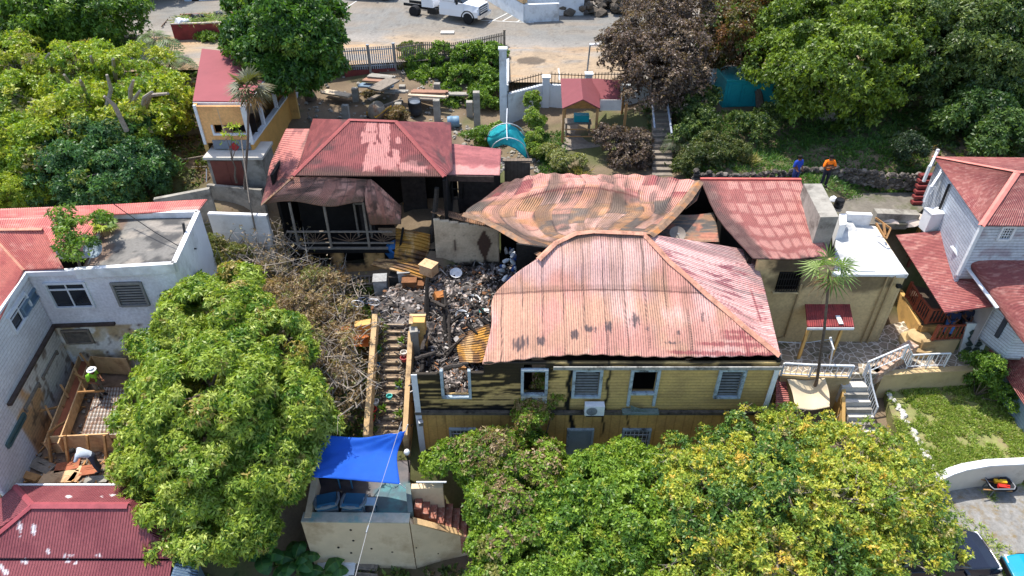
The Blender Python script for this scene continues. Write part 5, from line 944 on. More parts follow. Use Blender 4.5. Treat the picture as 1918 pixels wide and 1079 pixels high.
for a, b in (((150, 662), (186, 710)), ((140, 690), (160, 735)), ((113, 720), (128, 745)), ((85, 760), (105, 800)), ((90, 810), (130, 785)), ((145, 735), (195, 732)), ((172, 655), (205, 662)), ((140, 700), (184, 725)), ((75, 770), (120, 760))): part('prop', M_WOOD, FW, lambda m: m.bar(P(*a, 3.7), P(*b, 3.2), .08))
part('mesh_slab', mat('pale_slab', S(184, 178, 170), .9, .15, 3, dirt=S(150, 124, 110)), FW, lambda m: m.slab([P(152, 815, 2.8), P(240, 815, 2.8), P(245, 725, 2.8), P(182, 725, 2.8)], .2)); mm = MB()
for i in range(13): a = i/12; mm.bar(P(152+30*a, 815-90*a, 2.86), P(240+5*a, 815-90*a, 2.86), .02); mm.bar(P(152+88*a, 815, 2.86), P(182+63*a, 725, 2.86), .02)
mm.build('reinforcing_mesh', RUSTB, FW)
for px, py, d, rz, mt, lab in ((110, 893, (1.35, .6, .04), .05, CARD, 'large pale plywood sheet on the dirt above the red roof'), (146, 888, (.4, .75, .04), -.15, CARD, 'narrow plywood sheet beside the larger plywood sheet'), (168, 880, (.7, .5, .05), .2, M_PLYR, 'brown board on the ground by the crouching worker'), (78, 872, (1.1, .5, .05), -.4, M_GREYW, 'grey paving board in the shade of the courtyard'), (45, 890, (1.5, .3, .2), -.3, M_WOOD, 'stack of split timber by the white wall corner'), (126, 873, (.9, .5, .04), .3, M_PLYR, 'reddish board behind the plywood sheets'), (180, 898, (.9, .35, .03), .1, M_CONC, 'grey rubble sheet near the tree edge')):
    m = MB(); c = P(px, py, 2.55); m.box(c, d, rz); m.box(c+[.05, .03, d[2]/2+.008], (d[0]*.5, d[1]*.05, .012), rz); m.box(c+[-.1, .1, d[2]/2+.008], (d[0]*.4, d[1]*.06, .012), rz)
    tag(m.build('board', mt), lab, 'board')
m = MB()
for i in range(260):
    q = P(PR.uniform(20, 210), PR.uniform(690, 905), 2.5); 
    if PR.random() < .6: m.mi = PR.choice([0, 1]); m.rock(q, PR.uniform(.03, .12), PR, .7)
    else: m.mi = 2; m.bar(q, q+[PR.uniform(-.4, .4), PR.uniform(-.4, .4), PR.uniform(0, .1)], PR.uniform(.03, .07))
tag(m.build('building_rubble', [M_CONC, M_GREYW, M_WOOD]), kind='stuff')
# ---------------- red roofed house, bottom left ----------------
BLH = thing('red_roof_house', 'low house with dark red tin roof flecked with white, bottom left corner', 'house', P(150, 1000, .5))
def blcol(U, W, g, lu, lv):
    px, py = pxof(g); n = fbm(g[..., 0]*7, g[..., 1]*7, 191); c = mixc(S(128, 66, 72), S(140, 76, 80), sst(fbm(g[..., 0], g[..., 1], 192), .4, .6)); k = np.zeros_like(px)
    for a, b, w, h in ((38, 990, 5, 12), (63, 993, 5, 14), (39, 1005, 3, 4), (90, 1032, 4, 7), (120, 1040, 5, 5), (133, 1040, 6, 4), (185, 1040, 7, 5), (47, 1052, 9, 5), (127, 1051, 6, 4), (141, 1054, 4, 4), (10, 1072, 8, 6), (0, 1062, 6, 5), (129, 930, 6, 3), (191, 930, 4, 2), (210, 927, 6, 3)): k = np.maximum(k, sst(1.0-((px-a-.1*(py-b))/w)**2-((py-b)/h)**2+(n-.5)*2.6-.8*(.5+.5*np.sin(g[..., 0]*62.8)), .0, .3)*.9)
    return mixc(c, S(232, 226, 228), k)
rg = P(60, 946, 4.2), P(240, 946, 4.2)
e0, e1 = P(27, 910, 3.15), P(262, 910, 3.15); f0, f1 = P(-60, 1046, 3.1), P(322, 1047, 3.1); w0 = P(-40, 985, 3.15)
sheet('roof', [[rg[0], rg[1]], [f0+[.0, 0, 0], f1]], blcol, BLH, cell=.06, ribdir=(1, 0, 0), thick=.05); sheet('roof', [[e0, e1], [rg[0], rg[1]]], blcol, BLH, cell=.06, ribdir=(1, 0, 0), thick=.05)
sheet('roof', [[e0, rg[0]], [w0+[-.6, -.8, 0], f0+[-.5, 0, 0]]], blcol, BLH, cell=.08, ribdir=(0, 1, 0), thick=.05); sheet('roof', [[rg[1], e1], [f1, P(345, 1010, 3.1)]], blcol, BLH, cell=.08, ribdir=(0, 1, 0), thick=.05)
sheet('roof', [[f0+[0, 0, -.08], f1+[-.02, 0, -.08]], [P(-60, 1150, 2.2), P(308, 1150, 2.2)]], blcol, BLH, cell=.06, ribdir=(1, 0, 0), thick=.05)
BC = mat('red_ridge', S(146, 70, 76), .6); cap([rg[0], rg[1]], .14, parent=BLH, material=BC); cap([rg[0], e0], .1, parent=BLH, material=BC); cap([rg[0], f0], .12, parent=BLH, material=BC)
part('gutter', M_PAINT, BLH, lambda m: m.bar(e0+[0, .06, -.02], e1+[0, .06, -.02], .08, .06))
sheet('roof', [[P(348, 998, 3.0), P(380, 1005, 2.7)], [P(318, 1085, 2.9), P(368, 1095, 2.6)]], lambda U, W, g, a, b: mixc(S(96, 118, 140), S(84, 104, 126), fbm(U*5, W*5, 194)), BLH, cell=.1, ribs='v', thick=.06, label='blue grey sheet roof at the right end')
part('wall', BLUEG, BLH, lambda m: (m.prism([P(40, 925, 3)[:2], P(255, 925, 3)[:2], P(350, 1010, 2.8)[:2], P(350, 1085, 2.6)[:2], P(-40, 1085, 2.6)[:2]], 0, 2.55)))
# ---------------- the tower house ----------------
TWR = thing('tower_house', 'ochre house with flat red roof, open gallery and brown metal door in its grey base', 'house', (-15.5, 34, 6.3))
TY = 34.2; Tp = lambda px, py: PY(px, py, TY)
tr_ = [P(378, 91, 11.6), P(520, 106, 11.6), P(466, 190, 11.2), P(361, 189, 11.2)]
part('roof', mat('red_roof_felt', S(140, 74, 78), .8, .1, .6, .1, 20, dirt=S(126, 68, 72)), TWR, lambda m: m.slab(tr_, .1)); part('fascia', M_PAINT, TWR, lambda m: m.bar(tr_[3]-[0, .03, .16], tr_[2]-[0, .03, .16], .05, .2)); part('fascia', M_PAINT, TWR, lambda m: m.bar(tr_[2]-[-.03, 0, .16], tr_[1]-[-.03, 0, .16], .05, .2))
ta, tb = Tp(372, 230), Tp(464, 230); o = onwall(ta, tb, (403, 234, 467, 249)); o = (o[0], min(o[1], np.linalg.norm(tb-ta)-.1), o[2], o[3])
wallgrid('wall', ta, tb, Tp(400, 268)[2], 11.1, lambda U, Z: mixc(S(226, 172, 112), S(206, 154, 100), sst(fbm(U, Z, 201), .4, .65)), TWR, M_STAIN, [o])
f = part('window', M_PAINT, TWR, lambda m: (wbox(m, ta, tb, o[0]-.08, o[1]+.05, o[2]-.1, o[2], .04, .16), wbox(m, ta, tb, o[0]-.1, o[0], o[2], o[3], .04, .1))); part('room', M_DARK, f, lambda m: wbox(m, ta, tb, o[0]-.3, o[1]+.2, o[2]-.3, o[3]+.3, -.8, .05))
part('corner_trim', M_PAINT, TWR, lambda m: m.box((ta[0]+.06, TY-.05, 10.1), (.14, .1, 2.2))); part('corner_trim', M_PAINT, TWR, lambda m: m.box((tb[0], TY-.05, 10.1), (.16, .12, 2.2)))
part('wall', M_OCHRE, TWR, lambda m: (m.wall((ta[0], TY+.1), (ta[0]-1.6, 41), 6.5, 11.1, .2), m.wall((ta[0]-1.6, 41), (-13.4, 41), 6.5, 11, .2)))
ga, gb = Tp(466, 250), P(548, 190, 8.3)
part('gallery_parapet', mat('ochre_wall', S(214, 158, 84), .8, .1, 2), TWR, lambda m: m.wall(ga, (gb[0], gb[1]), 6.8, 9.0, .2)); part('parapet_coping', M_PAINT, TWR, lambda m: m.wall(ga, (gb[0], gb[1]), 9.0, 9.1, .3))
part('gallery_wall', mat('gallery_shadow_wall', S(190, 160, 130), .9, .2, 2), TWR, lambda m: m.wall(ga+[-1.3, 0, 0], (gb[0]-1.5, gb[1]), 6.8, 11, .1))
for k in (0, .3, .62, .95): 
    q = ga[:2]+(gb[:2]-ga[:2])*k; part('post', M_PAINT, TWR, lambda m: m.box((q[0], q[1], 10.1), (.18, .18, 2.0)))
part('gallery_slab', M_CONC, TWR, lambda m: m.slab([(ga[0]-1.2, ga[1], 8.2), (gb[0]-1.4, gb[1], 8.2), (gb[0], gb[1], 8.2), (ga[0], ga[1], 8.2)], .2))
BY = 33.4; Bp = lambda px, py: PY(px, py, BY); bl, br = Bp(386, 297), Bp(490, 297)
part('base', M_CONC, TWR, lambda m: (m.box(((bl[0]+br[0])/2, BY+.9, (bl[2]+5.6)/2), (br[0]-bl[0], 1.8, bl[2]-5.6)))); part('base_slab', mat('pale_concrete', S(196, 190, 180), .9, .12, 2, .2, 20), TWR, lambda m: m.box(((bl[0]+br[0])/2, BY+.85, bl[2]+.06), (br[0]-bl[0]+.2, 2.0, .14)))
q0, q1 = Bp(407, 346), Bp(452, 301); part('door', mat('brown_metal_door', S(112, 62, 52), .6, .15, 3), TWR, lambda m: (m.box(((q0[0]+q1[0])/2, BY-.04, (q0[2]+q1[2])/2), (q1[0]-q0[0], .06, q1[2]-q0[2])), m.box(((q0[0]+q1[0])/2, BY-.08, (q0[2]+q1[2])/2), (.04, .03, q1[2]-q0[2]))))
part('grey_panel', mat('grey_blue_panel', S(120, 126, 134), .7, .1, 3), TWR, lambda m: (m.box(((Tp(398, 260)[0]+Tp(466, 260)[0])/2, TY-.04, Tp(400, 270)[2]-.0), (2.0, .05, .5)),)); part('red_diamond', mat('red_diamond', S(170, 50, 48), .7), TWR, lambda m: m.box(Tp(440, 274)+[0, -.09, 0], (.38, .03, .38), 0, 0, RX(45)))
fa, fb = PY(388, 345, 33.0), PY(490, 355, 32.6); part('front_parapet', M_CONC, TWR, lambda m: m.wall(fa, fb, 4.6, fa[2], .2, fb[2]))
t = thing('stair_fence', 'rusty chain link fence with leaning rails left of the grey base', 'fence', P(330, 355, 6)); part('mesh', mat('rusty_mesh', S(150, 122, 96), .9, .3, 30), t, lambda m: ([m.bar(P(300+6*i, 322, 6.9), P(296+6*i, 358, 6.1), .015) for i in range(16)]+[m.bar(P(296, 322+4*i, 6.9-.09*i), P(388, 318+4*i, 6.9-.09*i), .015) for i in range(10)]))
for px in (296, 342, 387): part('post', M_STEEL, t, lambda m: m.bar(P(px, 316, 7.0), P(px, 360, 6.0), .06))
part('rail', M_GREYW, t, lambda m: (m.bar(P(297, 317, 7), P(388, 312, 7), .06), m.bar(P(292, 308, 7.3), P(384, 292, 7.5), .07)))
wq0, wq1 = PY(288, 372, 30.9), PY(392, 352, 31.5); tag(part('retaining_wall', M_CONC, None, lambda m: m.wall(wq0, wq1, 4.5, wq0[2], .25, wq1[2])), 'sloping grey retaining wall below the chain link fence', 'wall')
wq2, wq3 = PY(390, 398, 30.6), PY(500, 402, 30.4); tag(part('boundary_wall', M_WHITE, None, lambda m: (m.wall(wq2, wq3, wq2[2]-1.1, wq2[2], .22, wq3[2]), m.wall(wq2+[0, .03, 0], wq3+[0, .03, 0], 4.0, wq2[2]-1.1, .3), m.wall(wq2, wq3, wq2[2]-.12, wq2[2]-.05, .26, wq3[2]-.05))), 'white boundary wall with small holes between the flat roof house and the burnt veranda', 'wall')
tag(part('leaning_pole', M_GREYW, None, lambda m: m.tube([PY(478, 430, 30.2), PY(468, 380, 30.4), PY(452, 262, 32.8)], [.05, .045, .03], 6)), 'thin leaning pole in front of the brown metal door', 'pole')
tag(part('old_wall', mat('mossy_wall', S(120, 116, 96), .95, .3, 2, .3, 20, dirt=S(76, 76, 60)), None, lambda m: m.wall(P(315, 262, 7.2), P(390, 250, 7.2), 5.8, 7.6, .2)), 'mossy old wall behind the chain link fence', 'wall')
t = thing('iron_railing', 'black barred railing in the shade left of the tower house', 'railing', P(350, 235, 7.6)); part('bars', M_BLACK, t, lambda m: [m.bar(P(322+5*i, 226-1.0*i, 8.3), P(318+5*i, 258-1.2*i, 7.3), .03) for i in range(11)])
# ---------------- the ruin yard behind the burnt house ----------------
def pier(px, py, yt, w=.4):
    b = P(px, py, 7.1); h = PY(px, yt, b[1])[2]; m = MB(); m.box((b[0], b[1], (h+6.4)/2), (w, w, h-6.4))
    for sx in (-1, 1): m.box((b[0]+sx*w*.22, b[1], h+.004), (w*.3, w*.6, .012))
    return m.build('block_pier', M_CONC)
for px, py, yt, lab in ((652, 238, 197, 'short block pier at the roof ridge of the burnt house'), (670, 205, 165, 'block pier left of the concrete mixer under the tree'), (749, 228, 193, 'block pier just right of the concrete mixer'), (756, 190, 160, 'block pier in the middle of the timber stacks'), (820, 230, 187, 'lower block pier beside the blue drum'), (821, 195, 156, 'tallest block pier left of the vines'), (894, 235, 172, 'block pier at the right end of the vines'), (880, 218, 190, 'half height block pier left of the tallest right pier')):
    tag(pier(px, py, yt), lab, 'pier', 'block piers of the ruin yard')
MIX = thing('concrete_mixer', 'rusty grey concrete mixer with ochre frame in the ruin yard', 'concrete mixer', P(707, 222, 7.1)); q = P(706, 207, 7.9)
part('drum', mat('rusty_drum', S(150, 138, 122), .7, .3, 3, dirt=S(130, 86, 56)), MIX, lambda m: m.lathe(q, [(.2, -.5), (.5, -.42), (.58, -.1), (.56, .1), (.34, .5), (.3, .52), (.2, .4)], 18, (.3, -.2, .8)))
part('yoke', mat('ochre_enamel', S(196, 150, 60), .6, .2, 4), MIX, lambda m: (m.tube([q+[-.75, .1, -.7], q+[-.65, 0, -.1], q+[0, -.62, -.2], q+[.62, -.2, .15], q+[.95, 0, .3]], .05, 6),)); 
for dx in (-.6, .55): w = part('wheel', M_BLACK, MIX, lambda m: m.lathe(q+[dx, -.1, -.62], [(.1, -.06), (.26, -.06), (.26, .06), (.1, .06)], 14, (1, 0, 0)))
part('motor_arm', M_GREYW, MIX, lambda m: m.bar(q+[.4, .2, .2], q+[1.5, .5, .5], .14))
def barrel(px, py, z, r, h, mt, label, axis=(0, 0, 1), name='barrel', cat='barrel'):
    q = P(px, py, z); t = thing(name, label, cat, q-[0, 0, h*.5]); part('body', mt, t, lambda m: m.lathe(q, [(r*.9, -h/2), (r, -h/2+.05), (r*1.03, -h*.17), (r, -h*.15), (r, h*.15), (r*1.03, h*.17), (r, h/2-.05), (r*.92, h/2), (r*.85, h/2-.03), (.02, h/2-.03)], 18, axis)); return t
t = barrel(777, 200, 7.9, .42, 1.0, mat('black_plastic', S(44, 48, 54), .5, .15, 4), 'black plastic water tank with round lid beside the mixer', name='water_tank', cat='tank'); q = P(777, 192, 8.45); part('lid', mat('dark_lid', S(90, 98, 108), .5), t, lambda m: m.lathe(q, [(.34, 0), (.34, .05), (.2, .09), (.02, .1)], 16))
barrel(849, 228, 7.5, .35, .75, mat('blue_grey_drum', S(110, 140, 160), .5, .1, 4), 'blue grey drum lying on its side right of the black tank', (1, .1, 0))
M_PL = [mat('weathered_plank_pale', S(190, 172, 148), .85, .2, 4), M_GREYW, M_CONC, mat('weathered_plank_red', S(150, 112, 92), .85, .2, 4)]
for i, (a, b, w, lab) in enumerate((((672, 160), (732, 163), .5, 'blue grey trough like board at the left of the timber stacks'), ((700, 168), (735, 150), 1.0, 'tan plywood sheet on top of the timber stacks'), ((720, 172), (760, 172), .35, 'red brown plank right of the plywood sheet'), ((770, 172), (835, 173), .4, 'pale plank between the block piers'), ((765, 178), (835, 182), .3, 'grey plank behind the black tank'), ((768, 184), (815, 186), .35, 'reddish plank near the black tank'), ((690, 142), (735, 146), .5, 'pale timber near the fence'), ((680, 150), (728, 153), .4, 'grey timber below the fence'), ((605, 172), (655, 180), .5, 'ochre panel in the shade of the large tree'), ((690, 188), (710, 178), .3, 'pale plank leaning over the brush heap'), ((835, 176), (900, 178), .35, 'pale block course under the vines'))):
    m = MB(); z = max(terr(*P(*a, 7.6)[:2]), terr(*P(*b, 7.6)[:2]))+(.45 if i in (1, 2) else .25); m.bar(P(*a, z), P(*b, z), w, .1); m.bar(P(*a, z-.12)+[.1, .2, 0], P(*b, z-.12)+[.15, .1, 0], w*.8, .1); tag(m.build('timber', M_PL[i % 4] if i else BLUEG), lab, 'timber', 'timber stacks in the ruin yard')
for (px, py, lab, col) in ((575, 228, 'blue tarpaulin on the ground behind the left corner of the burnt roof', S(50, 100, 170)), (640, 217, 'blue tarpaulin beside the short block pier', S(40, 80, 150)), (560, 210, 'pale grey sheet beside the blue tarpaulin', S(150, 160, 170))):
    q = P(px, py, 7.2); rs = RNG.randint(1000); g = spline_grid([[q+[-.9, .6, .1], q+[0, .6, .3], q+[.8, .5, .1]], [q+[-.9, 0, .2], q+[0, 0, .35], q+[.9, 0, .2]], [q+[-.8, -.7, 0], q+[.1, -.6, .2], q+[.9, -.6, 0]]], 18, 14); g[..., 2] += .2*(fbm(g[..., 0]*3, g[..., 1]*3, rs)-.5); idx = np.arange(18*14).reshape(14, 18)
    o = link('tarpaulin', npmesh('tarpaulin', g.reshape(-1, 3), np.stack([idx[:-1, :-1], idx[1:, :-1], idx[1:, 1:], idx[:-1, 1:]], -1).reshape(-1, 4), None), mat('tarp_%d' % px, col, .6, .15, 5)); o.modifiers.new('thickness', 'SOLIDIFY').thickness = .015; tag(o, lab, 'tarpaulin')
tag(part('yard_wall', mat('pale_blue_wall', S(200, 206, 212), .8, .1, 2, dirt=S(160, 164, 166)), None, lambda m: m.wall(P(541, 220, 7.2), P(572, 148, 7.8), 6.6, 8.6, .22)), 'pale wall between the tower house and the ruin yard', 'wall')
t = thing('net_tunnel', 'turquoise netting over white hoops left of the vine covered hedge', 'net', P(948, 285, 7.1)); g = spline_grid([[P(911, 250, 7.9), P(950, 232, 9.0), P(986, 255, 7.9)], [P(913, 265, 7.7), P(948, 250, 8.6), P(987, 275, 7.6)], [P(920, 280, 7.2), P(950, 272, 8.0), P(988, 298, 7.1)]], 24, 20); g[..., 2] += .25*(fbm(g[..., 0]*2.5, g[..., 1]*2.5, 207)-.5); idx = np.arange(480).reshape(20, 24)
o = link('netting', npmesh('netting', g.reshape(-1, 3), np.stack([idx[:-1, :-1], idx[1:, :-1], idx[1:, 1:], idx[:-1, 1:]], -1).reshape(-1, 4), None), mat('turquoise_net', S(30, 150, 158), .7, .2, 4), t); o.modifiers.new('thickness', 'SOLIDIFY').thickness = .01
for pts in ([(912, 268, 7.2), (918, 245, 8.4), (945, 231, 9.1), (975, 240, 8.5), (988, 268, 7.2)], [(920, 288, 7.1), (925, 270, 8), (950, 258, 8.6), (978, 268, 8.1), (990, 295, 7.1)], [(950, 203, 9.6), (949, 235, 9.0), (950, 262, 8.5)]): part('hoop', M_PAINT, t, lambda m: m.tube(spline_grid([[P(*p) for p in pts]]*2, 14, 2)[0], .03, 6))
tag(part('board_fence', mat('weathered_board_wall', S(112, 98, 84), .85, .3, 4, boards=.2, axis=0), None, lambda m: (m.wall(P(945, 318, 7.6), P(993, 320, 7.6), 6.2, 8.1, .08), m.box(P(969, 300, 8.15), (1.6, .3, .06)))), 'weathered board wall between the lean-to roof and the buckled roof', 'fence')
m = MB()
for i in range(420):
    q = P(PR.uniform(850, 1010), PR.uniform(235, 322), 7.05); q[2] = terr(q[0], q[1])+.02; m.rock(q, PR.uniform(.05, .2), PR, .7)
for i in range(260):
    q = P(PR.uniform(560, 870), PR.uniform(150, 240), 7.2); q[2] = terr(q[0], q[1])+.02; m.rock(q, PR.uniform(.04, .16), PR, .7)
tag(m.build('yard_rubble', M_CONC), kind='stuff')
# ---------------- fence and walls along the street ----------------
FEN = thing('picket_fence', 'weathered grey metal picket fence curving along the dusty street, partly overgrown', 'fence', P(700, 128, 8.8))
fp = [(645, 131, 91), (694, 130, 88), (741, 127, 85), (790, 121, 78), (850, 118, 80), (900, 112, 70), (945, 102, 60)]; fpt = []
for px, yb, yt in fp: b = P(px, yb, 8.75); fpt.append((b, PY(px, yt, b[1])[2]))
for i in range(len(fp)-1):
    (a, za), (b, zb) = fpt[i], fpt[i+1]; n = max(8, int(np.linalg.norm(b-a)/.14)); m = MB()
    for j in range(n): t = (j+.5)/n; q = a+(b-a)*t; m.bar(q, (q[0], q[1], za+(zb-za)*t), .07, .025)
    m.bar((*a[:2], za-.2), (*b[:2], zb-.2), .05, .07); m.bar((*a[:2], 9.0), (*b[:2], 9.0), .05, .07); m.build('picket_panel', mat('fence_zinc', S(170, 176, 184), .6, .2, 4, dirt=S(120, 116, 110)) if i < 2 else M_GREYW, FEN)
for i in (1, 2, 6): a, z = fpt[i]; part('post', M_STEEL if i < 6 else M_GREYW, FEN, lambda m: (m.box((a[0], a[1], (8.5+z+.1)/2), (.15, .15, z+.1-8.5)), m.box((a[0], a[1], z+.13), (.2, .2, .06))))
tag(part('kerb_wall', mat('maroon_kerb', S(120, 60, 58), .8, .2, 3), None, lambda m: m.wall(fpt[0][0], fpt[2][0], 7.6, 8.74, .3)), 'low maroon wall below the pale end of the picket fence', 'wall')
WSH = mat('street_white', S(214, 220, 224), .8, .08, 1.5, .1, 20, dirt=S(170, 172, 172))
STW = thing('street_wall', 'white stepped street wall with iron railing between the vines and the red gazebo', 'wall', P(990, 225, 6.9))
def pil(px, yb, yt, w, parent, zb=6.9):
    b = P(px, yb, zb); h = PY(px, yt, b[1])[2]; part('pillar', WSH, parent, lambda m: (m.box((b[0], b[1], (h+zb-.6)/2), (w, w, h-zb+.6)), m.box((b[0], b[1], h+.04), (w+.1, w+.1, .09)))); return b, h
p1, h1 = pil(943, 232, 92, .45, STW); p2, h2 = pil(1021, 213, 145, .45, STW); zt = PY(980, 176, p1[1])[2]
part('stepped_wall', WSH, STW, lambda m: (m.wall(p1+[.2, .05, 0], (p1[0]+.2, p1[1]+5.2), 6.5, 9.4, .3),))
part('wall_panel', WSH, STW, lambda m: m.wall(p1+[.23, .02, 0], p2-[.23, 0, 0], 6.3, zt, .28)); p3 = P(1100, 214, 7.0); part('wall_panel', WSH, STW, lambda m: m.wall(p2+[.23, 0, 0], p3, 6.3, zt, .28)); pil(1098, 214, 139, .42, STW, 7.0)
p4 = P(1200, 214, 7.1); part('wall_panel', WSH, STW, lambda m: m.wall(p3+[.22, 0, 0], P(1320, 205, 7.3), 6.3, zt+.1, .28))
def iron(a, b, z0, h, parent):
    m = MB(); n = max(3, int(np.linalg.norm(b-a)/.2))
    for j in range(n): q = a+(b-a)*(j+.5)/n; m.bar((q[0], q[1], z0), (q[0], q[1], z0+h), .035)
    m.bar((*a[:2], z0+h-.12), (*b[:2], z0+h-.12), .04); m.bar((*a[:2], z0+.12), (*b[:2], z0+.12), .04); m.build('iron_railing', M_BLACK, parent)
iron(p1+[.25, 0, 0], p2-[.25, 0, 0], zt, .8, STW); iron(p2+[.25, 0, 0], p3, zt, .8, STW); iron(p3+[.25, 0, 0], P(1320, 205, 7.3), zt+.1, .8, STW)
SW2 = thing('street_wall', 'white wall pillar and iron railing beside the turquoise container', 'wall', P(1330, 195, 7.5)); pil(1329, 198, 118, .45, SW2, 7.4); part('wall_panel', WSH, SW2, lambda m: m.wall(P(1336, 198, 7.4), P(1400, 200, 7.4), 6.6, 9.0, .25)); iron(P(1336, 198, 7.4), P(1400, 200, 7.4), 9.0, .8, SW2)
CON = thing('container', 'turquoise shipping container with panelled doors under the scorched tree', 'container', P(1395, 205, 8.4)); M_TEAL = mat('turquoise_paint', S(24, 150, 160), .55, .1, 2, dirt=S(20, 120, 132)); c0 = P(1352, 204, 8.3); c1 = P(1456, 200, 8.3); chh = PY(1355, 152, c0[1])[2]
part('body', M_TEAL, CON, lambda m: m.box(((c0[0]+c1[0])/2, c0[1]+1.25, (chh+8.3)/2), (c1[0]-c0[0], 2.4, chh-8.3)))
for k in range(3): part('door', M_TEAL, CON, lambda m: (m.box((c0[0]+.55+k*.85, c0[1]+.02, (chh+8.3)/2), (.78, .05, (chh-8.3)*.8)), m.bar((c0[0]+.3+k*.85, c0[1]-.02, 8.6), (c0[0]+.3+k*.85, c0[1]-.02, chh-.2), .03), m.box((c0[0]+.55+k*.85, c0[1]-.01, (chh+8.3)/2), (.6, .03, .04))))
part('tarp', mat('turquoise_tarp', S(40, 168, 172), .5, .15, 5), CON, lambda m: m.box(((c0[0]+c1[0])/2, c0[1]+1.25, chh+.03), (c1[0]-c0[0]+.1, 2.5, .05)))
tag(part('utility_cabinet', mat('cream_cabinet', S(206, 200, 190), .6, .05, 2), None, lambda m: (m.box(P(839, 76, 9.05)+[0, 0, .28], (.95, .5, .56)), m.box(P(839, 76, 9.05)+[0, 0, .6], (1.0, .56, .08)), m.box(P(839, 76, 9.05)+[0, -.26, .28], (.02, .02, .45)))), 'small cream utility cabinet on the street beside the fence', 'cabinet')
LMP = thing('street_lamp', 'slim street lamp with flat solar head behind the red gazebo', 'street lamp', P(1098, 150, 8.8)); lb = P(1098, 150, 8.8); lh = PY(1103, 83, lb[1])[2]
part('pole', M_STEEL, LMP, lambda m: m.tube([lb, (lb[0]+.1, lb[1], lh)], [.06, .05], 8)); part('lamp_head', M_PAINT, LMP, lambda m: (m.box((lb[0]+.4, lb[1], lh), (.65, .3, .07)), m.box((lb[0]+.15, lb[1], lh-.03), (.2, .1, .05))))
GAZ = thing('gazebo', 'timber gazebo with red gable and lean-to roof below the street wall', 'gazebo', P(1105, 283, 7.2)); FZ = mat('red_felt', S(124, 66, 70), .8, .08, 2)
ga1, ga2 = P(1088, 147, 10.4), P(1092, 186, 10.3); gl1, gl2 = P(1050, 147, 9.6), P(1053, 203, 9.5); gr1, gr2 = P(1122, 147, 9.65), P(1124, 203, 9.5)
part('roof', FZ, GAZ, lambda m: m.slab([gl1, gl2, ga2, ga1], .06)); part('roof', FZ, GAZ, lambda m: m.slab([ga1, ga2, gr2, gr1], .06)); part('roof', FZ, GAZ, lambda m: m.slab([P(1108, 147, 10.0), P(1161, 150, 9.9), P(1163, 186, 9.4), P(1122, 185, 9.42)], .06))
part('gable', M_WOOD, GAZ, lambda m: m.add([gl2+[.15, .1, -.05], gr2+[-.15, .1, -.05], ga2+[0, .1, -.08], gl2+[.15, .16, -.05], gr2+[-.15, .16, -.05], ga2+[0, .16, -.08]], [(0, 1, 2), (5, 4, 3), (0, 3, 4, 1), (1, 4, 5, 2), (2, 5, 3, 0)]))
gy = gl2[1]; gz = P(1050, 283, 7.3)[2]
for px, dy in ((1056, .15), (1119, .15), (1058, 3.2), (1172, .8), (1165, 3.2)): q = PY(px, 210, gy+dy); part('post', M_WOOD, GAZ, lambda m: m.box((q[0], gy+dy, 8.35), (.14, .14, 2.3)))
part('deck', M_GREYW, GAZ, lambda m: m.slab([P(1052, 282, 7.25), P(1172, 270, 7.25), P(1165, 225, 7.25), P(1052, 225, 7.25)], .2)); part('panel', mat('pale_panel', S(190, 184, 178), .8, .1, 3), GAZ, lambda m: m.box(PY(1144, 197, gy+.6), (1.25, .05, .65)))
for z in (.45, .9): part('rail', M_WOOD, GAZ, lambda m: m.bar((gl2[0]+.2, gy-.0, 7.3+z), (gr2[0]+.1, gy-.0, 7.3+z), .06))
t = thing('workbench', 'dark bench with teal crate inside the gazebo', 'bench', (gl2[0]+1.1, gy+1.5, 7.3)); part('top', M_GREYW, t, lambda m: m.box((gl2[0]+1.1, gy+1.4, 8.1), (1.6, .8, .08))); part('crate', M_TEAL, t, lambda m: m.box((gl2[0]+1.3, gy+1.4, 8.35), (.9, .5, .4))); 
for s in (-1, 1): part('leg', M_GREYW, t, lambda m: m.box((gl2[0]+1.1+s*.7, gy+1.4, 7.7), (.08, .7, .8)))
tag(part('garden_steps', M_GREYW, None, lambda m: [m.box((P(1240, y, z)[0], P(1240, y, z)[1], z-.15), (1.1, .45, .3)) for y, z in ((325-10.5*i, 7.25+.15*i) for i in range(13))]), 'shaded grey garden steps beside the gazebo', 'steps')
t = thing('stair_handrail', 'pale handrails of the shaded garden steps', 'handrail', P(1240, 260, 8)); 
for a, b in (((1222, 195), (1226, 240)), ((1250, 195), (1258, 250))): part('rail', mat('grey_rail', S(150, 156, 166), .7), t, lambda m: m.bar(P(*a, 9.6), P(*b, 8.8), .09))
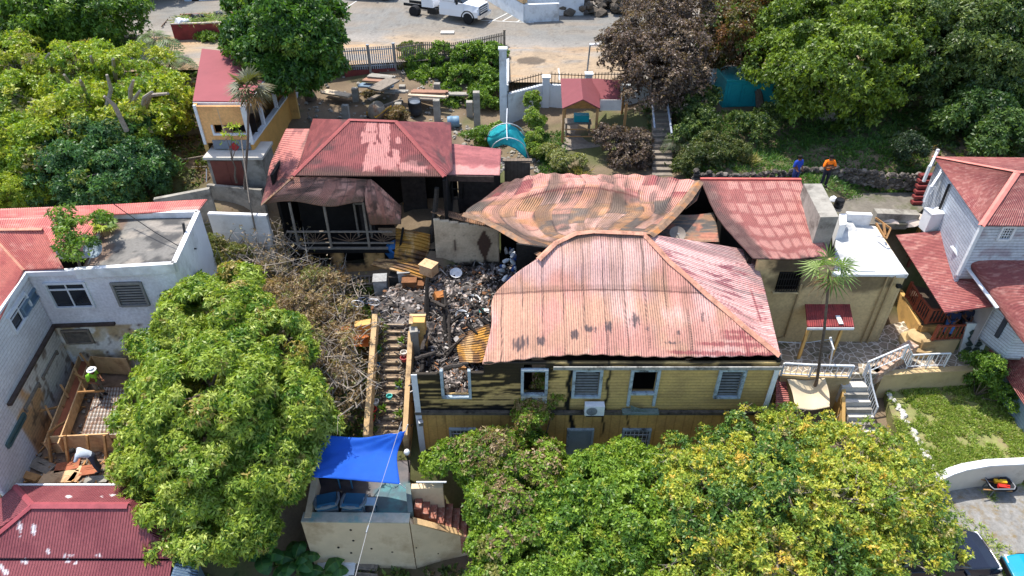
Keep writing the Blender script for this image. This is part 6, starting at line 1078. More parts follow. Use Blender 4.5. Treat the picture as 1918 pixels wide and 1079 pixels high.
# ---------------- the street ----------------
def wheel(parent, c, r, w, axis, hubm=M_STEEL):
    t = part('wheel', mat('tyre', S(32, 32, 34), .9), parent, lambda m: m.lathe(c, [(r*.6, -w/2), (r*.95, -w/2), (r, -w*.3), (r, w*.3), (r*.95, w/2), (r*.6, w/2)], 20, axis)); part('hub', hubm, t, lambda m: m.lathe(c, [(.05, -w*.42), (r*.6, -w*.45), (r*.6, w*.45), (.05, w*.42)], 14, axis)); return t
def vframe(c, rz):
    R = Matrix.Rotation(rz, 3, 'Z'); c = np.array(c); return lambda x, y, z: c+np.array(R @ Vector((x, y, z))), tuple(R @ Vector((0, 1, 0)))
def loftx(m, W, secs):                        # secs: (x, half width bottom, half width top, z bottom, z top)
    V = []; F = []
    for x, wb, wt, zb, zt in secs: V += [W(x, -wb, zb), W(x, -wb*1.02, (zb+zt)/2), W(x, -wt, zt), W(x, 0, zt+.025), W(x, wt, zt), W(x, wb*1.02, (zb+zt)/2), W(x, wb, zb)]
    n = 7
    for i in range(len(secs)-1):
        for k in range(n): F.append((i*n+k, i*n+(k+1) % n, (i+1)*n+(k+1) % n, (i+1)*n+k))
    F += [tuple(range(n)), tuple(range((len(secs)-1)*n, len(secs)*n))[::-1]]; m.add(V, F, False)
WPAINT = mat('white_car_paint', S(226, 228, 232), .25, .03, 1, spec=.5); CHR = mat('chrome', S(200, 202, 206), .2, .05, 2, metal=.9)
q = road_pt(907, 43); rz = -.42; W, ax = vframe(q+A3(-2.2, 1.1, 0), rz); TRK = thing('truck', 'white chassis cab truck with chrome grille parked on the street', 'truck', W(0, 0, 0))
o = part('bonnet', WPAINT, TRK, lambda m: loftx(m, W, [(1.1, .98, .9, .55, 1.45), (1.9, .98, .88, .5, 1.38), (2.35, .95, .82, .55, 1.3)])); o = part('cab', WPAINT, TRK, lambda m: loftx(m, W, [(-.9, 1.0, .95, .5, 1.4), (1.15, 1.0, .95, .5, 1.45)])); part('cab_roof', WPAINT, TRK, lambda m: loftx(m, W, [(-.85, .95, .72, 1.4, 2.1), (.4, .95, .72, 1.4, 2.12)]))
part('windscreen', GLASS, TRK, lambda m: m.add([W(.42, -.7, 2.1), W(.42, .7, 2.1), W(1.1, .9, 1.46), W(1.1, -.9, 1.46), W(.4, -.7, 2.0), W(.4, .7, 2.0), W(1.0, .9, 1.4), W(1.0, -.9, 1.4)], [(0, 1, 2, 3), (7, 6, 5, 4), (0, 3, 7, 4), (1, 5, 6, 2)])); part('side_window', GLASS, TRK, lambda m: m.add([W(-.6, -.96, 1.5), W(.7, -.96, 1.5), W(.3, -.8, 1.98), W(-.6, -.8, 1.98)], [(0, 1, 2, 3)]))
part('grille', CHR, TRK, lambda m: [m.box(W(2.4, 0, z), (.06, 1.3, .09), rz) for z in (.85, 1.0, 1.15)]); part('grille_backing', M_BLACK, TRK, lambda m: m.box(W(2.36, 0, 1.0), (.05, 1.35, .5), rz)); part('bumper', CHR, TRK, lambda m: m.box(W(2.45, 0, .6), (.2, 1.95, .28), rz))
for s in (-1, 1): part('headlight', mat('headlight_glass', S(210, 214, 220), .15, spec=.6), TRK, lambda m: m.box(W(2.32, s*.78, 1.02), (.1, .3, .26), rz)); wheel(TRK, W(1.5, s*.86, .42), .42, .28, ax); wheel(TRK, W(-3.2, s*.8, .42), .42, .5, ax); part('mirror', M_BLACK, TRK, lambda m: m.box(W(.75, s*1.22, 1.6), (.1, .2, .35), rz)); part('chassis_rail', M_BLACK, TRK, lambda m: m.box(W(-2.6, s*.42, .75), (3.6, .1, .2), rz)); part('wheel_arch', M_BLACK, TRK, lambda m: m.tube([W(1.5+.52*math.cos(a), s*.99, .45+.52*math.sin(a)) for a in np.linspace(0, 3.14, 9)], .05, 6))
part('fuel_tank', M_BLACK, TRK, lambda m: (m.box(W(-1.6, -.75, .6), (.8, .4, .4), rz),)); part('toolbox', WPAINT, TRK, lambda m: m.box(W(-2.0, .0, 1.15), (1.0, 1.8, .6), rz))
def car(name, label, c, rz, L, Wd, H, paint, cat='car', suv=True):
    W, ax = vframe(c, rz); t = thing(name, label, cat, c); h = L/2; w = Wd/2
    o = part('body', paint, t, lambda m: loftx(m, W, [(-h, w*.86, w*.8, .45, H*.5), (-h+.15, w*.97, w*.9, .35, H*.56), (-h*.3, w, w*.93, .3, H*.58), (h*.36, w, w*.92, .3, H*.58), (h*.75, w*.98, w*.86, .32, H*.53), (h-.12, w*.9, w*.78, .36, H*.46), (h, w*.8, w*.68, .45, H*.4)]))
    bv = o.modifiers.new('bevel', 'BEVEL'); bv.width = .05; bv.segments = 3; bv.limit_method = 'ANGLE'; bv.angle_limit = RX(25)
    g = part('cabin', GLASS, t, lambda m: loftx(m, W, [(-h*.86, w*.88, w*.7, H*.56, H*.9), (-h*.1, w*.9, w*.74, H*.58, H*.97), (h*.1, w*.9, w*.72, H*.58, H*.96), (h*.42, w*.88, w*.84, H*.55, H*.59)])); part('roof', paint, t, lambda m: loftx(m, W, [(-h*.85, w*.7, w*.66, H*.9, H*.93), (-h*.1, w*.76, w*.72, H*.97, H), (h*.12, w*.74, w*.68, H*.955, H*.985)]))
    for s in (-1, 1):
        for x in (-h*.6, h*.62): wheel(t, W(x, s*w*.9, .34), .34, .22, ax)
        part('headlight', mat('headlight_glass', S(210, 214, 220), .15), t, lambda m: m.box(W(h-.16, s*w*.66, H*.4), (.22, .34, .14), rz)); part('mirror', paint, t, lambda m: m.box(W(h*.28, s*w*1.1, H*.6), (.12, .2, .14), rz))
    part('bumper', M_BLACK, t, lambda m: m.box(W(h-.02, 0, .48), (.14, Wd*.78, .22), rz)); part('bonnet_seam', M_BLACK, t, lambda m: m.box(W(h*.42, 0, H*.577), (.02, Wd*.82, .02), rz)); return t
car('parked_car', 'dark car at the top edge of the street left of the truck', road_pt(695, -6), -.15, 4.4, 1.8, 1.55, mat('dark_grey_paint', S(52, 54, 60), .3, .05, 1))
car('parked_car', 'pale car with teal rear window behind the skip', P(395, 14, 9.7)+[0, 1.2, 0], .15, 4.4, 1.8, 1.5, mat('pale_blue_paint_car', S(196, 212, 222), .3, .05, 1)); car('parked_car', 'white car glimpsed through the scorched tree', P(1330, 62, 9.1), 1.3, 4.3, 1.8, 1.6, WPAINT)
WB2 = thing('white_wall', 'white angular wall at the top of the street beside the parking bays', 'wall', P(983, 40, 9.8)); wa, wb, wc_ = road_pt(905, -6), road_pt(983, 41), road_pt(1046, 38); zt2 = PY(983, 8, wb[1])[2]
part('wall_panel', WSH, WB2, lambda m: m.wall(wa, wb, 9, zt2+.5, .3, zt2)); part('wall_panel', WSH, WB2, lambda m: m.wall(wb, wc_, 9, zt2, .3)); part('coping', M_CREAM, WB2, lambda m: m.wall(wa, wb, zt2+.5, zt2+.58, .4, zt2+.08)); part('upper_block', WSH, WB2, lambda m: m.box((wc_[0]-.5, wc_[1]+2.5, 11), (5, 3, 3.2)))
m = MB()
for i in range(90): q = road_pt(PR.uniform(1050, 1200), PR.uniform(-15, 30)); m.rock(q+[0, 0, PR.uniform(0, .8)], PR.uniform(.3, .7), PR, .8)
tag(m.build('rock_slope', mat('dark_rock', S(92, 84, 74), .95, .35, 3, .6, 10)), 'dark rocky bank right of the white street wall', 'rocks')
SK = thing('skip', 'maroon skip filled with cut branches and black rubbish bags', 'skip', P(385, 95, 8.9)); MAR = mat('maroon_paint', S(138, 58, 56), .7, .12, 3, dirt=S(110, 48, 46)); sa, sb = P(332, 88, 9.0), P(442, 84, 9.0); szt = PY(332, 46, sa[1])[2]
part('front_side', MAR, SK, lambda m: m.wall(sa, sb, 8.7, szt, .1)); part('back_side', MAR, SK, lambda m: m.wall(sa+[-.2, 2.3, 0], sb+[0, 2.3, 0], 8.7, szt+.1, .1)); part('end', MAR, SK, lambda m: m.wall(sa+[.05, .06, 0], sa+[-.15, 2.25, 0], 8.7, szt, .1)); part('rim', mat('pale_rim', S(190, 176, 164), .8), SK, lambda m: m.wall(sa, sb, szt, szt+.08, .16)); part('load', mat('brush_load', S(110, 112, 76), .95, .4, 4), SK, lambda m: m.slab([(*sa[:2], szt-.15), (*sb[:2], szt-.15), (*(sb+[0, 2.2, 0])[:2], szt-.1), (*(sa+[-.1, 2.2, 0])[:2], szt-.1)], .4))
rg_ = np.random.RandomState(8); tag(link('cut_branches', leafmesh('cut_branches', np.array([sa+(sb-sa)*rg_.rand()+A3(0, 2.2*rg_.rand(), szt-sa[2]-.05+.15*rg_.rand()) for _ in range(220)]), rg_.randn(220, 3)*.3+[0, 0, 1], 5, .5, .12, pick([(S(120, 150, 70), 2), (S(160, 160, 110), 1), (S(96, 110, 60), 1)], 220, rg_), rg_, .1, (0, .5)), mat_leaf()), 'cut green branches heaped in the maroon skip', 'branches')
for px, py, lab in ((368, 32, 'left black rubbish bag on the skip'), (410, 28, 'right black rubbish bag on the skip'), (338, 40, 'white rubbish bag at the skip corner')):
    q = P(px, py, szt+.1); m = MB(); m.rock(q, .42, PR, .7); m.rock(q+[.35, .1, -.02], .3, PR, .7); tag(m.build('rubbish_bag', mat('black_bag', S(34, 34, 38), .35) if px > 340 else M_PAINT), lab, 'bag')
t = thing('iron_railing', 'slanting rail fence climbing the dry slope left of the skip', 'railing', P(320, 30, 9.2)); part('rails', mat('rusty_rail', S(110, 88, 72), .8), t, lambda m: [m.bar(P(346-3.2*i, 0+3.6*i, 9.9), P(346-3.2*i, 8+3.6*i, 9.2), .05) for i in range(14)]+[m.bar(P(346, 0, 9.9), P(302, 50, 9.8), .05)])
# ---------------- people ----------------
SKIN = mat('brown_skin', S(120, 78, 56), .6, .1, 6)
def person(label, base, face, pose, shirt, trousers, hat=None, scale=1.0, cat='person', hatname='hair'):
    """pose: dict of joint -> local (x right, y forward, z up), metres, for a 1.75 m figure"""
    R = Matrix.Rotation(face, 3, 'Z'); base = np.array(base, float)
    J = dict(pelvis=(0, 0, .95), waist=(0, 0, 1.1), chest=(0, 0, 1.3), neck=(0, .0, 1.5), head=(0, .02, 1.6), top=(0, .02, 1.72), shl=(-.19, 0, 1.42), shr=(.19, 0, 1.42), ell=(-.25, 0, 1.14), elr=(.25, 0, 1.14), hal=(-.25, .08, .9), har=(.25, .08, .9),
             hil=(-.1, 0, .9), hir=(.1, 0, .9), knl=(-.11, .03, .5), knr=(.11, .03, .5), anl=(-.12, -.02, .08), anr=(.12, -.02, .08), tol=(-.13, .18, .04), tor=(.13, .18, .04)); J.update(pose)
    W = lambda p: base+np.array(R @ (Vector(p)*scale)); names = list(J); 
    E = [('pelvis', 'waist'), ('waist', 'chest'), ('chest', 'neck'), ('neck', 'head'), ('head', 'top'), ('chest', 'shl'), ('chest', 'shr'), ('shl', 'ell'), ('shr', 'elr'), ('ell', 'hal'), ('elr', 'har'), ('pelvis', 'hil'), ('pelvis', 'hir'), ('hil', 'knl'), ('hir', 'knr'), ('knl', 'anl'), ('knr', 'anr'), ('anl', 'tol'), ('anr', 'tor')]
    rad = dict(pelvis=.15, waist=.14, chest=.16, neck=.06, head=.1, top=.085, shl=.075, shr=.075, ell=.05, elr=.05, hal=.035, har=.035, hil=.1, hir=.1, knl=.065, knr=.065, anl=.045, anr=.045, tol=.04, tor=.04)
    t = thing('person', label, cat, base); me = bpy.data.meshes.new('body'); me.from_pydata([tuple(W(J[n])) for n in names], [(names.index(a), names.index(b)) for a, b in E], [])
    tmp = bpy.data.objects.new('body_skeleton', me); C.objects.link(tmp); sk_ = tmp.modifiers.new('skin', 'SKIN'); me.skin_vertices.new() if not me.skin_vertices else None
    for i, n in enumerate(names): v = me.skin_vertices[0].data[i]; v.radius = (rad[n]*scale, rad[n]*scale); v.use_root = (n == 'pelvis')
    sb = tmp.modifiers.new('subdivision', 'SUBSURF'); sb.levels = 1
    bm_ = bpy.data.meshes.new_from_object(tmp.evaluated_get(bpy.context.evaluated_depsgraph_get())); bpy.data.objects.remove(tmp); bpy.data.meshes.remove(me)
    V = np.array([v.co[:] for v in bm_.vertices]); Fs = [list(p.vertices) for p in bm_.polygons]; bpy.data.meshes.remove(bm_)
    seg = [(a, b) for a, b in E]; A = np.array([W(J[a]) for a, b in seg]); B = np.array([W(J[b]) for a, b in seg]); N_ = len(seg)
    ce = np.array([V[f].mean(0) for f in Fs]); ab = B-A; tt = np.clip(((ce[:, None]-A)*ab).sum(-1)/((ab*ab).sum(-1)+1e-9), 0, 1); near = np.linalg.norm(ce[:, None]-(A+ab*tt[..., None]), axis=-1).argmin(1)
    cl = MB(); 
    b = MB(); b.add(V, Fs, True)
    for hn, el in (('hal', 'ell'), ('har', 'elr')):   # palm with five separate bent fingers
        h = W(J[hn]); d = h-W(J[el]); d /= np.linalg.norm(d); s = np.cross(d, [0, 0, 1]); s /= np.linalg.norm(s)+1e-6; u = np.cross(s, d)
        for k, (off, l) in enumerate(((-.03, .075), (-.01, .085), (.01, .08), (.03, .065))): b.tube([h+d*.02+s*off, h+d*(.05+l*.5)+s*off*1.2, h+d*(.05+l*.85)+s*off*1.2-u*.025], [.011, .01, .007], 5)
        b.tube([h+s*.02, h+s*.055+d*.03, h+s*.05+d*.065], [.012, .011, .008], 5)
    hd = W(J['head']); f = np.array(R @ Vector((0, 1, 0))); b.rock(hd+f*.115, .022, PR)
    for s in (-1, 1): b.rock(hd+np.array(R @ Vector((s*.1, .0, 0)))*scale, .025, PR)
    b.build('body', SKIN, t)
    def cloth(nm, segs, m, grow):
        sel = [i for i in range(len(Fs)) if near[i] in segs]; use = sorted({v for i in sel for v in Fs[i]}); mp = {v: k for k, v in enumerate(use)}
        x = MB(); nn = V[use]-np.array([(A+ab*np.clip(((V[v]-A)*ab).sum(-1)/((ab*ab).sum(-1)+1e-9), 0, 1)[:, None])[np.linalg.norm(V[v]-(A+ab*np.clip(((V[v]-A)*ab).sum(-1)/((ab*ab).sum(-1)+1e-9), 0, 1)[:, None]), axis=-1).argmin()] for v in use]); nn /= np.linalg.norm(nn, axis=1, keepdims=True)+1e-9
        x.add(V[use]+nn*grow, [[mp[v] for v in Fs[i]] for i in sel], True); return x.build(nm, m, t)
    cloth('shirt', (0, 1, 2, 5, 6, 7, 8), shirt, .02); cloth('trousers', (11, 12, 13, 14, 15, 16), trousers, .018); cloth('shoes', (17, 18), M_BLACK, .012)
    tp = W(J['top']); hm = hat or mat('black_hair', S(24, 20, 18), .8)
    if hat is None: part('hair', hm, t, lambda m: m.lathe(hd-f*.015+(tp-hd)*.45, [(.1, -.05), (.118, 0), (.11, .06), (.06, .1), (.01, .11)], 12))
    else: part('hat', hm, t, lambda m: m.lathe(hd+(tp-hd)*.75, [(.2, -.01), (.2, .01), (.12, .03), (.11, .1), (.02, .12)], 14))
    return t
def cl(n, c): return mat('cloth_'+n, c, .85, .1, 8)
lz = 8.2
person('person in a bright orange shirt with folded arms behind the rock edging', P(1541, 349, 8.0), math.pi, dict(ell=(-.3, .1, 1.15), elr=(.3, .1, 1.15), hal=(.08, .24, 1.2), har=(-.08, .24, 1.16)), cl('orange', S(250, 120, 20)), cl('navy', S(34, 36, 48)))
person('person in a blue top with white marking standing left of the orange shirted person', P(1484, 349, 8.0), math.pi+.4, dict(hal=(-.2, .16, 1.0), har=(.2, .2, 1.05)), cl('blue', S(36, 66, 160)), cl('bluegrey', S(46, 60, 110)))
q = P(1483, 318, 9.4); 
# ---------------- back garden: lane, rock edging, lawn ----------------
flat('lane', [P(1560, 420, 7.05), P(1700, 420, 7.05), P(1760, 360, 7.1), P(1560, 362, 7.1)], 7.06, mat('mossy_lane', S(112, 106, 96), .95, .3, 2, .3, 14, dirt=S(84, 86, 62)), .3)
m = MB()
for i in range(900):
    a = PR.random(); b = PR.random()**1.3; q = P(1300+470*a, 347-27*b+6*math.sin(a*9), 7.3+.9*b); m.mi = PR.choice([0, 0, 1]); m.rock(q, PR.uniform(.06, .2), PR, .8)
tag(m.build('rock_edging', [mat('grey_rock', S(84, 78, 72), .95, .4, 5, .5, 15), mat('pale_rock', S(118, 110, 102), .95, .3, 5, .5, 15)]), 'dry stone edging of loose rocks between lane and shaded lawn', 'wall')
t = thing('hollow_block_wall', 'low broken white block wall by the lane behind the white roof', 'wall', P(1610, 410, 7)); part('block', M_WHITE, t, lambda m: m.slab([P(1572, 400, 8.0), P(1585, 400, 8.0), P(1586, 420, 8.0), P(1573, 422, 8.0)], 1.2)); part('block', M_WHITE, t, lambda m: m.wall(P(1585, 402, 7.6), P(1632, 404, 7.6), 6.8, 7.7, .25)); part('block', M_CONC, t, lambda m: m.wall(P(1640, 395, 7.5), P(1720, 398, 7.5), 6.8, 7.5, .5))
tag(part('heap', mat('pale_heap', S(190, 174, 162), .95, .15, 3, .4, 10), None, lambda m: [m.rock(P(1690, 410, 7.0)+[x, y, 0], .6, PR, .45) for x, y in ((-.7, 0), (0, .1), (.7, 0), (.3, -.3))]), 'pale heap of sand beside the lane', 'heap')
barrel(1572, 381, 8.4, .22, .45, M_BLACK, 'black bucket on the white block beside the grey parapet', name='bucket', cat='bucket'); tag(part('rag', M_PAINT, None, lambda m: m.rock(P(1562, 374, 8.3), .22, PR, .8)), 'white crumpled bag beside the black bucket', 'bag')
t = thing('broken_handrail', 'broken ochre timber handrail right of the white roof', 'handrail', P(1650, 430, 6.9))
for a, b in (((1640, 408), (1668, 428)), ((1641, 418), (1657, 445)), ((1668, 428), (1660, 447)), ((1655, 418), (1658, 440))): part('rail', M_WOOD, t, lambda m: m.bar(P(*a, 7.9), P(*b, 7.5), .08))
# ---------------- the grey house and its deck, right ----------------
Pg = lambda px, py, z: P(px, py, z-1.5)
GRH = thing('grey_house', 'grey clapboard house with red tin roofs and a roofed deck at the right edge', 'house', (20.5, 24, 5)); M_GSID = mat_sheet('grey_siding', 0, .7); boardify(M_GSID, .15, 1)
def redcol(sd):
    def f(U, W, g, lu, lv): n = fbm(U*lu*1.2, W*lv*5, sd); return mixc(mixc(S(144, 78, 76), S(160, 94, 88), sst(n, .4, .6)), S(186, 132, 122), sst(fbm(U*lu*3, W*lv*9, sd+1), .54, .7)*.75)
    return f
e1, e2, ap = Pg(1838, 423, 11.0), Pg(1748, 293, 11.2), Pg(1906, 322, 12.6); e3 = Pg(2010, 425, 11.0); ap2 = Pg(1990, 322, 12.6); b2 = Pg(1990, 296, 11.3)
sheet('roof', [[e2, ap], [e1, ap+[0.02, -.02, 0]]], redcol(211), GRH, cell=.08, ribs='v', thick=.05); sheet('roof', [[ap, ap2], [e1, e3]], redcol(213), GRH, cell=.08, ribs='u', thick=.05); sheet('roof', [[e2, b2], [ap, ap2]], redcol(215), GRH, cell=.08, ribs='u', thick=.05)
cap([e1, ap], .13, parent=GRH, material=mat('pink_cap', S(206, 124, 112), .7)); cap([e2, ap], .1, parent=GRH, material=_M['pink_cap']); cap([ap, ap2], .1, parent=GRH, material=_M['pink_cap'])
wa, wb = (e2[0]+.25, e2[1]-.1), (e1[0]+.2, e1[1]+.25); gcol = lambda U, Z: mixc(S(196, 204, 214), S(180, 188, 200), sst(fbm(U, Z*3, 217), .4, .65))
wallgrid('wall', wa, wb, 6.1, 9.5, gcol, GRH, M_GSID, cell=.15); fo1 = onwall(wb, (wb[0]+5, wb[1]), (1869, 426, 1899, 446)); wallgrid('wall', wb, (wb[0]+5, wb[1]), 6.5, 9.5, lambda U, Z: mixc(gcol(U, Z), S(150, 130, 140), sst(fbm(U*2, Z*2, 218), .55, .7)*.6), GRH, M_GSID, [fo1], cell=.12)
sash(GRH, wb, (wb[0]+5, wb[1]), fo1, M_PAINT, GLASS, 'grid', 'barred white framed upper window')
part('corner_board', M_PAINT, GRH, lambda m: m.box((wb[0], wb[1]-.03, 8.1), (.14, .14, 2.7))); part('downpipe', M_BLACK, GRH, lambda m: m.tube([PV(1782, 345, wa, wb)-[.1, 0, 0], PV(1762, 395, wa, wb)-[.1, 0, 0], PV(1752, 408, wa, wb)-[.1, 0, 0]], .06, 6))
dk = [[Pg(1678, 440, 8.2), Pg(1730, 435, 8.5), Pg(1780, 430, 8.9)], [Pg(1770, 586, 7.45), Pg(1816, 580, 7.5), Pg(1867, 573, 7.55)]]; rr2 = [[Pg(1784, 461, 8.85), Pg(1828, 484, 9.05), Pg(1945, 455, 9.4)], [Pg(1868, 574, 7.75), Pg(1908, 632, 7.2), Pg(1960, 690, 7.0)]]
sheet('roof', dk, redcol(221), GRH, cell=.08, ribs='v', thick=.05, label='red roof over the deck'); sheet('roof', rr2, redcol(223), GRH, cell=.08, ribs='v', thick=.05); part('white_valley', M_PAINT, GRH, lambda m: m.bar(Pg(1782, 461, 8.98), Pg(1868, 577, 7.85), .16, .05))
la, lb = Pg(1860, 582, 7.15), Pg(1905, 627, 6.95); fo2 = onwall(la, lb, (1869, 590, 1891, 628)); wallgrid('wall', la, lb, 4.0, 5.85, gcol, GRH, M_GSID, [fo2], cell=.15); wallgrid('wall', lb, (lb[0]+4, lb[1]-.3), 4.0, 5.7, gcol, GRH, M_GSID, cell=.15); sash(GRH, la, lb, fo2, mat('dark_grille', S(60, 64, 72), .6), GLASS, 'grid', 'dark barred side window below the lower roof')
part('wall', M_GSID if False else mat('deck_back_wall', S(176, 170, 168), .8, .1, 2), GRH, lambda m: (m.wall((wa[0]+.6, 25.8), (la[0], la[1]), 3.6, 6.1, .1)))
sheet('roof', [[Pg(1851, 656, 4.7), Pg(1876, 647, 5.2), Pg(1900, 650, 5.7)], [Pg(1935, 785, 4.5), Pg(1960, 780, 5.0), Pg(1990, 770, 5.6)]], redcol(225), GRH, cell=.08, ribs='u', thick=.05, label='lowest red roof at the right edge')
part('wall', mat('blue_grey_siding', S(150, 168, 184), .8, .1, 3, boards=.16), GRH, lambda m: m.wall((23.1, 24.2), (22.6, 17.8), .6, 3.15, .1))
DKZ = 3.75; DEC = thing('deck', 'ochre walled deck with red brown turned balusters under the red roof', 'deck', Pg(1740, 620, 3)); D = lambda px, py, z=DKZ: P(px, py, z); M_RBR = mat('red_brown_timber', S(150, 78, 56), .7, .15, 5)
part('floor', mat('dark_deck_floor', S(78, 66, 54), .8, .2, 4), DEC, lambda m: m.slab([D(1690, 500), D(1727, 606), D(1800, 603), D(1866, 585), D(1830, 500), D(1790, 470), D(1690, 470)], .15))
part('side_wall', M_OCHRE, DEC, lambda m: m.wall(D(1688, 540), D(1727, 607), 2.2, 3.66, .2)); part('front_wall', M_OCHRE, DEC, lambda m: m.wall(D(1727, 607), D(1798, 606), 2.2, 3.66, .2)); part('porch_wall', M_PLASTER, DEC, lambda m: m.wall(P(1728, 640, 3.4), P(1795, 636, 3.4), 2.2, 3.45, .2)); part('curved_step', M_PLASTER, DEC, lambda m: (m.lathe(P(1718, 640, 3.0), [(.8, -.4), (.8, 0), (.01, 0)], 20), m.lathe(P(1722, 632, 3.2), [(.55, -.3), (.55, .1), (.01, .1)], 20)))
def balustrade(pts, h, parent, material, sp=.17, w=.05):
    pts = [np.array(p) for p in pts]
    for a, b in zip(pts[:-1], pts[1:]):
        n = max(2, int(np.linalg.norm(b-a)/sp)); m = MB()
        for j in range(n): q = a+(b-a)*(j+.5)/n; m.lathe(q, [(w*.5, 0), (w*.8, h*.2), (w*.4, h*.35), (w*.8, h*.6), (w*.5, h*.95)], 6)
        m.bar(a+[0, 0, h], b+[0, 0, h], .1, .07); m.bar(a+[0, 0, .06], b+[0, 0, .06], .07, .05); m.build('balustrade', material, parent)
    for p in pts: part('newel', material, parent, lambda m: m.box(p+[0, 0, h*.55], (.12, .12, h*1.1)))
balustrade([D(1697, 556), D(1712, 580), D(1733, 606), D(1768, 604)], .85, DEC, M_RBR); balustrade([P(1746, 637, 3.46), P(1802, 634, 3.46)], .85, DEC, M_RBR); balustrade([D(1672, 476, 4.5), D(1700, 500, 4.5)], .9, DEC, mat('dark_red_timber', S(110, 62, 52), .7))
for px, py in ((1770, 600), (1690, 505)): q = D(px, py); part('roof_post', M_OCHRE, DEC, lambda m: m.box((q[0], q[1], 5.1), (.14, .14, 2.7)))
BRD = thing('dish_board', 'white board painted with eight round dark motifs leaning by the deck', 'board', P(1825, 662, 2.7)); ba = [P(1797, 660, 2.75), P(1838, 664, 2.75), P(1864, 606, 4.5), P(1812, 606, 4.5)]; wht = mat('board_white', S(214, 218, 216), .6, .05, 3)
part('panel', wht, BRD, lambda m: m.add([*ba, *[b+[.1, .25, -.1] for b in ba]], [(0, 1, 2, 3), (7, 6, 5, 4), (0, 4, 5, 1), (1, 5, 6, 2), (2, 6, 7, 3), (3, 7, 4, 0)])); nb = np.cross(ba[1]-ba[0], ba[3]-ba[0]); nb /= np.linalg.norm(nb)
for i in range(8): 
    u = .32+.36*(i % 2); v = .14+.19*(i//2); c = (ba[0]*(1-u)+ba[1]*u)*(1-v)+(ba[3]*(1-u)+ba[2]*u)*v; part('motif', mat('motif_dark', S(70, 84, 78), .7, .5, 18) if i != 7 else mat('motif_ochre', S(150, 140, 80), .7, .5, 18), BRD, lambda m: (m.lathe(c+nb*.012, [(.03, 0), (.15, 0), (.17, .012), (.1, .02), (.02, .02)], 12, nb), [m.bar(c+nb*.03, c+nb*.03+(ba[1]-ba[0])/np.linalg.norm(ba[1]-ba[0])*.2*math.cos(a)+(ba[3]-ba[0])/np.linalg.norm(ba[3]-ba[0])*.2*math.sin(a), .04, .01) for a in (0, 1.05, 2.1, 3.14, 4.2, 5.2)]))
sit = dict(pelvis=(0, 0, .5), waist=(0, 0, .68), chest=(0, .05, .9), neck=(0, .08, 1.1), head=(0, .11, 1.2), top=(0, .11, 1.32), shl=(-.19, .05, 1.02), shr=(.19, .05, 1.02), ell=(-.25, .1, .76), elr=(.25, .1, .76), hal=(-.12, .36, .7), har=(.12, .36, .7), hil=(-.1, .05, .48), hir=(.1, .05, .48), knl=(-.13, .45, .5), knr=(.13, .45, .5), anl=(-.13, .45, .08), anr=(.13, .45, .08), tol=(-.13, .62, .04), tor=(.13, .62, .04))
CHM = mat('dark_chair', S(50, 44, 42), .7)
for px, py, fc, lab, sc, tc in ((1774, 616, 2.6, 'person in a navy shirt and jeans sitting at the front of the deck, left', S(34, 42, 70), S(60, 100, 150)), (1800, 612, 2.9, 'person in dark clothes sitting on the deck beside the navy shirted person', S(40, 42, 60), S(44, 46, 58))):
    b = P(px, py, DKZ); person(lab, b, fc, sit, cl('d%d' % px, sc), cl('t%d' % px, tc)); R = Matrix.Rotation(fc, 3, 'Z'); t = thing('chair', 'dark chair under the '+('left' if px < 1780 else 'right')+' sitting person on the deck', 'chair', b)
    part('seat', CHM, t, lambda m: m.box(b+[0, 0, .35], (.45, .42, .05), fc)); part('backrest', CHM, t, lambda m: m.box(b+np.array(R @ Vector((0, -.22, .65))), (.45, .04, .5), fc))
    for s in (-1, 1):
        for y in (-1, 1): q = b+np.array(R @ Vector((s*.2, y*.18, 0))); part('leg', CHM, t, lambda m: m.bar(q, q+[0, 0, .34], .04))
t = thing('side_stairs', 'dark red stairs with white balustrade behind the grey house', 'stairs', P(1725, 350, 7.3))
for i in range(6): q = P(1728+3*i, 372-10*i, 7.4+.22*i); part('step', mat('dark_red_step', S(120, 52, 50), .8, .2, 4), t, lambda m: m.box(q-[0, 0, .2], (1.0, .3, .14)))
balustrade([P(1732, 378, 8.2), P(1752, 348, 8.7)], .8, t, M_PAINT, .14, .05); balustrade([P(1730, 340, 8.6), P(1745, 310, 9.2)], .8, t, M_PAINT, .14, .05)
crate(P(1748, 412, 7.5), (.9, .6, 1.0), .1, M_WHITE, 'meter_box', 'white meter box on a post at the corner of the grey house', 'box'); 
# ---------------- terrace, steps and railings on the right ----------------
TZ = 2.85
m = MB(); m.slab([P(1450, 640, TZ), P(1625, 618, TZ), P(1700, 600, TZ), P(1712, 655, TZ), P(1640, 700, TZ), P(1460, 703, TZ), P(1440, 660, TZ)], 2.2); pav = mat('stone_paving', S(150, 136, 118), .95, .3, 3, .4, 10, dirt=S(88, 90, 64))
nt = pav.node_tree; vo_ = nt.nodes.new('ShaderNodeTexVoronoi'); vo_.feature = 'DISTANCE_TO_EDGE'; vo_.inputs['Scale'].default_value = 2.6; tc = nt.nodes.new('ShaderNodeTexCoord'); nt.links.new(tc.outputs['Object'], vo_.inputs['Vector']); mxp = nt.nodes.new('ShaderNodeMix'); mxp.data_type = 'RGBA'; old = nt.nodes['Principled BSDF'].inputs['Base Color'].links[0].from_socket; nt.links.new(_math(nt, 'LESS_THAN', vo_.outputs['Distance'], .045), mxp.inputs['Factor']); nt.links.new(old, mxp.inputs['A']); mxp.inputs['B'].default_value = (*S(206, 196, 182), 1); nt.links.new(mxp.outputs['Result'], nt.nodes['Principled BSDF'].inputs['Base Color'])
tag(m.build('terrace', pav), kind='structure')
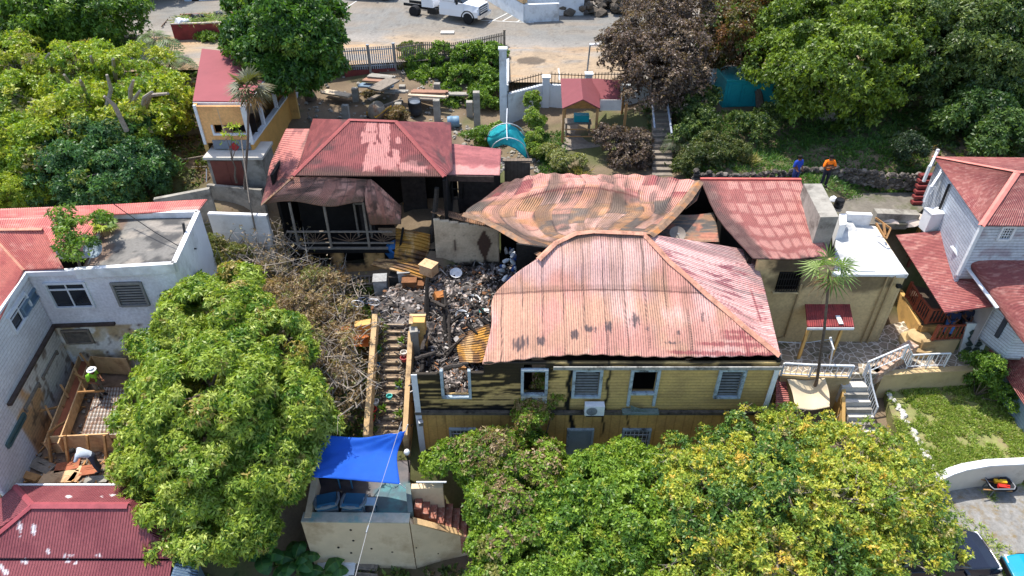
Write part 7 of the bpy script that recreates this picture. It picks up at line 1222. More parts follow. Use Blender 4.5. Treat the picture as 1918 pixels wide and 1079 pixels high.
ra, rb_ = P(1462, 702, TZ), P(1592, 707, TZ); tag(part('terrace_wall', M_PLASTER, None, lambda m: (m.wall(ra, rb_, .6, TZ-.05, .2), m.wall(ra, rb_, TZ-.05, TZ+.06, .3))), 'beige wall under the white terrace railing', 'wall')
rc, rd = P(1652, 700, 2.6), P(1832, 690, 2.6); tag(part('terrace_wall', M_PLASTER, None, lambda m: (m.wall(rc, rd, .8, 2.6, .25), m.wall(rc, rd, 2.6, 2.66, .34))), 'long beige wall above the small lawn', 'wall'); flat('landing', [rc+[0, .05, 0], rd+[0, .05, 0], P(1800, 655, 2.62), P(1700, 655, 2.62)], 2.5, pav, .5)
def rail(name, label, pts, h, sp, r=.04, group=None, bottom=True):
    t = thing(name, label, 'railing', pts[0]); pts = [np.array(p, float) for p in pts]
    part('top_rail', M_PAINT, t, lambda m: m.tube([p+[0, 0, h] for p in pts], r, 8))
    if bottom: part('bottom_rail', M_PAINT, t, lambda m: m.tube([p+[0, 0, .12] for p in pts], r*.6, 6))
    for p in pts: part('post', M_PAINT, t, lambda m: m.tube([p, p+[0, 0, h]], r*.9, 6))
    m = MB()
    for a, b in zip(pts[:-1], pts[1:]):
        n = max(2, int(np.linalg.norm(b-a)/sp))
        for j in range(n): q = a+(b-a)*(j+.5)/n; m.bar(q+[0, 0, .12], q+[0, 0, h], .025)
    m.build('balusters', M_PAINT, t); return t
rail('terrace_railing', 'white railing with thick round top rail along the beige terrace wall', [P(1462, 703, TZ+.05), P(1515, 706, TZ+.05), P(1590, 708, TZ+.05)], .75, .25, .06)
rail('terrace_railing', 'white angled handrail rising along the stone steps', [P(1616, 703, 2.8), P(1689, 672, 3.4), P(1697, 690, 2.7), P(1734, 688, 2.7), P(1768, 687, 2.7)], .85, .2)
rail('terrace_railing', 'white handrail beside the pale concrete steps', [P(1618, 707, 2.7), P(1622, 740, 1.9), P(1634, 785, 1.1)], .8, .16)
t = thing('stone_steps', 'stone and brick steps rising from the terrace to the deck', 'steps', P(1675, 665, 2.9))
for i in range(6): q = P(1650+10*i, 690-8*i, 2.8+.14*i); part('step', mat('brick_step', S(176, 146, 124), .9, .3, 9, .4, 30, dirt=S(206, 196, 184)), t, lambda m: m.box(q-[0, 0, .25], (.95, .5, .6), .55))
t = thing('concrete_steps', 'pale concrete steps going down from the terrace beside the shade cloth', 'steps', P(1605, 785, .8))
for i in range(7): q = P(1600+3*i, 722+14*i, 2.5-.26*i); part('step', M_CONC if i % 2 else mat('pale_concrete', S(196, 190, 180)), t, lambda m: m.box(q-[0, -.1, .5], (1.15, .42, 1.0)))
part('side_wall', M_OCHRE, t, lambda m: m.wall(P(1581, 715, 2.6), P(1580, 800, 1.2), -.2, 2.6, .15, 1.2))
g = spline_grid([[P(1474, 710, 2.9), P(1510, 712, 2.7), P(1545, 708, 3.0)], [P(1484, 735, 2.5), P(1518, 738, 2.3), P(1553, 735, 2.6)], [P(1490, 765, 2.3), P(1520, 768, 2.1), P(1554, 762, 2.4)]], 24, 20); idx = np.arange(480).reshape(20, 24)
o = link('shade_cloth', npmesh('shade_cloth', g.reshape(-1, 3), np.stack([idx[:-1, :-1], idx[1:, :-1], idx[1:, 1:], idx[:-1, 1:]], -1).reshape(-1, 4), None, smooth=True), mat('sand_cloth', S(214, 196, 164), .9, .06, 3)); o.modifiers.new('thickness', 'SOLIDIFY').thickness = .012; tag(o, 'sand coloured shade cloth sagging below the terrace railing', 'shade cloth')
t = thing('lean_to_roof', 'narrow dark red sheet roof between the yellow house and the shade cloth', 'roof', P(1470, 740, 1)); sheet('sheeting', [[P(1454, 697, 2.7), P(1470, 699, 2.7)], [P(1452, 790, 1.7), P(1486, 790, 1.7)]], redcol(231), t, cell=.08, ribs='v', thick=.04); part('support', M_GREYW, t, lambda m: m.wall(P(1462, 715, 2.3), P(1470, 780, 1.7), -.2, 1.6, .1))
tag(part('clothes_line', mat('pale_line', S(190, 196, 200), .6), None, lambda m: (m.tube([P(1458, 640, 3.8), P(1505, 643, 3.7), P(1558, 635, 3.9)], .018, 5),)), 'pale clothes line sagging across the terrace', 'line'); tag(part('line_post', M_PAINT, None, lambda m: (m.tube([P(1553, 690, 2.85), P(1560, 652, 4.2), P(1556, 632, 4.8)], .04, 6), m.bar(P(1554, 632, 4.7), P(1562, 655, 4.5), .05))), 'white clothes line post with slanted arm on the terrace', 'post')
# ---------------- front lawn, gravel and parked things ----------------
LZ = 1.5; lawnp = [(1655, 715), (1835, 700), (1880, 760), (1930, 830), (1930, 866), (1850, 868), (1800, 878), (1758, 895), (1700, 850), (1668, 770)]
flat('front_lawn', [P(*q, LZ) for q in lawnp], LZ, mat('grassy_earth', S(128, 130, 80), .95, .35, 2.5, .5, 18, dirt=S(136, 120, 92)), 1.6)
def inpoly(px, py, poly):
    c = False; j = len(poly)-1
    for i in range(len(poly)):
        if (poly[i][1] > py) != (poly[j][1] > py) and px < (poly[j][0]-poly[i][0])*(py-poly[i][1])/(poly[j][1]-poly[i][1])+poly[i][0]: c = not c
        j = i
    return c
pts = []
while len(pts) < 9000:
    px, py = PR.uniform(1650, 1930), PR.uniform(700, 895); q = P(px, py, LZ)
    if inpoly(px, py, lawnp) and fbm(q[0]*1.3, q[1]*1.3, 233) > PR.uniform(.36, .6): pts.append(q+[0, 0, PR.uniform(0, .06)])
GR = [(S(138, 160, 66), 3), (S(156, 172, 80), 2), (S(112, 136, 58), 2), (S(168, 164, 108), 1.2)]
tag(link('grass', scatter_mesh('grass', np.array(pts), 7, .16, .25, GR, 3, (.25, 1.2)), mat_leaf()), kind='stuff')
RTW = thing('garden_wall', 'curved white garden wall between lawn and gravel', 'wall', P(1850, 900, .2)); cp = [P(1752, 897, 1.5), P(1780, 884, 1.58), P(1805, 876, 1.65), P(1850, 868, 1.7), P(1935, 864, 1.7)]
part('wall_panel', mat('beige_white_wall', S(216, 202, 184), .85, .08, 1.2, .1, 20, dirt=S(180, 164, 144)), RTW, lambda m: [m.wall(a, b, -.3, a[2], .28, b[2]) for a, b in zip(cp[:-1], cp[1:])]); part('coping', M_WHITE, RTW, lambda m: [m.wall(a, b, 0, a[2]+.06, .34, b[2]+.06) if False else m.bar(a+[0, 0, .03], b+[0, 0, .03], .34, .07) for a, b in zip(cp[:-1], cp[1:])])
m = MB()
for i in range(46): t_ = i/45; q = P(1668+90*t_+PR.uniform(-5, 5), 740+150*t_, LZ+.05); m.rock(q, PR.uniform(.07, .16), PR, .7)
tag(m.build('white_edging', M_CONC if False else mat('old_limewash', S(196, 192, 184), .9, .2, 4, dirt=S(130, 124, 110))), 'row of whitewashed rocks edging the lawn', 'edging')
flat('gravel_yard', [P(1640, 905, .3), P(1935, 900, .3), P(1990, 1150, .3), P(1640, 1150, .3)], .3, mat('gravel', S(138, 136, 132), .95, .3, 5, .8, 60, dirt=S(128, 112, 82)), .5)
pts = [P(PR.uniform(1720, 1930), PR.uniform(905, 1079), .31) for _ in range(900)]; pts = np.array([q for q in pts if fbm(q[0]*.8, q[1]*.8, 235) > .56]); tag(link('weeds', scatter_mesh('weeds', pts, 6, .18, .2, GR, 4, (.1, 1)), mat_leaf()), kind='stuff')
WBR = thing('wheelbarrow', 'black wheelbarrow carrying yellow and red tools by the curved garden wall', 'wheelbarrow', P(1862, 925, .3)); q = P(1862, 921, .3); TR = mat('black_tray', S(52, 54, 58), .5, .2, 5)
def tray(m):
    o = [(-.52, -.2), (-.45, -.34), (.4, -.34), (.52, -.2), (.52, .2), (.4, .34), (-.45, .34), (-.52, .2)]; n = 8
    V = [q+A3(x*.62, y*.6, .28) for x, y in o]+[q+A3(x, y, .62) for x, y in o]+[q+A3(x*.93, y*.9, .62) for x, y in o]+[q+A3(x*.58, y*.55, .32) for x, y in o]
    F = [tuple(range(n))[::-1], tuple(range(3*n, 4*n))]
    for k in range(3): F += [(k*n+i, k*n+(i+1) % n, (k+1)*n+(i+1) % n, (k+1)*n+i) for i in range(n)]
    m.add(V, F)
part('tray', TR, WBR, tray); part('rim', mat('grey_rim', S(150, 152, 156), .5), WBR, lambda m: m.tube([q+A3(x*1.0, y*1.0, .63) for x, y in ((-.52, -.2), (-.45, -.34), (.4, -.34), (.52, -.2), (.52, .2), (.4, .34), (-.45, .34), (-.52, .2), (-.52, -.2))], .02, 6))
wheel(WBR, q+[.68, 0, .2], .2, .1, (0, 1, 0)); 
for s in (-1, 1): part('handle', M_WOOD, WBR, lambda m: m.bar(q+[.6, s*.14, .22], q+[-.85, s*.3, .55], .045)); part('leg', M_STEEL, WBR, lambda m: m.bar(q+[-.3, s*.24, .36], q+[-.36, s*.26, .0], .04))
t = thing('power_tool', 'yellow power tool with black grip lying in the wheelbarrow', 'tool', q+[0, 0, .5]); part('casing', mat('yellow_plastic', S(232, 180, 40), .5), t, lambda m: (m.bar(q+[-.2, .1, .6], q+[.25, .0, .66], .16, .12),)); part('grip', M_BLACK, t, lambda m: m.bar(q+[-.05, .12, .68], q+[.12, .2, .7], .06))
tag(part('red_can', mat('red_plastic', S(200, 50, 40), .5), None, lambda m: (m.box(q+[.05, -.18, .58], (.42, .16, .14), -.2), m.box(q+[.2, -.2, .67], (.12, .06, .05), -.2))), 'red fuel can lying beside the yellow tool in the wheelbarrow', 'can')
car('parked_car', 'dark navy car with its bonnet showing beyond the yellow leaved tree', P(1732, 1056, .3), .06, 4.7, 1.9, 1.7, mat('navy_car_paint', S(26, 30, 44), .2, .05, 1, spec=.6)); car('parked_car', 'turquoise car at the bottom right corner', P(1990, 1100, .3), math.pi-.1, 4.2, 1.75, 1.5, mat('turquoise_car_paint', S(0, 140, 170), .25, .05, 1, spec=.6))
barrel(1718, 930, .7, .25, .6, mat('white_plastic', S(220, 222, 224), .5), 'white pail beside the tree at the gravel edge', name='bucket', cat='bucket')
# workers in the courtyard
person('person in a lime green shirt and white hat working by the mesh slab', P(192, 742, 2.8), -1.9, dict(hal=(-.15, .3, 1.0), har=(.15, .32, 1.0), neck=(0, .1, 1.48), head=(0, .14, 1.58), top=(0, .16, 1.7)), cl('lime', S(150, 214, 60)), cl('khaki', S(120, 112, 96)), M_PAINT)
person('person in a pale grey shirt bending over the front formwork panel', P(188, 882, 2.5), 1.9, dict(waist=(0, .1, 1.08), chest=(0, .28, 1.22), neck=(0, .42, 1.34), head=(0, .5, 1.4), top=(0, .58, 1.46), shl=(-.19, .36, 1.3), shr=(.19, .36, 1.3), ell=(-.24, .5, 1.08), elr=(.24, .5, 1.08), hal=(-.14, .66, .95), har=(.14, .66, .95)), cl('palegrey', S(190, 200, 210)), cl('slate', S(70, 76, 90)))
# ---------------- trees, palms and shrubs ----------------
def BL(px, py, z, rx, ry=None, rz=None): q = P(px, py, z); ry = ry or rx; rz = rz or rx*.8; return (*q, rx, ry, rz)
def GP(px, py, z): q = P(px, py, z); q[2] = float(terr(q[0], q[1])); return q
def gt(x, y): return A3(x, y, float(terr(x, y)))
tree('mango_tree', 'large bright green mango tree between the white house and the littered stairs', gt(-11, 18.5),
     [BL(410, 605, 6.4, 2.2, 2.0, 1.7), BL(340, 640, 5.8, 1.5), BL(320, 725, 5.2, 1.5), BL(490, 660, 6.0, 1.8), BL(400, 740, 6.2, 2.4), BL(530, 770, 5.0, 1.7), BL(322, 835, 4.4, 1.6), BL(420, 850, 4.8, 2.2), BL(500, 880, 4.0, 1.5), BL(320, 935, 3.4, 1.4), BL(425, 960, 3.4, 1.6), BL(340, 1000, 2.8, .9), BL(590, 800, 3.9, .8), BL(268, 775, 4.8, .7), BL(268, 900, 3.6, .6), BL(460, 1010, 2.6, .8), BL(360, 555, 6.2, 1.0), BL(450, 530, 6.4, .7), BL(560, 880, 3.4, .7)],
     15500, 9, .25, .34, MANGO, 21, puff=.5, r0=.32, droop=.28, inner=.8, spread=(-.1, .8))
tree('scorched_tree', 'small tree with brown scorched leaves between the mango tree and the stairs', gt(-7.6, 23.5), [BL(560, 600, 4.6, 1.3), BL(620, 650, 4.2, 1.1), BL(560, 700, 4.0, 1.2), BL(630, 730, 3.8, .9), BL(600, 540, 4.4, 1.1), BL(520, 560, 4.6, 1.1), BL(640, 590, 4.0, .8), BL(610, 790, 3.0, .9)], 2600, 6, .15, .45, DRY, 22, puff=.5, r0=.12, inner=.5, twigs=170, bark=BARK_PALE)
def brush(name, label, px0, px1, py0, py1, z, n, L, seed, pal, leaves=200):
    rs = np.random.RandomState(seed); pts = []; m = MB()
    t = thing(name, label, 'shrub', P((px0+px1)/2, py1, z-.3))
    for i in range(n):
        q = P(rs.uniform(px0, px1), rs.uniform(py0, py1), z+rs.uniform(-.3, .5)); d = rs.randn(3)*[1, 1, .45]+[0, 0, .55]; d /= np.linalg.norm(d); l = L*rs.uniform(.4, 1.2); p = [q, q+d*l*.5+rs.randn(3)*.08, q+d*l+rs.randn(3)*.2]
        m.tube(p, [.03, .02, .008], 4, False); pts += [p[1], p[2]]
        for k in range(2): e = p[1]+(p[2]-p[1])*rs.rand(); m.tube([e, e+rs.randn(3)*.3], [.012, .005], 3, False)
    m.build('branches', BARK_PALE, t); pts = np.array(pts)[rs.choice(len(pts), leaves)]+rs.randn(leaves, 3)*.2
    link('leaves', leafmesh('leaves', pts, rs.randn(leaves, 3)+[0, 0, 1], 5, .11, .5, pick(pal, leaves, rs), rs), mat_leaf(), t); return t
brush('dead_brush', 'tangle of bare pale branches against the burnt veranda', 400, 580, 425, 500, 4.9, 130, 1.5, 31, DRY, 420)
brush('dead_brush', 'pale bare twigs among the brown scorched leaves beside the stairs', 540, 680, 540, 760, 4.2, 190, 1.2, 33, DRY, 500)
brush('dead_brush', 'dry leafless scrub in front of the veranda ladder', 500, 640, 495, 570, 4.2, 130, 1.3, 32, DRY, 400)
shrub('shrub', 'olive green shrub at the corner of the flat roofed white house', [BL(405, 478, 5.5, .9), BL(440, 480, 5.3, .8), BL(380, 500, 5.4, .7)], 700, 6, .2, .4, [(S(110, 118, 58), 2), (S(130, 124, 76), 1)], 33, .4)
tree('broadleaf_tree', 'bright green tree with a brown tipped top before the lower yellow wall', gt(.2, 16.5), [BL(915, 862, 2.3, 1.15), BL(990, 865, 2.3, 1.2), BL(918, 928, 2.0, .8), BL(960, 945, 2.2, 1.4), BL(975, 1040, 1.6, 1.5), BL(1010, 920, 2.2, 1.1), BL(838, 870, 2.1, .45), BL(950, 1000, 1.6, .9), BL(950, 1085, 1, 1.0), BL(860, 855, 2.2, .6)], 9500, 7, .19, .45, [(S(132, 158, 52), 3), (S(106, 136, 46), 3), (S(78, 112, 36), 2), (S(136, 136, 74), .6)], 23, puff=.55, r0=.16, inner=.7,
     colfn=lambda p, c, r: np.where((r.rand(len(p), 1) < np.clip((p[:, 2:3]-2.5)*.5, 0, .5)), pick(DRY, len(p), r), c))
tree('young_tree', 'slim half scorched sapling with brown leaves in front of the black openings', gt(1.2, 18.9), [BL(1015, 720, 3.9, .75), BL(1000, 765, 3.3, .8), BL(1040, 745, 3.5, .45), BL(985, 790, 3.0, .6)], 1500, 6, .15, .5, [(S(140, 116, 70), 2), (S(120, 130, 50), 2), (S(150, 130, 90), 1.3), (S(128, 156, 50), 1.5)], 24, puff=.35, r0=.06, inner=.4, twigs=16)
tree('broadleaf_tree', 'fresh green tree between the brown tipped tree and the yellow leaved tree', gt(4.2, 14.6), [BL(1120, 930, 2.6, 1.4), BL(1180, 970, 2.6, 1.6), BL(1080, 990, 2.0, 1.5), BL(1100, 1060, 1.4, 1.7), BL(1200, 1050, 1.8, 1.7), BL(1130, 890, 2.5, .8), BL(1020, 1040, 1.6, 1.4), BL(1165, 865, 2.3, .65), BL(1215, 880, 2.4, .7)], 9500, 7, .2, .45, [(S(136, 162, 56), 3), (S(114, 144, 48), 3), (S(84, 118, 40), 2), (S(150, 160, 60), 1)], 25, puff=.5, r0=.18, inner=.72)
tree('flowering_tree', 'wide tree with yellow and green leaf tufts in front of the yellow house, bottom right', gt(10, 14.5), [BL(1300, 905, 3.0, 1.5), BL(1390, 870, 3.4, 1.6), BL(1480, 860, 3.5, 1.7), BL(1580, 870, 3.3, 1.6), BL(1340, 960, 3.2, 2.2), BL(1460, 940, 3.8, 2.3), BL(1580, 960, 3.6, 2.2), BL(1670, 930, 3.2, 1.7), BL(1300, 1050, 2.2, 2.0), BL(1430, 1050, 2.8, 2.2), BL(1560, 1060, 2.8, 2.1), BL(1680, 1040, 2.6, 1.6), BL(1720, 980, 2.6, 1.1), BL(1400, 795, 3.6, .75), BL(1470, 790, 3.5, .7), BL(1340, 825, 3.2, .65), BL(1790, 1020, 2.0, .5), BL(1265, 850, 2.6, .7), BL(1530, 800, 3.4, .7), BL(1620, 820, 3, .7), BL(1680, 850, 2.8, .7)], 9500, 7, .18, .42, YELLOWG, 26, puff=.34, r0=.24, inner=.7, twigs=150, bark=BARK_PALE, droop=.05,
     colfn=lambda p, c, r: np.where((fbm(p[:, 0]*.55, p[:, 1]*.55, 41) > .56)[:, None] & (r.rand(len(p), 1) < .8), pick([(S(88, 122, 56), 2), (S(70, 106, 52), 1), (S(110, 140, 60), 1)], len(p), r), c))
tree('pollarded_tree', 'wide lime green tree with pale cut limbs, top left', gt(-25, 37), [BL(50, 130, 9.6, 2.6), BL(150, 150, 9.8, 2.5), BL(240, 150, 9.8, 2.3), BL(310, 200, 9.2, 1.9), BL(60, 210, 9.0, 2.6), BL(170, 230, 9.2, 2.3), BL(270, 240, 9.0, 1.8), BL(110, 290, 8.2, 1.9), BL(20, 280, 8.2, 2.0), BL(340, 215, 8.8, 1.1)], 9500, 7, .26, .42, LIME, 27, puff=.75, r0=.4, inner=.7, bark=BARK_PALE)
t = thing('cut_limbs', 'bare pale sawn limbs sticking out of the lime green tree', 'branches', P(240, 200, 9)); rs = np.random.RandomState(4); m = MB()
for a, b in (((250, 150), (238, 190)), ((262, 170), (235, 185)), ((212, 110), (212, 135)), ((170, 105), (176, 130)), ((285, 172), (258, 195)), ((315, 175), (262, 190)), ((150, 150), (160, 180)), ((200, 140), (190, 190)), ((120, 140), (128, 170)), ((92, 100), (95, 122)), ((195, 180), (230, 225))):
    p = P(*a, 11.9+rs.rand()*.3); q = P(*b, 10.6); m.tube([q-[0, 0, .6], (p+q)/2+rs.randn(3)*.1, p], [.13, .11, .07], 6)
m.build('limbs', BARK_PALE, t)
tree('dark_tree', 'dark blue green tree below the lime tree, beside the white house roof', gt(-21.5, 31.8), [BL(230, 265, 8.6, 1.9), BL(175, 290, 8.4, 2.0), BL(260, 320, 7.8, 1.7), BL(200, 345, 7.6, 1.7), BL(130, 340, 7.4, 1.6), BL(110, 300, 7.8, 1.4), BL(225, 370, 7, 1.0)], 6500, 7, .24, .4, [(S(74, 112, 64), 3), (S(92, 130, 70), 2), (S(56, 90, 52), 2), (S(124, 138, 60), .6)], 28, puff=.6, r0=.25, inner=.68, bark=BARK_PALE)
tree('feathery_tree', 'yellow green feathery tree at the left edge above the pink roof', gt(-27, 31.5), [BL(20, 310, 7.8, 1.5), BL(50, 350, 7.3, 1.3), BL(0, 360, 7.0, 1.4), BL(75, 330, 7.3, 1.0)], 3200, 8, .2, .25, LIME, 29, puff=.5, r0=.14, inner=.6)
tree('background_tree', 'deep green tree at the top left edge of the picture', gt(-29, 47), [BL(120, 20, 12.0, 3.2), BL(190, 30, 11.6, 2.6), BL(90, 60, 11, 2.2)], 4200, 6, .34, .4, GREEN, 30, puff=.9, r0=.3, inner=.7); tree('background_tree', 'grey green tree in the top left corner beside the pale roof', gt(-37, 47), [BL(30, 60, 10.5, 2.2), BL(60, 90, 10.0, 1.8), BL(20, 20, 11, 2.2)], 2400, 6, .3, .35, DARKG, 31, puff=.8, r0=.25, inner=.65)
tree('broadleaf_tree', 'dense dark green tree hanging over the red tower roof and the picket fence', GP(585, 195, 7.3), [BL(540, 45, 13.4, 2.4), BL(485, 35, 13.0, 1.7), BL(595, 45, 13.0, 1.6), BL(545, 95, 12.2, 2.2), BL(495, 85, 12.2, 1.6), BL(605, 95, 11.8, 1.4), BL(580, 130, 11.2, 1.4), BL(530, 125, 11.4, 1.2), BL(540, 0, 14, 2.2), BL(612, 140, 10.8, .8), BL(465, 60, 12.4, .9)], 8500, 7, .34, .42, [(S(66, 104, 36), 3), (S(84, 122, 44), 3), (S(52, 86, 32), 2), (S(112, 140, 56), .8)], 32, puff=.85, r0=.35, inner=.75)
tree('scorched_tree', 'large tree with scorched grey brown leaves beside the red gazebo', GP(1240, 215, 8.3), [BL(1230, 55, 12.2, 2.6), BL(1180, 100, 11.6, 2.0), BL(1270, 95, 11.8, 2.2), BL(1230, 140, 11.0, 2.2), BL(1290, 35, 12.8, 2.3), BL(1220, 180, 10.0, 1.5), BL(1165, 130, 11.0, .8), BL(1280, 160, 10.2, 1.5), BL(1165, 70, 12, 1.0), BL(1240, 5, 13, 2.0)], 5600, 6, .19, .5, BROWN, 33, puff=.5, r0=.3, inner=.5, twigs=70)
tree('half_scorched_tree', 'tree with rusty brown and olive leaves over the turquoise container', GP(1425, 212, 8.4), [BL(1370, 70, 12.0, 2.0), BL(1420, 40, 12.6, 2.2), BL(1390, 85, 11.8, 1.5), BL(1440, 100, 11.2, 1.3), BL(1360, 20, 12.6, 1.4), BL(1462, 150, 10.2, .8), BL(1345, 85, 11.6, .8)], 5200, 6, .24, .45, [(S(118, 82, 48), 2.5), (S(96, 92, 40), 2.5), (S(84, 70, 46), 2), (S(92, 116, 48), 1.5)], 34, puff=.6, r0=.25, inner=.65, twigs=30)
tree('broadleaf_tree', 'tall olive green tree with thick pale trunk behind the shaded lawn', GP(1548, 222, 8.5), [BL(1560, 60, 13.0, 3.2), BL(1490, 50, 12.8, 2.6), BL(1640, 70, 12.8, 2.8), BL(1550, 130, 12.0, 2.8), BL(1480, 120, 11.6, 2.2), BL(1630, 130, 11.6, 2.4), BL(1530, 180, 10.6, 1.7), BL(1600, 180, 10.4, 1.8), BL(1550, 0, 14, 3.0), BL(1680, 20, 13, 2.4)], 9500, 6, .26, .48, [(S(116, 138, 42), 3), (S(92, 116, 38), 3), (S(70, 92, 32), 2.5), (S(136, 156, 60), 1)], 35, puff=.7, r0=.5, inner=.72, bark=BARK_PALE)
for i, (b, bl, lab, pl) in enumerate(((GP(1760, 230, 8.6), [BL(1730, 60, 13, 2.8), BL(1780, 30, 13.4, 3.0), BL(1770, 110, 12, 2.6), BL(1720, 130, 11, 2.0), BL(1760, 170, 10.4, 1.8)], 'tall dark tree behind the olive green tree, top right', 0), (GP(1860, 230, 8.7), [BL(1850, 60, 13, 2.8), BL(1880, 20, 13.8, 3.0), BL(1850, 130, 11.6, 2.4), BL(1830, 20, 13, 2.2)], 'dark tree at the top right corner', 0), (GP(1930, 240, 8.6), [BL(1930, 150, 10.8, 2.2), BL(1905, 140, 10.6, 1.2), BL(1935, 90, 12, 2.0), BL(1920, 200, 9.8, 1.5)], 'pale tipped tree at the right edge above the red roof', 1), (GP(1860, 285, 8.5), [BL(1830, 230, 9.6, 1.7), BL(1880, 240, 9.4, 1.6), BL(1850, 190, 10, 1.6), BL(1790, 240, 9.2, 1.3), BL(1915, 260, 9.2, 1.2), BL(1870, 275, 9.0, 1.0)], 'low dark green tree just behind the roof of the grey house', 1))):
    tree('forest_tree', lab, b, bl, 5200 if i < 2 else 3600, 6, .26, .42, DARKG if not pl else [(S(70, 100, 46), 3), (S(90, 116, 56), 2), (S(48, 76, 36), 2)], 40+i, puff=.7, r0=.25, inner=.7)
for x, y, nm in ((-33, 62, 'far bush left of the skip'), (24, 58, 'far tree beyond the street behind the olive green tree'), (33, 50, 'far tree beyond the top right corner')):
    tree('background_tree', nm, gt(x, y), [(x, y, gt(x, y)[2]+4, 4.5, 4, 3.4), (x+3, y-1, gt(x, y)[2]+3, 3, 3, 2.5)], 3000, 6, .4, .4, DARKG, int(x+90), puff=1.1, r0=.3)
# vines and shrubs
VINE = [(S(116, 146, 50), 3), (S(94, 124, 44), 3), (S(134, 160, 66), 1.5), (S(76, 104, 40), 2)]
shrub('vine', 'thick green vines spilling over the street fence and block piers', [BL(775, 112, 9.0, .8, .6, .7), BL(830, 108, 9.2, 1.1, .6, .8), BL(885, 105, 9.3, 1.2, .7, .9), BL(925, 110, 9.2, .8, .8, .9), BL(910, 150, 8.2, 1.2, .9, .9), BL(850, 140, 8.4, 1.3, .9, .7), BL(790, 140, 8.2, 1.3, .8, .6), BL(860, 170, 7.7, 1.4, .8, .5), BL(800, 165, 7.6, 1.3, .6, .4), BL(905, 190, 7.6, 1.0, .7, .8), BL(850, 195, 7.3, .9, .5, .3), BL(925, 165, 8, .8, .8, .8)], 6500, 6, .22, .6, VINE, 51, .45, inner=.6)
shrub('vine', 'brown tinged creeper on the fence beside the pale pickets', [BL(755, 100, 9.0, .6, .5, .6), BL(750, 125, 8.6, .7, .5, .6), BL(775, 90, 9.2, .6, .4, .4)], 900, 6, .2, .55, [(S(120, 110, 60), 2), (S(104, 126, 52), 2)], 52, .35)
shrub('hedge', 'tall narrow vine covered hedge between the turquoise net and the gazebo', [BL(998, 195, 8.4, .45, .5, .8), BL(1000, 230, 8.0, .55, .6, .9), BL(1002, 265, 7.6, .5, .6, .8), BL(1005, 285, 7.4, .5, .5, .5)], 1900, 6, .17, .55, [(S(124, 152, 58), 3), (S(146, 160, 80), 1.5), (S(100, 124, 50), 2)], 53, .3)
for i, (bls, lab, pl, n) in enumerate((([BL(1150, 265, 8.2, 1.0), BL(1190, 270, 8.2, .9), BL(1130, 255, 8.4, .6), BL(1200, 295, 7.8, .7), BL(1160, 300, 7.7, .7)], 'scorched brown shrub in front of the gazebo', BROWN, 1900), ([BL(1300, 200, 9.2, 1.2), BL(1310, 230, 8.9, 1.2), BL(1290, 255, 8.6, 1.0), BL(1320, 180, 9.4, .8)], 'dark green shrub between garden steps and container', DARKG, 1700), ([BL(1340, 280, 8.6, 1.0), BL(1300, 290, 8.4, .8), BL(1375, 285, 8.5, .8), BL(1290, 310, 8, .6)], 'olive shrub in the shade above the red wing roof', [(S(92, 104, 54), 2), (S(116, 118, 70), 1), (S(70, 84, 42), 2)], 1600), ([BL(1420, 240, 8.9, .9), BL(1390, 230, 8.9, .7), BL(1440, 215, 9, .7)], 'dark shrub in front of the turquoise container', DARKG, 1000), ([BL(1705, 278, 9, .9, .8, .7)], 'round dark spiky bush at the far end of the lawn', [(S(48, 66, 42), 2), (S(60, 80, 50), 1)], 800),
     ([BL(400, 75, 9.4, .8), BL(385, 70, 9.6, .5), BL(430, 70, 9.6, .6)], 'leafy shrub in front of the maroon skip', VINE, 800), ([BL(1050, 300, 7.7, .6), BL(1030, 285, 7.6, .5), BL(1085, 305, 7.6, .4)], 'pale dry shrub at the edge of the buckled roof', [(S(150, 150, 100), 2), (S(124, 132, 72), 2)], 600), ([BL(905, 255, 7.6, .7), BL(880, 262, 7.5, .5), BL(930, 245, 7.6, .5)], 'weedy shrub between the blue drum and the turquoise net', VINE, 800), ([BL(1850, 700, 3.2, .5, .5, 1.0), BL(1835, 680, 3.4, .6), BL(1820, 700, 2.2, .6), BL(1880, 745, 2.2, .5, .5, .7)], 'creeper climbing the blue grey wall beside the lawn', GREEN, 1000), ([BL(760, 250, 7.8, .3), BL(745, 215, 7.8, .5), BL(700, 180, 7.7, .6)], 'brown brush heap behind the concrete mixer', DRY, 600))):
    shrub('shrub', lab, bls, n, 6, .18, .45, pl, 60+i, .35)
tree('small_tree', 'small airy tree growing from the flat roof of the white house', P(150, 500, 8.2), [BL(135, 435, 9.4, .6), BL(120, 465, 9.0, .5), BL(155, 465, 9.2, .45), BL(125, 408, 9.6, .4), BL(178, 420, 9.2, .35)], 300, 6, .2, .42, GREEN, 71, puff=.4, r0=.06, inner=.5, twigs=8)
tree('plumeria', 'small bare stemmed plant with leaf tufts in front of the tower window', PY(440, 330, 33.0), [(*PY(436, 245, 33), .5, .4, .3), (*PY(425, 262, 33), .3, .3, .3), (*PY(452, 260, 33), .3, .3, .3)], 7, 8, .28, .3, LIME, 72, puff=.2, r0=.05, inner=.5, twigs=6)
PALM = [(S(104, 128, 72), 3), (S(128, 146, 92), 2), (S(84, 106, 58), 2)]
fan_palm('fan_palm', 'slender fan palm standing before the red tower roof', PY(458, 345, 32.4), PY(465, 165, 32.4), 1.35, 18, 81, [(S(110, 112, 84), 2), (S(128, 120, 92), 1), (S(84, 88, 60), 1)], r=.06)
fan_palm('fan_palm', 'fan palm with thin dark trunk in front of the beige wall and red porch', P(1530, 714, 2.85), PY(1554, 505, 22.4), 1.35, 16, 82, [(S(120, 148, 76), 2), (S(146, 164, 100), 2), (S(92, 118, 56), 2)], r=.06, tilt=(-.5, 1.2), seg=11, lw=.035)
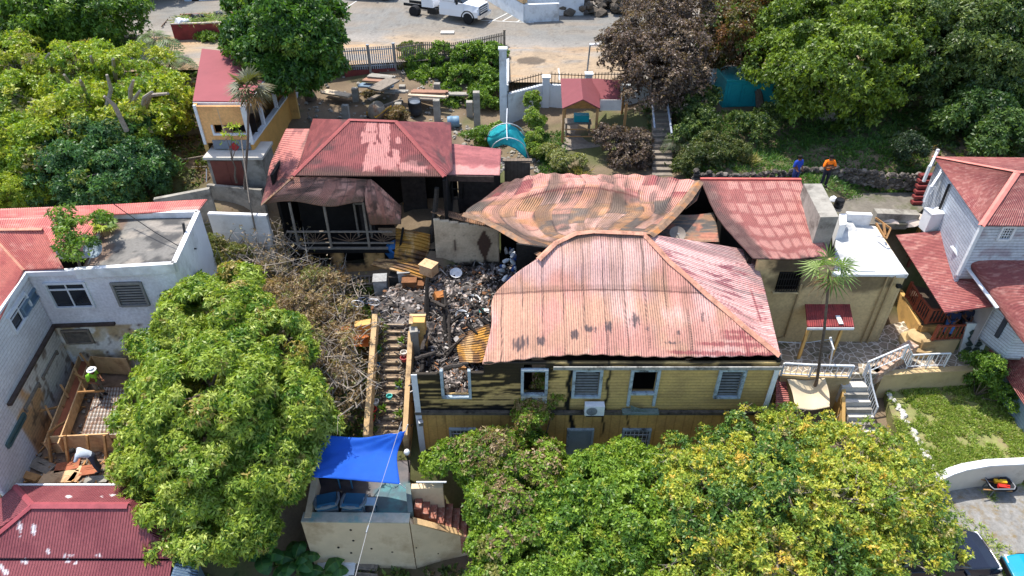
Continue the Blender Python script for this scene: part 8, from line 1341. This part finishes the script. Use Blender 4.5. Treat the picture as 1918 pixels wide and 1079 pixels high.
fan_palm('fan_palm', 'fan palm with stiff grey green leaves among the trees, top left', GP(205, 60, 9), P(205, 45, 10.6), 2.0, 18, 83, PALM); fan_palm('fan_palm', 'tiny fan palm on the flat roof beside the small airy tree', P(195, 440, 8.2), P(193, 420, 8.7), .7, 12, 84, LIME, r=.04)
for px, py, z, R, lab in ((290, 75, 10.6, 2.0, 'feathery palm left of the maroon skip'), (320, 110, 10.0, 1.8, 'feathery palm between the skip and the tower roof'), (255, 75, 10, 1.6, 'lower feathery palm behind the lime green tree')): feather_palm('feather_palm', lab, GP(px, py+25, 8.8), P(px, py, z), R, 16, px, PALM)
for px, py, lab in ((1265, 262, 'spiky dark agave like plant beside the garden steps'), (1300, 275, 'spiky plant right of the garden steps')): feather_palm('cycad', lab, GP(px, py+20, 7.8), P(px, py, 8.4), 1.0, 16, px, [(S(70, 84, 52), 2), (S(96, 100, 66), 1)], .05, cat='plant')
def banana(label, base, h, n, seed):
    rs = np.random.RandomState(seed); t = thing('banana_plant', label, 'banana plant', base); base = np.array(base); top = base+A3(0, 0, h); V = []; cl_ = []; m = MB(); m.tube([base, top], [.12, .07], 8)
    for i in range(n):
        az = i*2.4+rs.rand(); el = rs.uniform(.5, 1.2); hh = A3(math.cos(az), math.sin(az), 0); s = A3(-hh[1], hh[0], 0); R = rs.uniform(1.2, 1.7); pts = [top+hh*R*q*math.cos(el)+A3(0, 0, R*(math.sin(el)*q-.7*q*q)) for q in np.linspace(.05, 1, 11)]; m.tube(pts[::3], [.03, .02, .015, .01], 5)
        for j in range(10):
            w0, w1 = [.3*math.sin(math.pi*min(1, k/10*.92+.08))**.6 for k in (j, j+1)]; c = pick([(S(60, 104, 52), 2), (S(80, 124, 60), 1)], 1, rs)[0]
            for sg in (-1, 1): V.append([pts[j], pts[j]+s*sg*w0-A3(0, 0, w0*.4), pts[j+1]+s*sg*w1-A3(0, 0, w1*.4), pts[j+1]]); cl_.append(c*rs.uniform(.85, 1.15))
    V = np.array(V).reshape(-1, 3); link('leaves', npmesh('leaves', V, np.arange(len(V)).reshape(-1, 4), np.array(cl_), 'FACE'), mat_leaf(), t); m.build('stem', mat('green_stem', S(96, 120, 62), .7), t)
banana('banana plant left of the white crate below the tan wall', P(560, 1070, -1.4), .8, 8, 91); banana('leftmost banana plant beside the mango tree', P(500, 1065, -1.2), .9, 8, 92); banana('banana plant at the foot of the white crate pile', P(612, 1085, -1.6), .5, 6, 93)
# shaded back lawn and undergrowth
def scat(n, px, py, dens, seed, z=8, dz=0):
    r = random.Random(seed); out = []
    while len(out) < n:
        q = P(r.uniform(*px), r.uniform(*py), z); q[2] = terr(q[0], q[1])
        if dens(q) > r.random(): out.append(q+[0, 0, dz])
    return np.array(out)
SH = [(S(84, 122, 50), 3), (S(66, 100, 44), 3), (S(106, 136, 60), 1.3)]
tag(link('lawn_grass', scatter_mesh('lawn_grass', np.concatenate([scat(5200, (1290, 1740), (222, 345), lambda q: fbm(q[0]*.6, q[1]*.6, 3)*1.6-.25, 1), scat(500, (1010, 1060), (225, 300), lambda q: .7, 2)]), 6, .26, .18, SH, 5, (.3, 1.2)), mat_leaf()), kind='stuff')
UG = [(S(90, 110, 50), 2), (S(70, 90, 44), 2), (S(120, 104, 70), 1.2), (S(110, 130, 56), 1)]
def rect(n, x0, x1, y0, y1, sd, f=1.0): r = np.random.RandomState(sd); X = r.uniform(x0, x1, n); Y = r.uniform(y0, y1, n); k = fbm(X*.5, Y*.5, sd) > .62-.3*f; X, Y = X[k], Y[k]; return np.stack([X, Y, terr(X, Y)+.05], 1)
tag(link('undergrowth', scatter_mesh('undergrowth', np.concatenate([rect(2600, -16, -6.8, 20.5, 29, 1, .8), rect(2500, -14, 16, 9, 15.8, 2, 1), rect(1800, -1.5, 13, 15.8, 19.8, 3, 1), rect(3000, -40, -17.5, 29, 46, 4, .8), rect(1600, 21, 36, 32, 46, 5, 1), rect(900, -40, -22, 46, 56, 6, .5), rect(500, 8, 12, 33, 42, 7, .8)]), 7, .3, .4, UG, 6, (0, 1.0)), mat_leaf()), kind='stuff')
for px, py, lab in ((1085, 310, 'clump of pale dry grass at the back edge of the buckled roof'), (1395, 315, 'pale tuft of grass at the edge of the shaded lawn')): q = GP(px, py, 7.6); r_ = np.random.RandomState(px); tag(link('grass_tuft', scatter_mesh('grass_tuft', q+r_.randn(50, 3)*[.2, .2, .02], 8, .5, .08, [(S(160, 150, 96), 2), (S(124, 130, 70), 1)], px), mat_leaf()), lab, 'grass tuft')
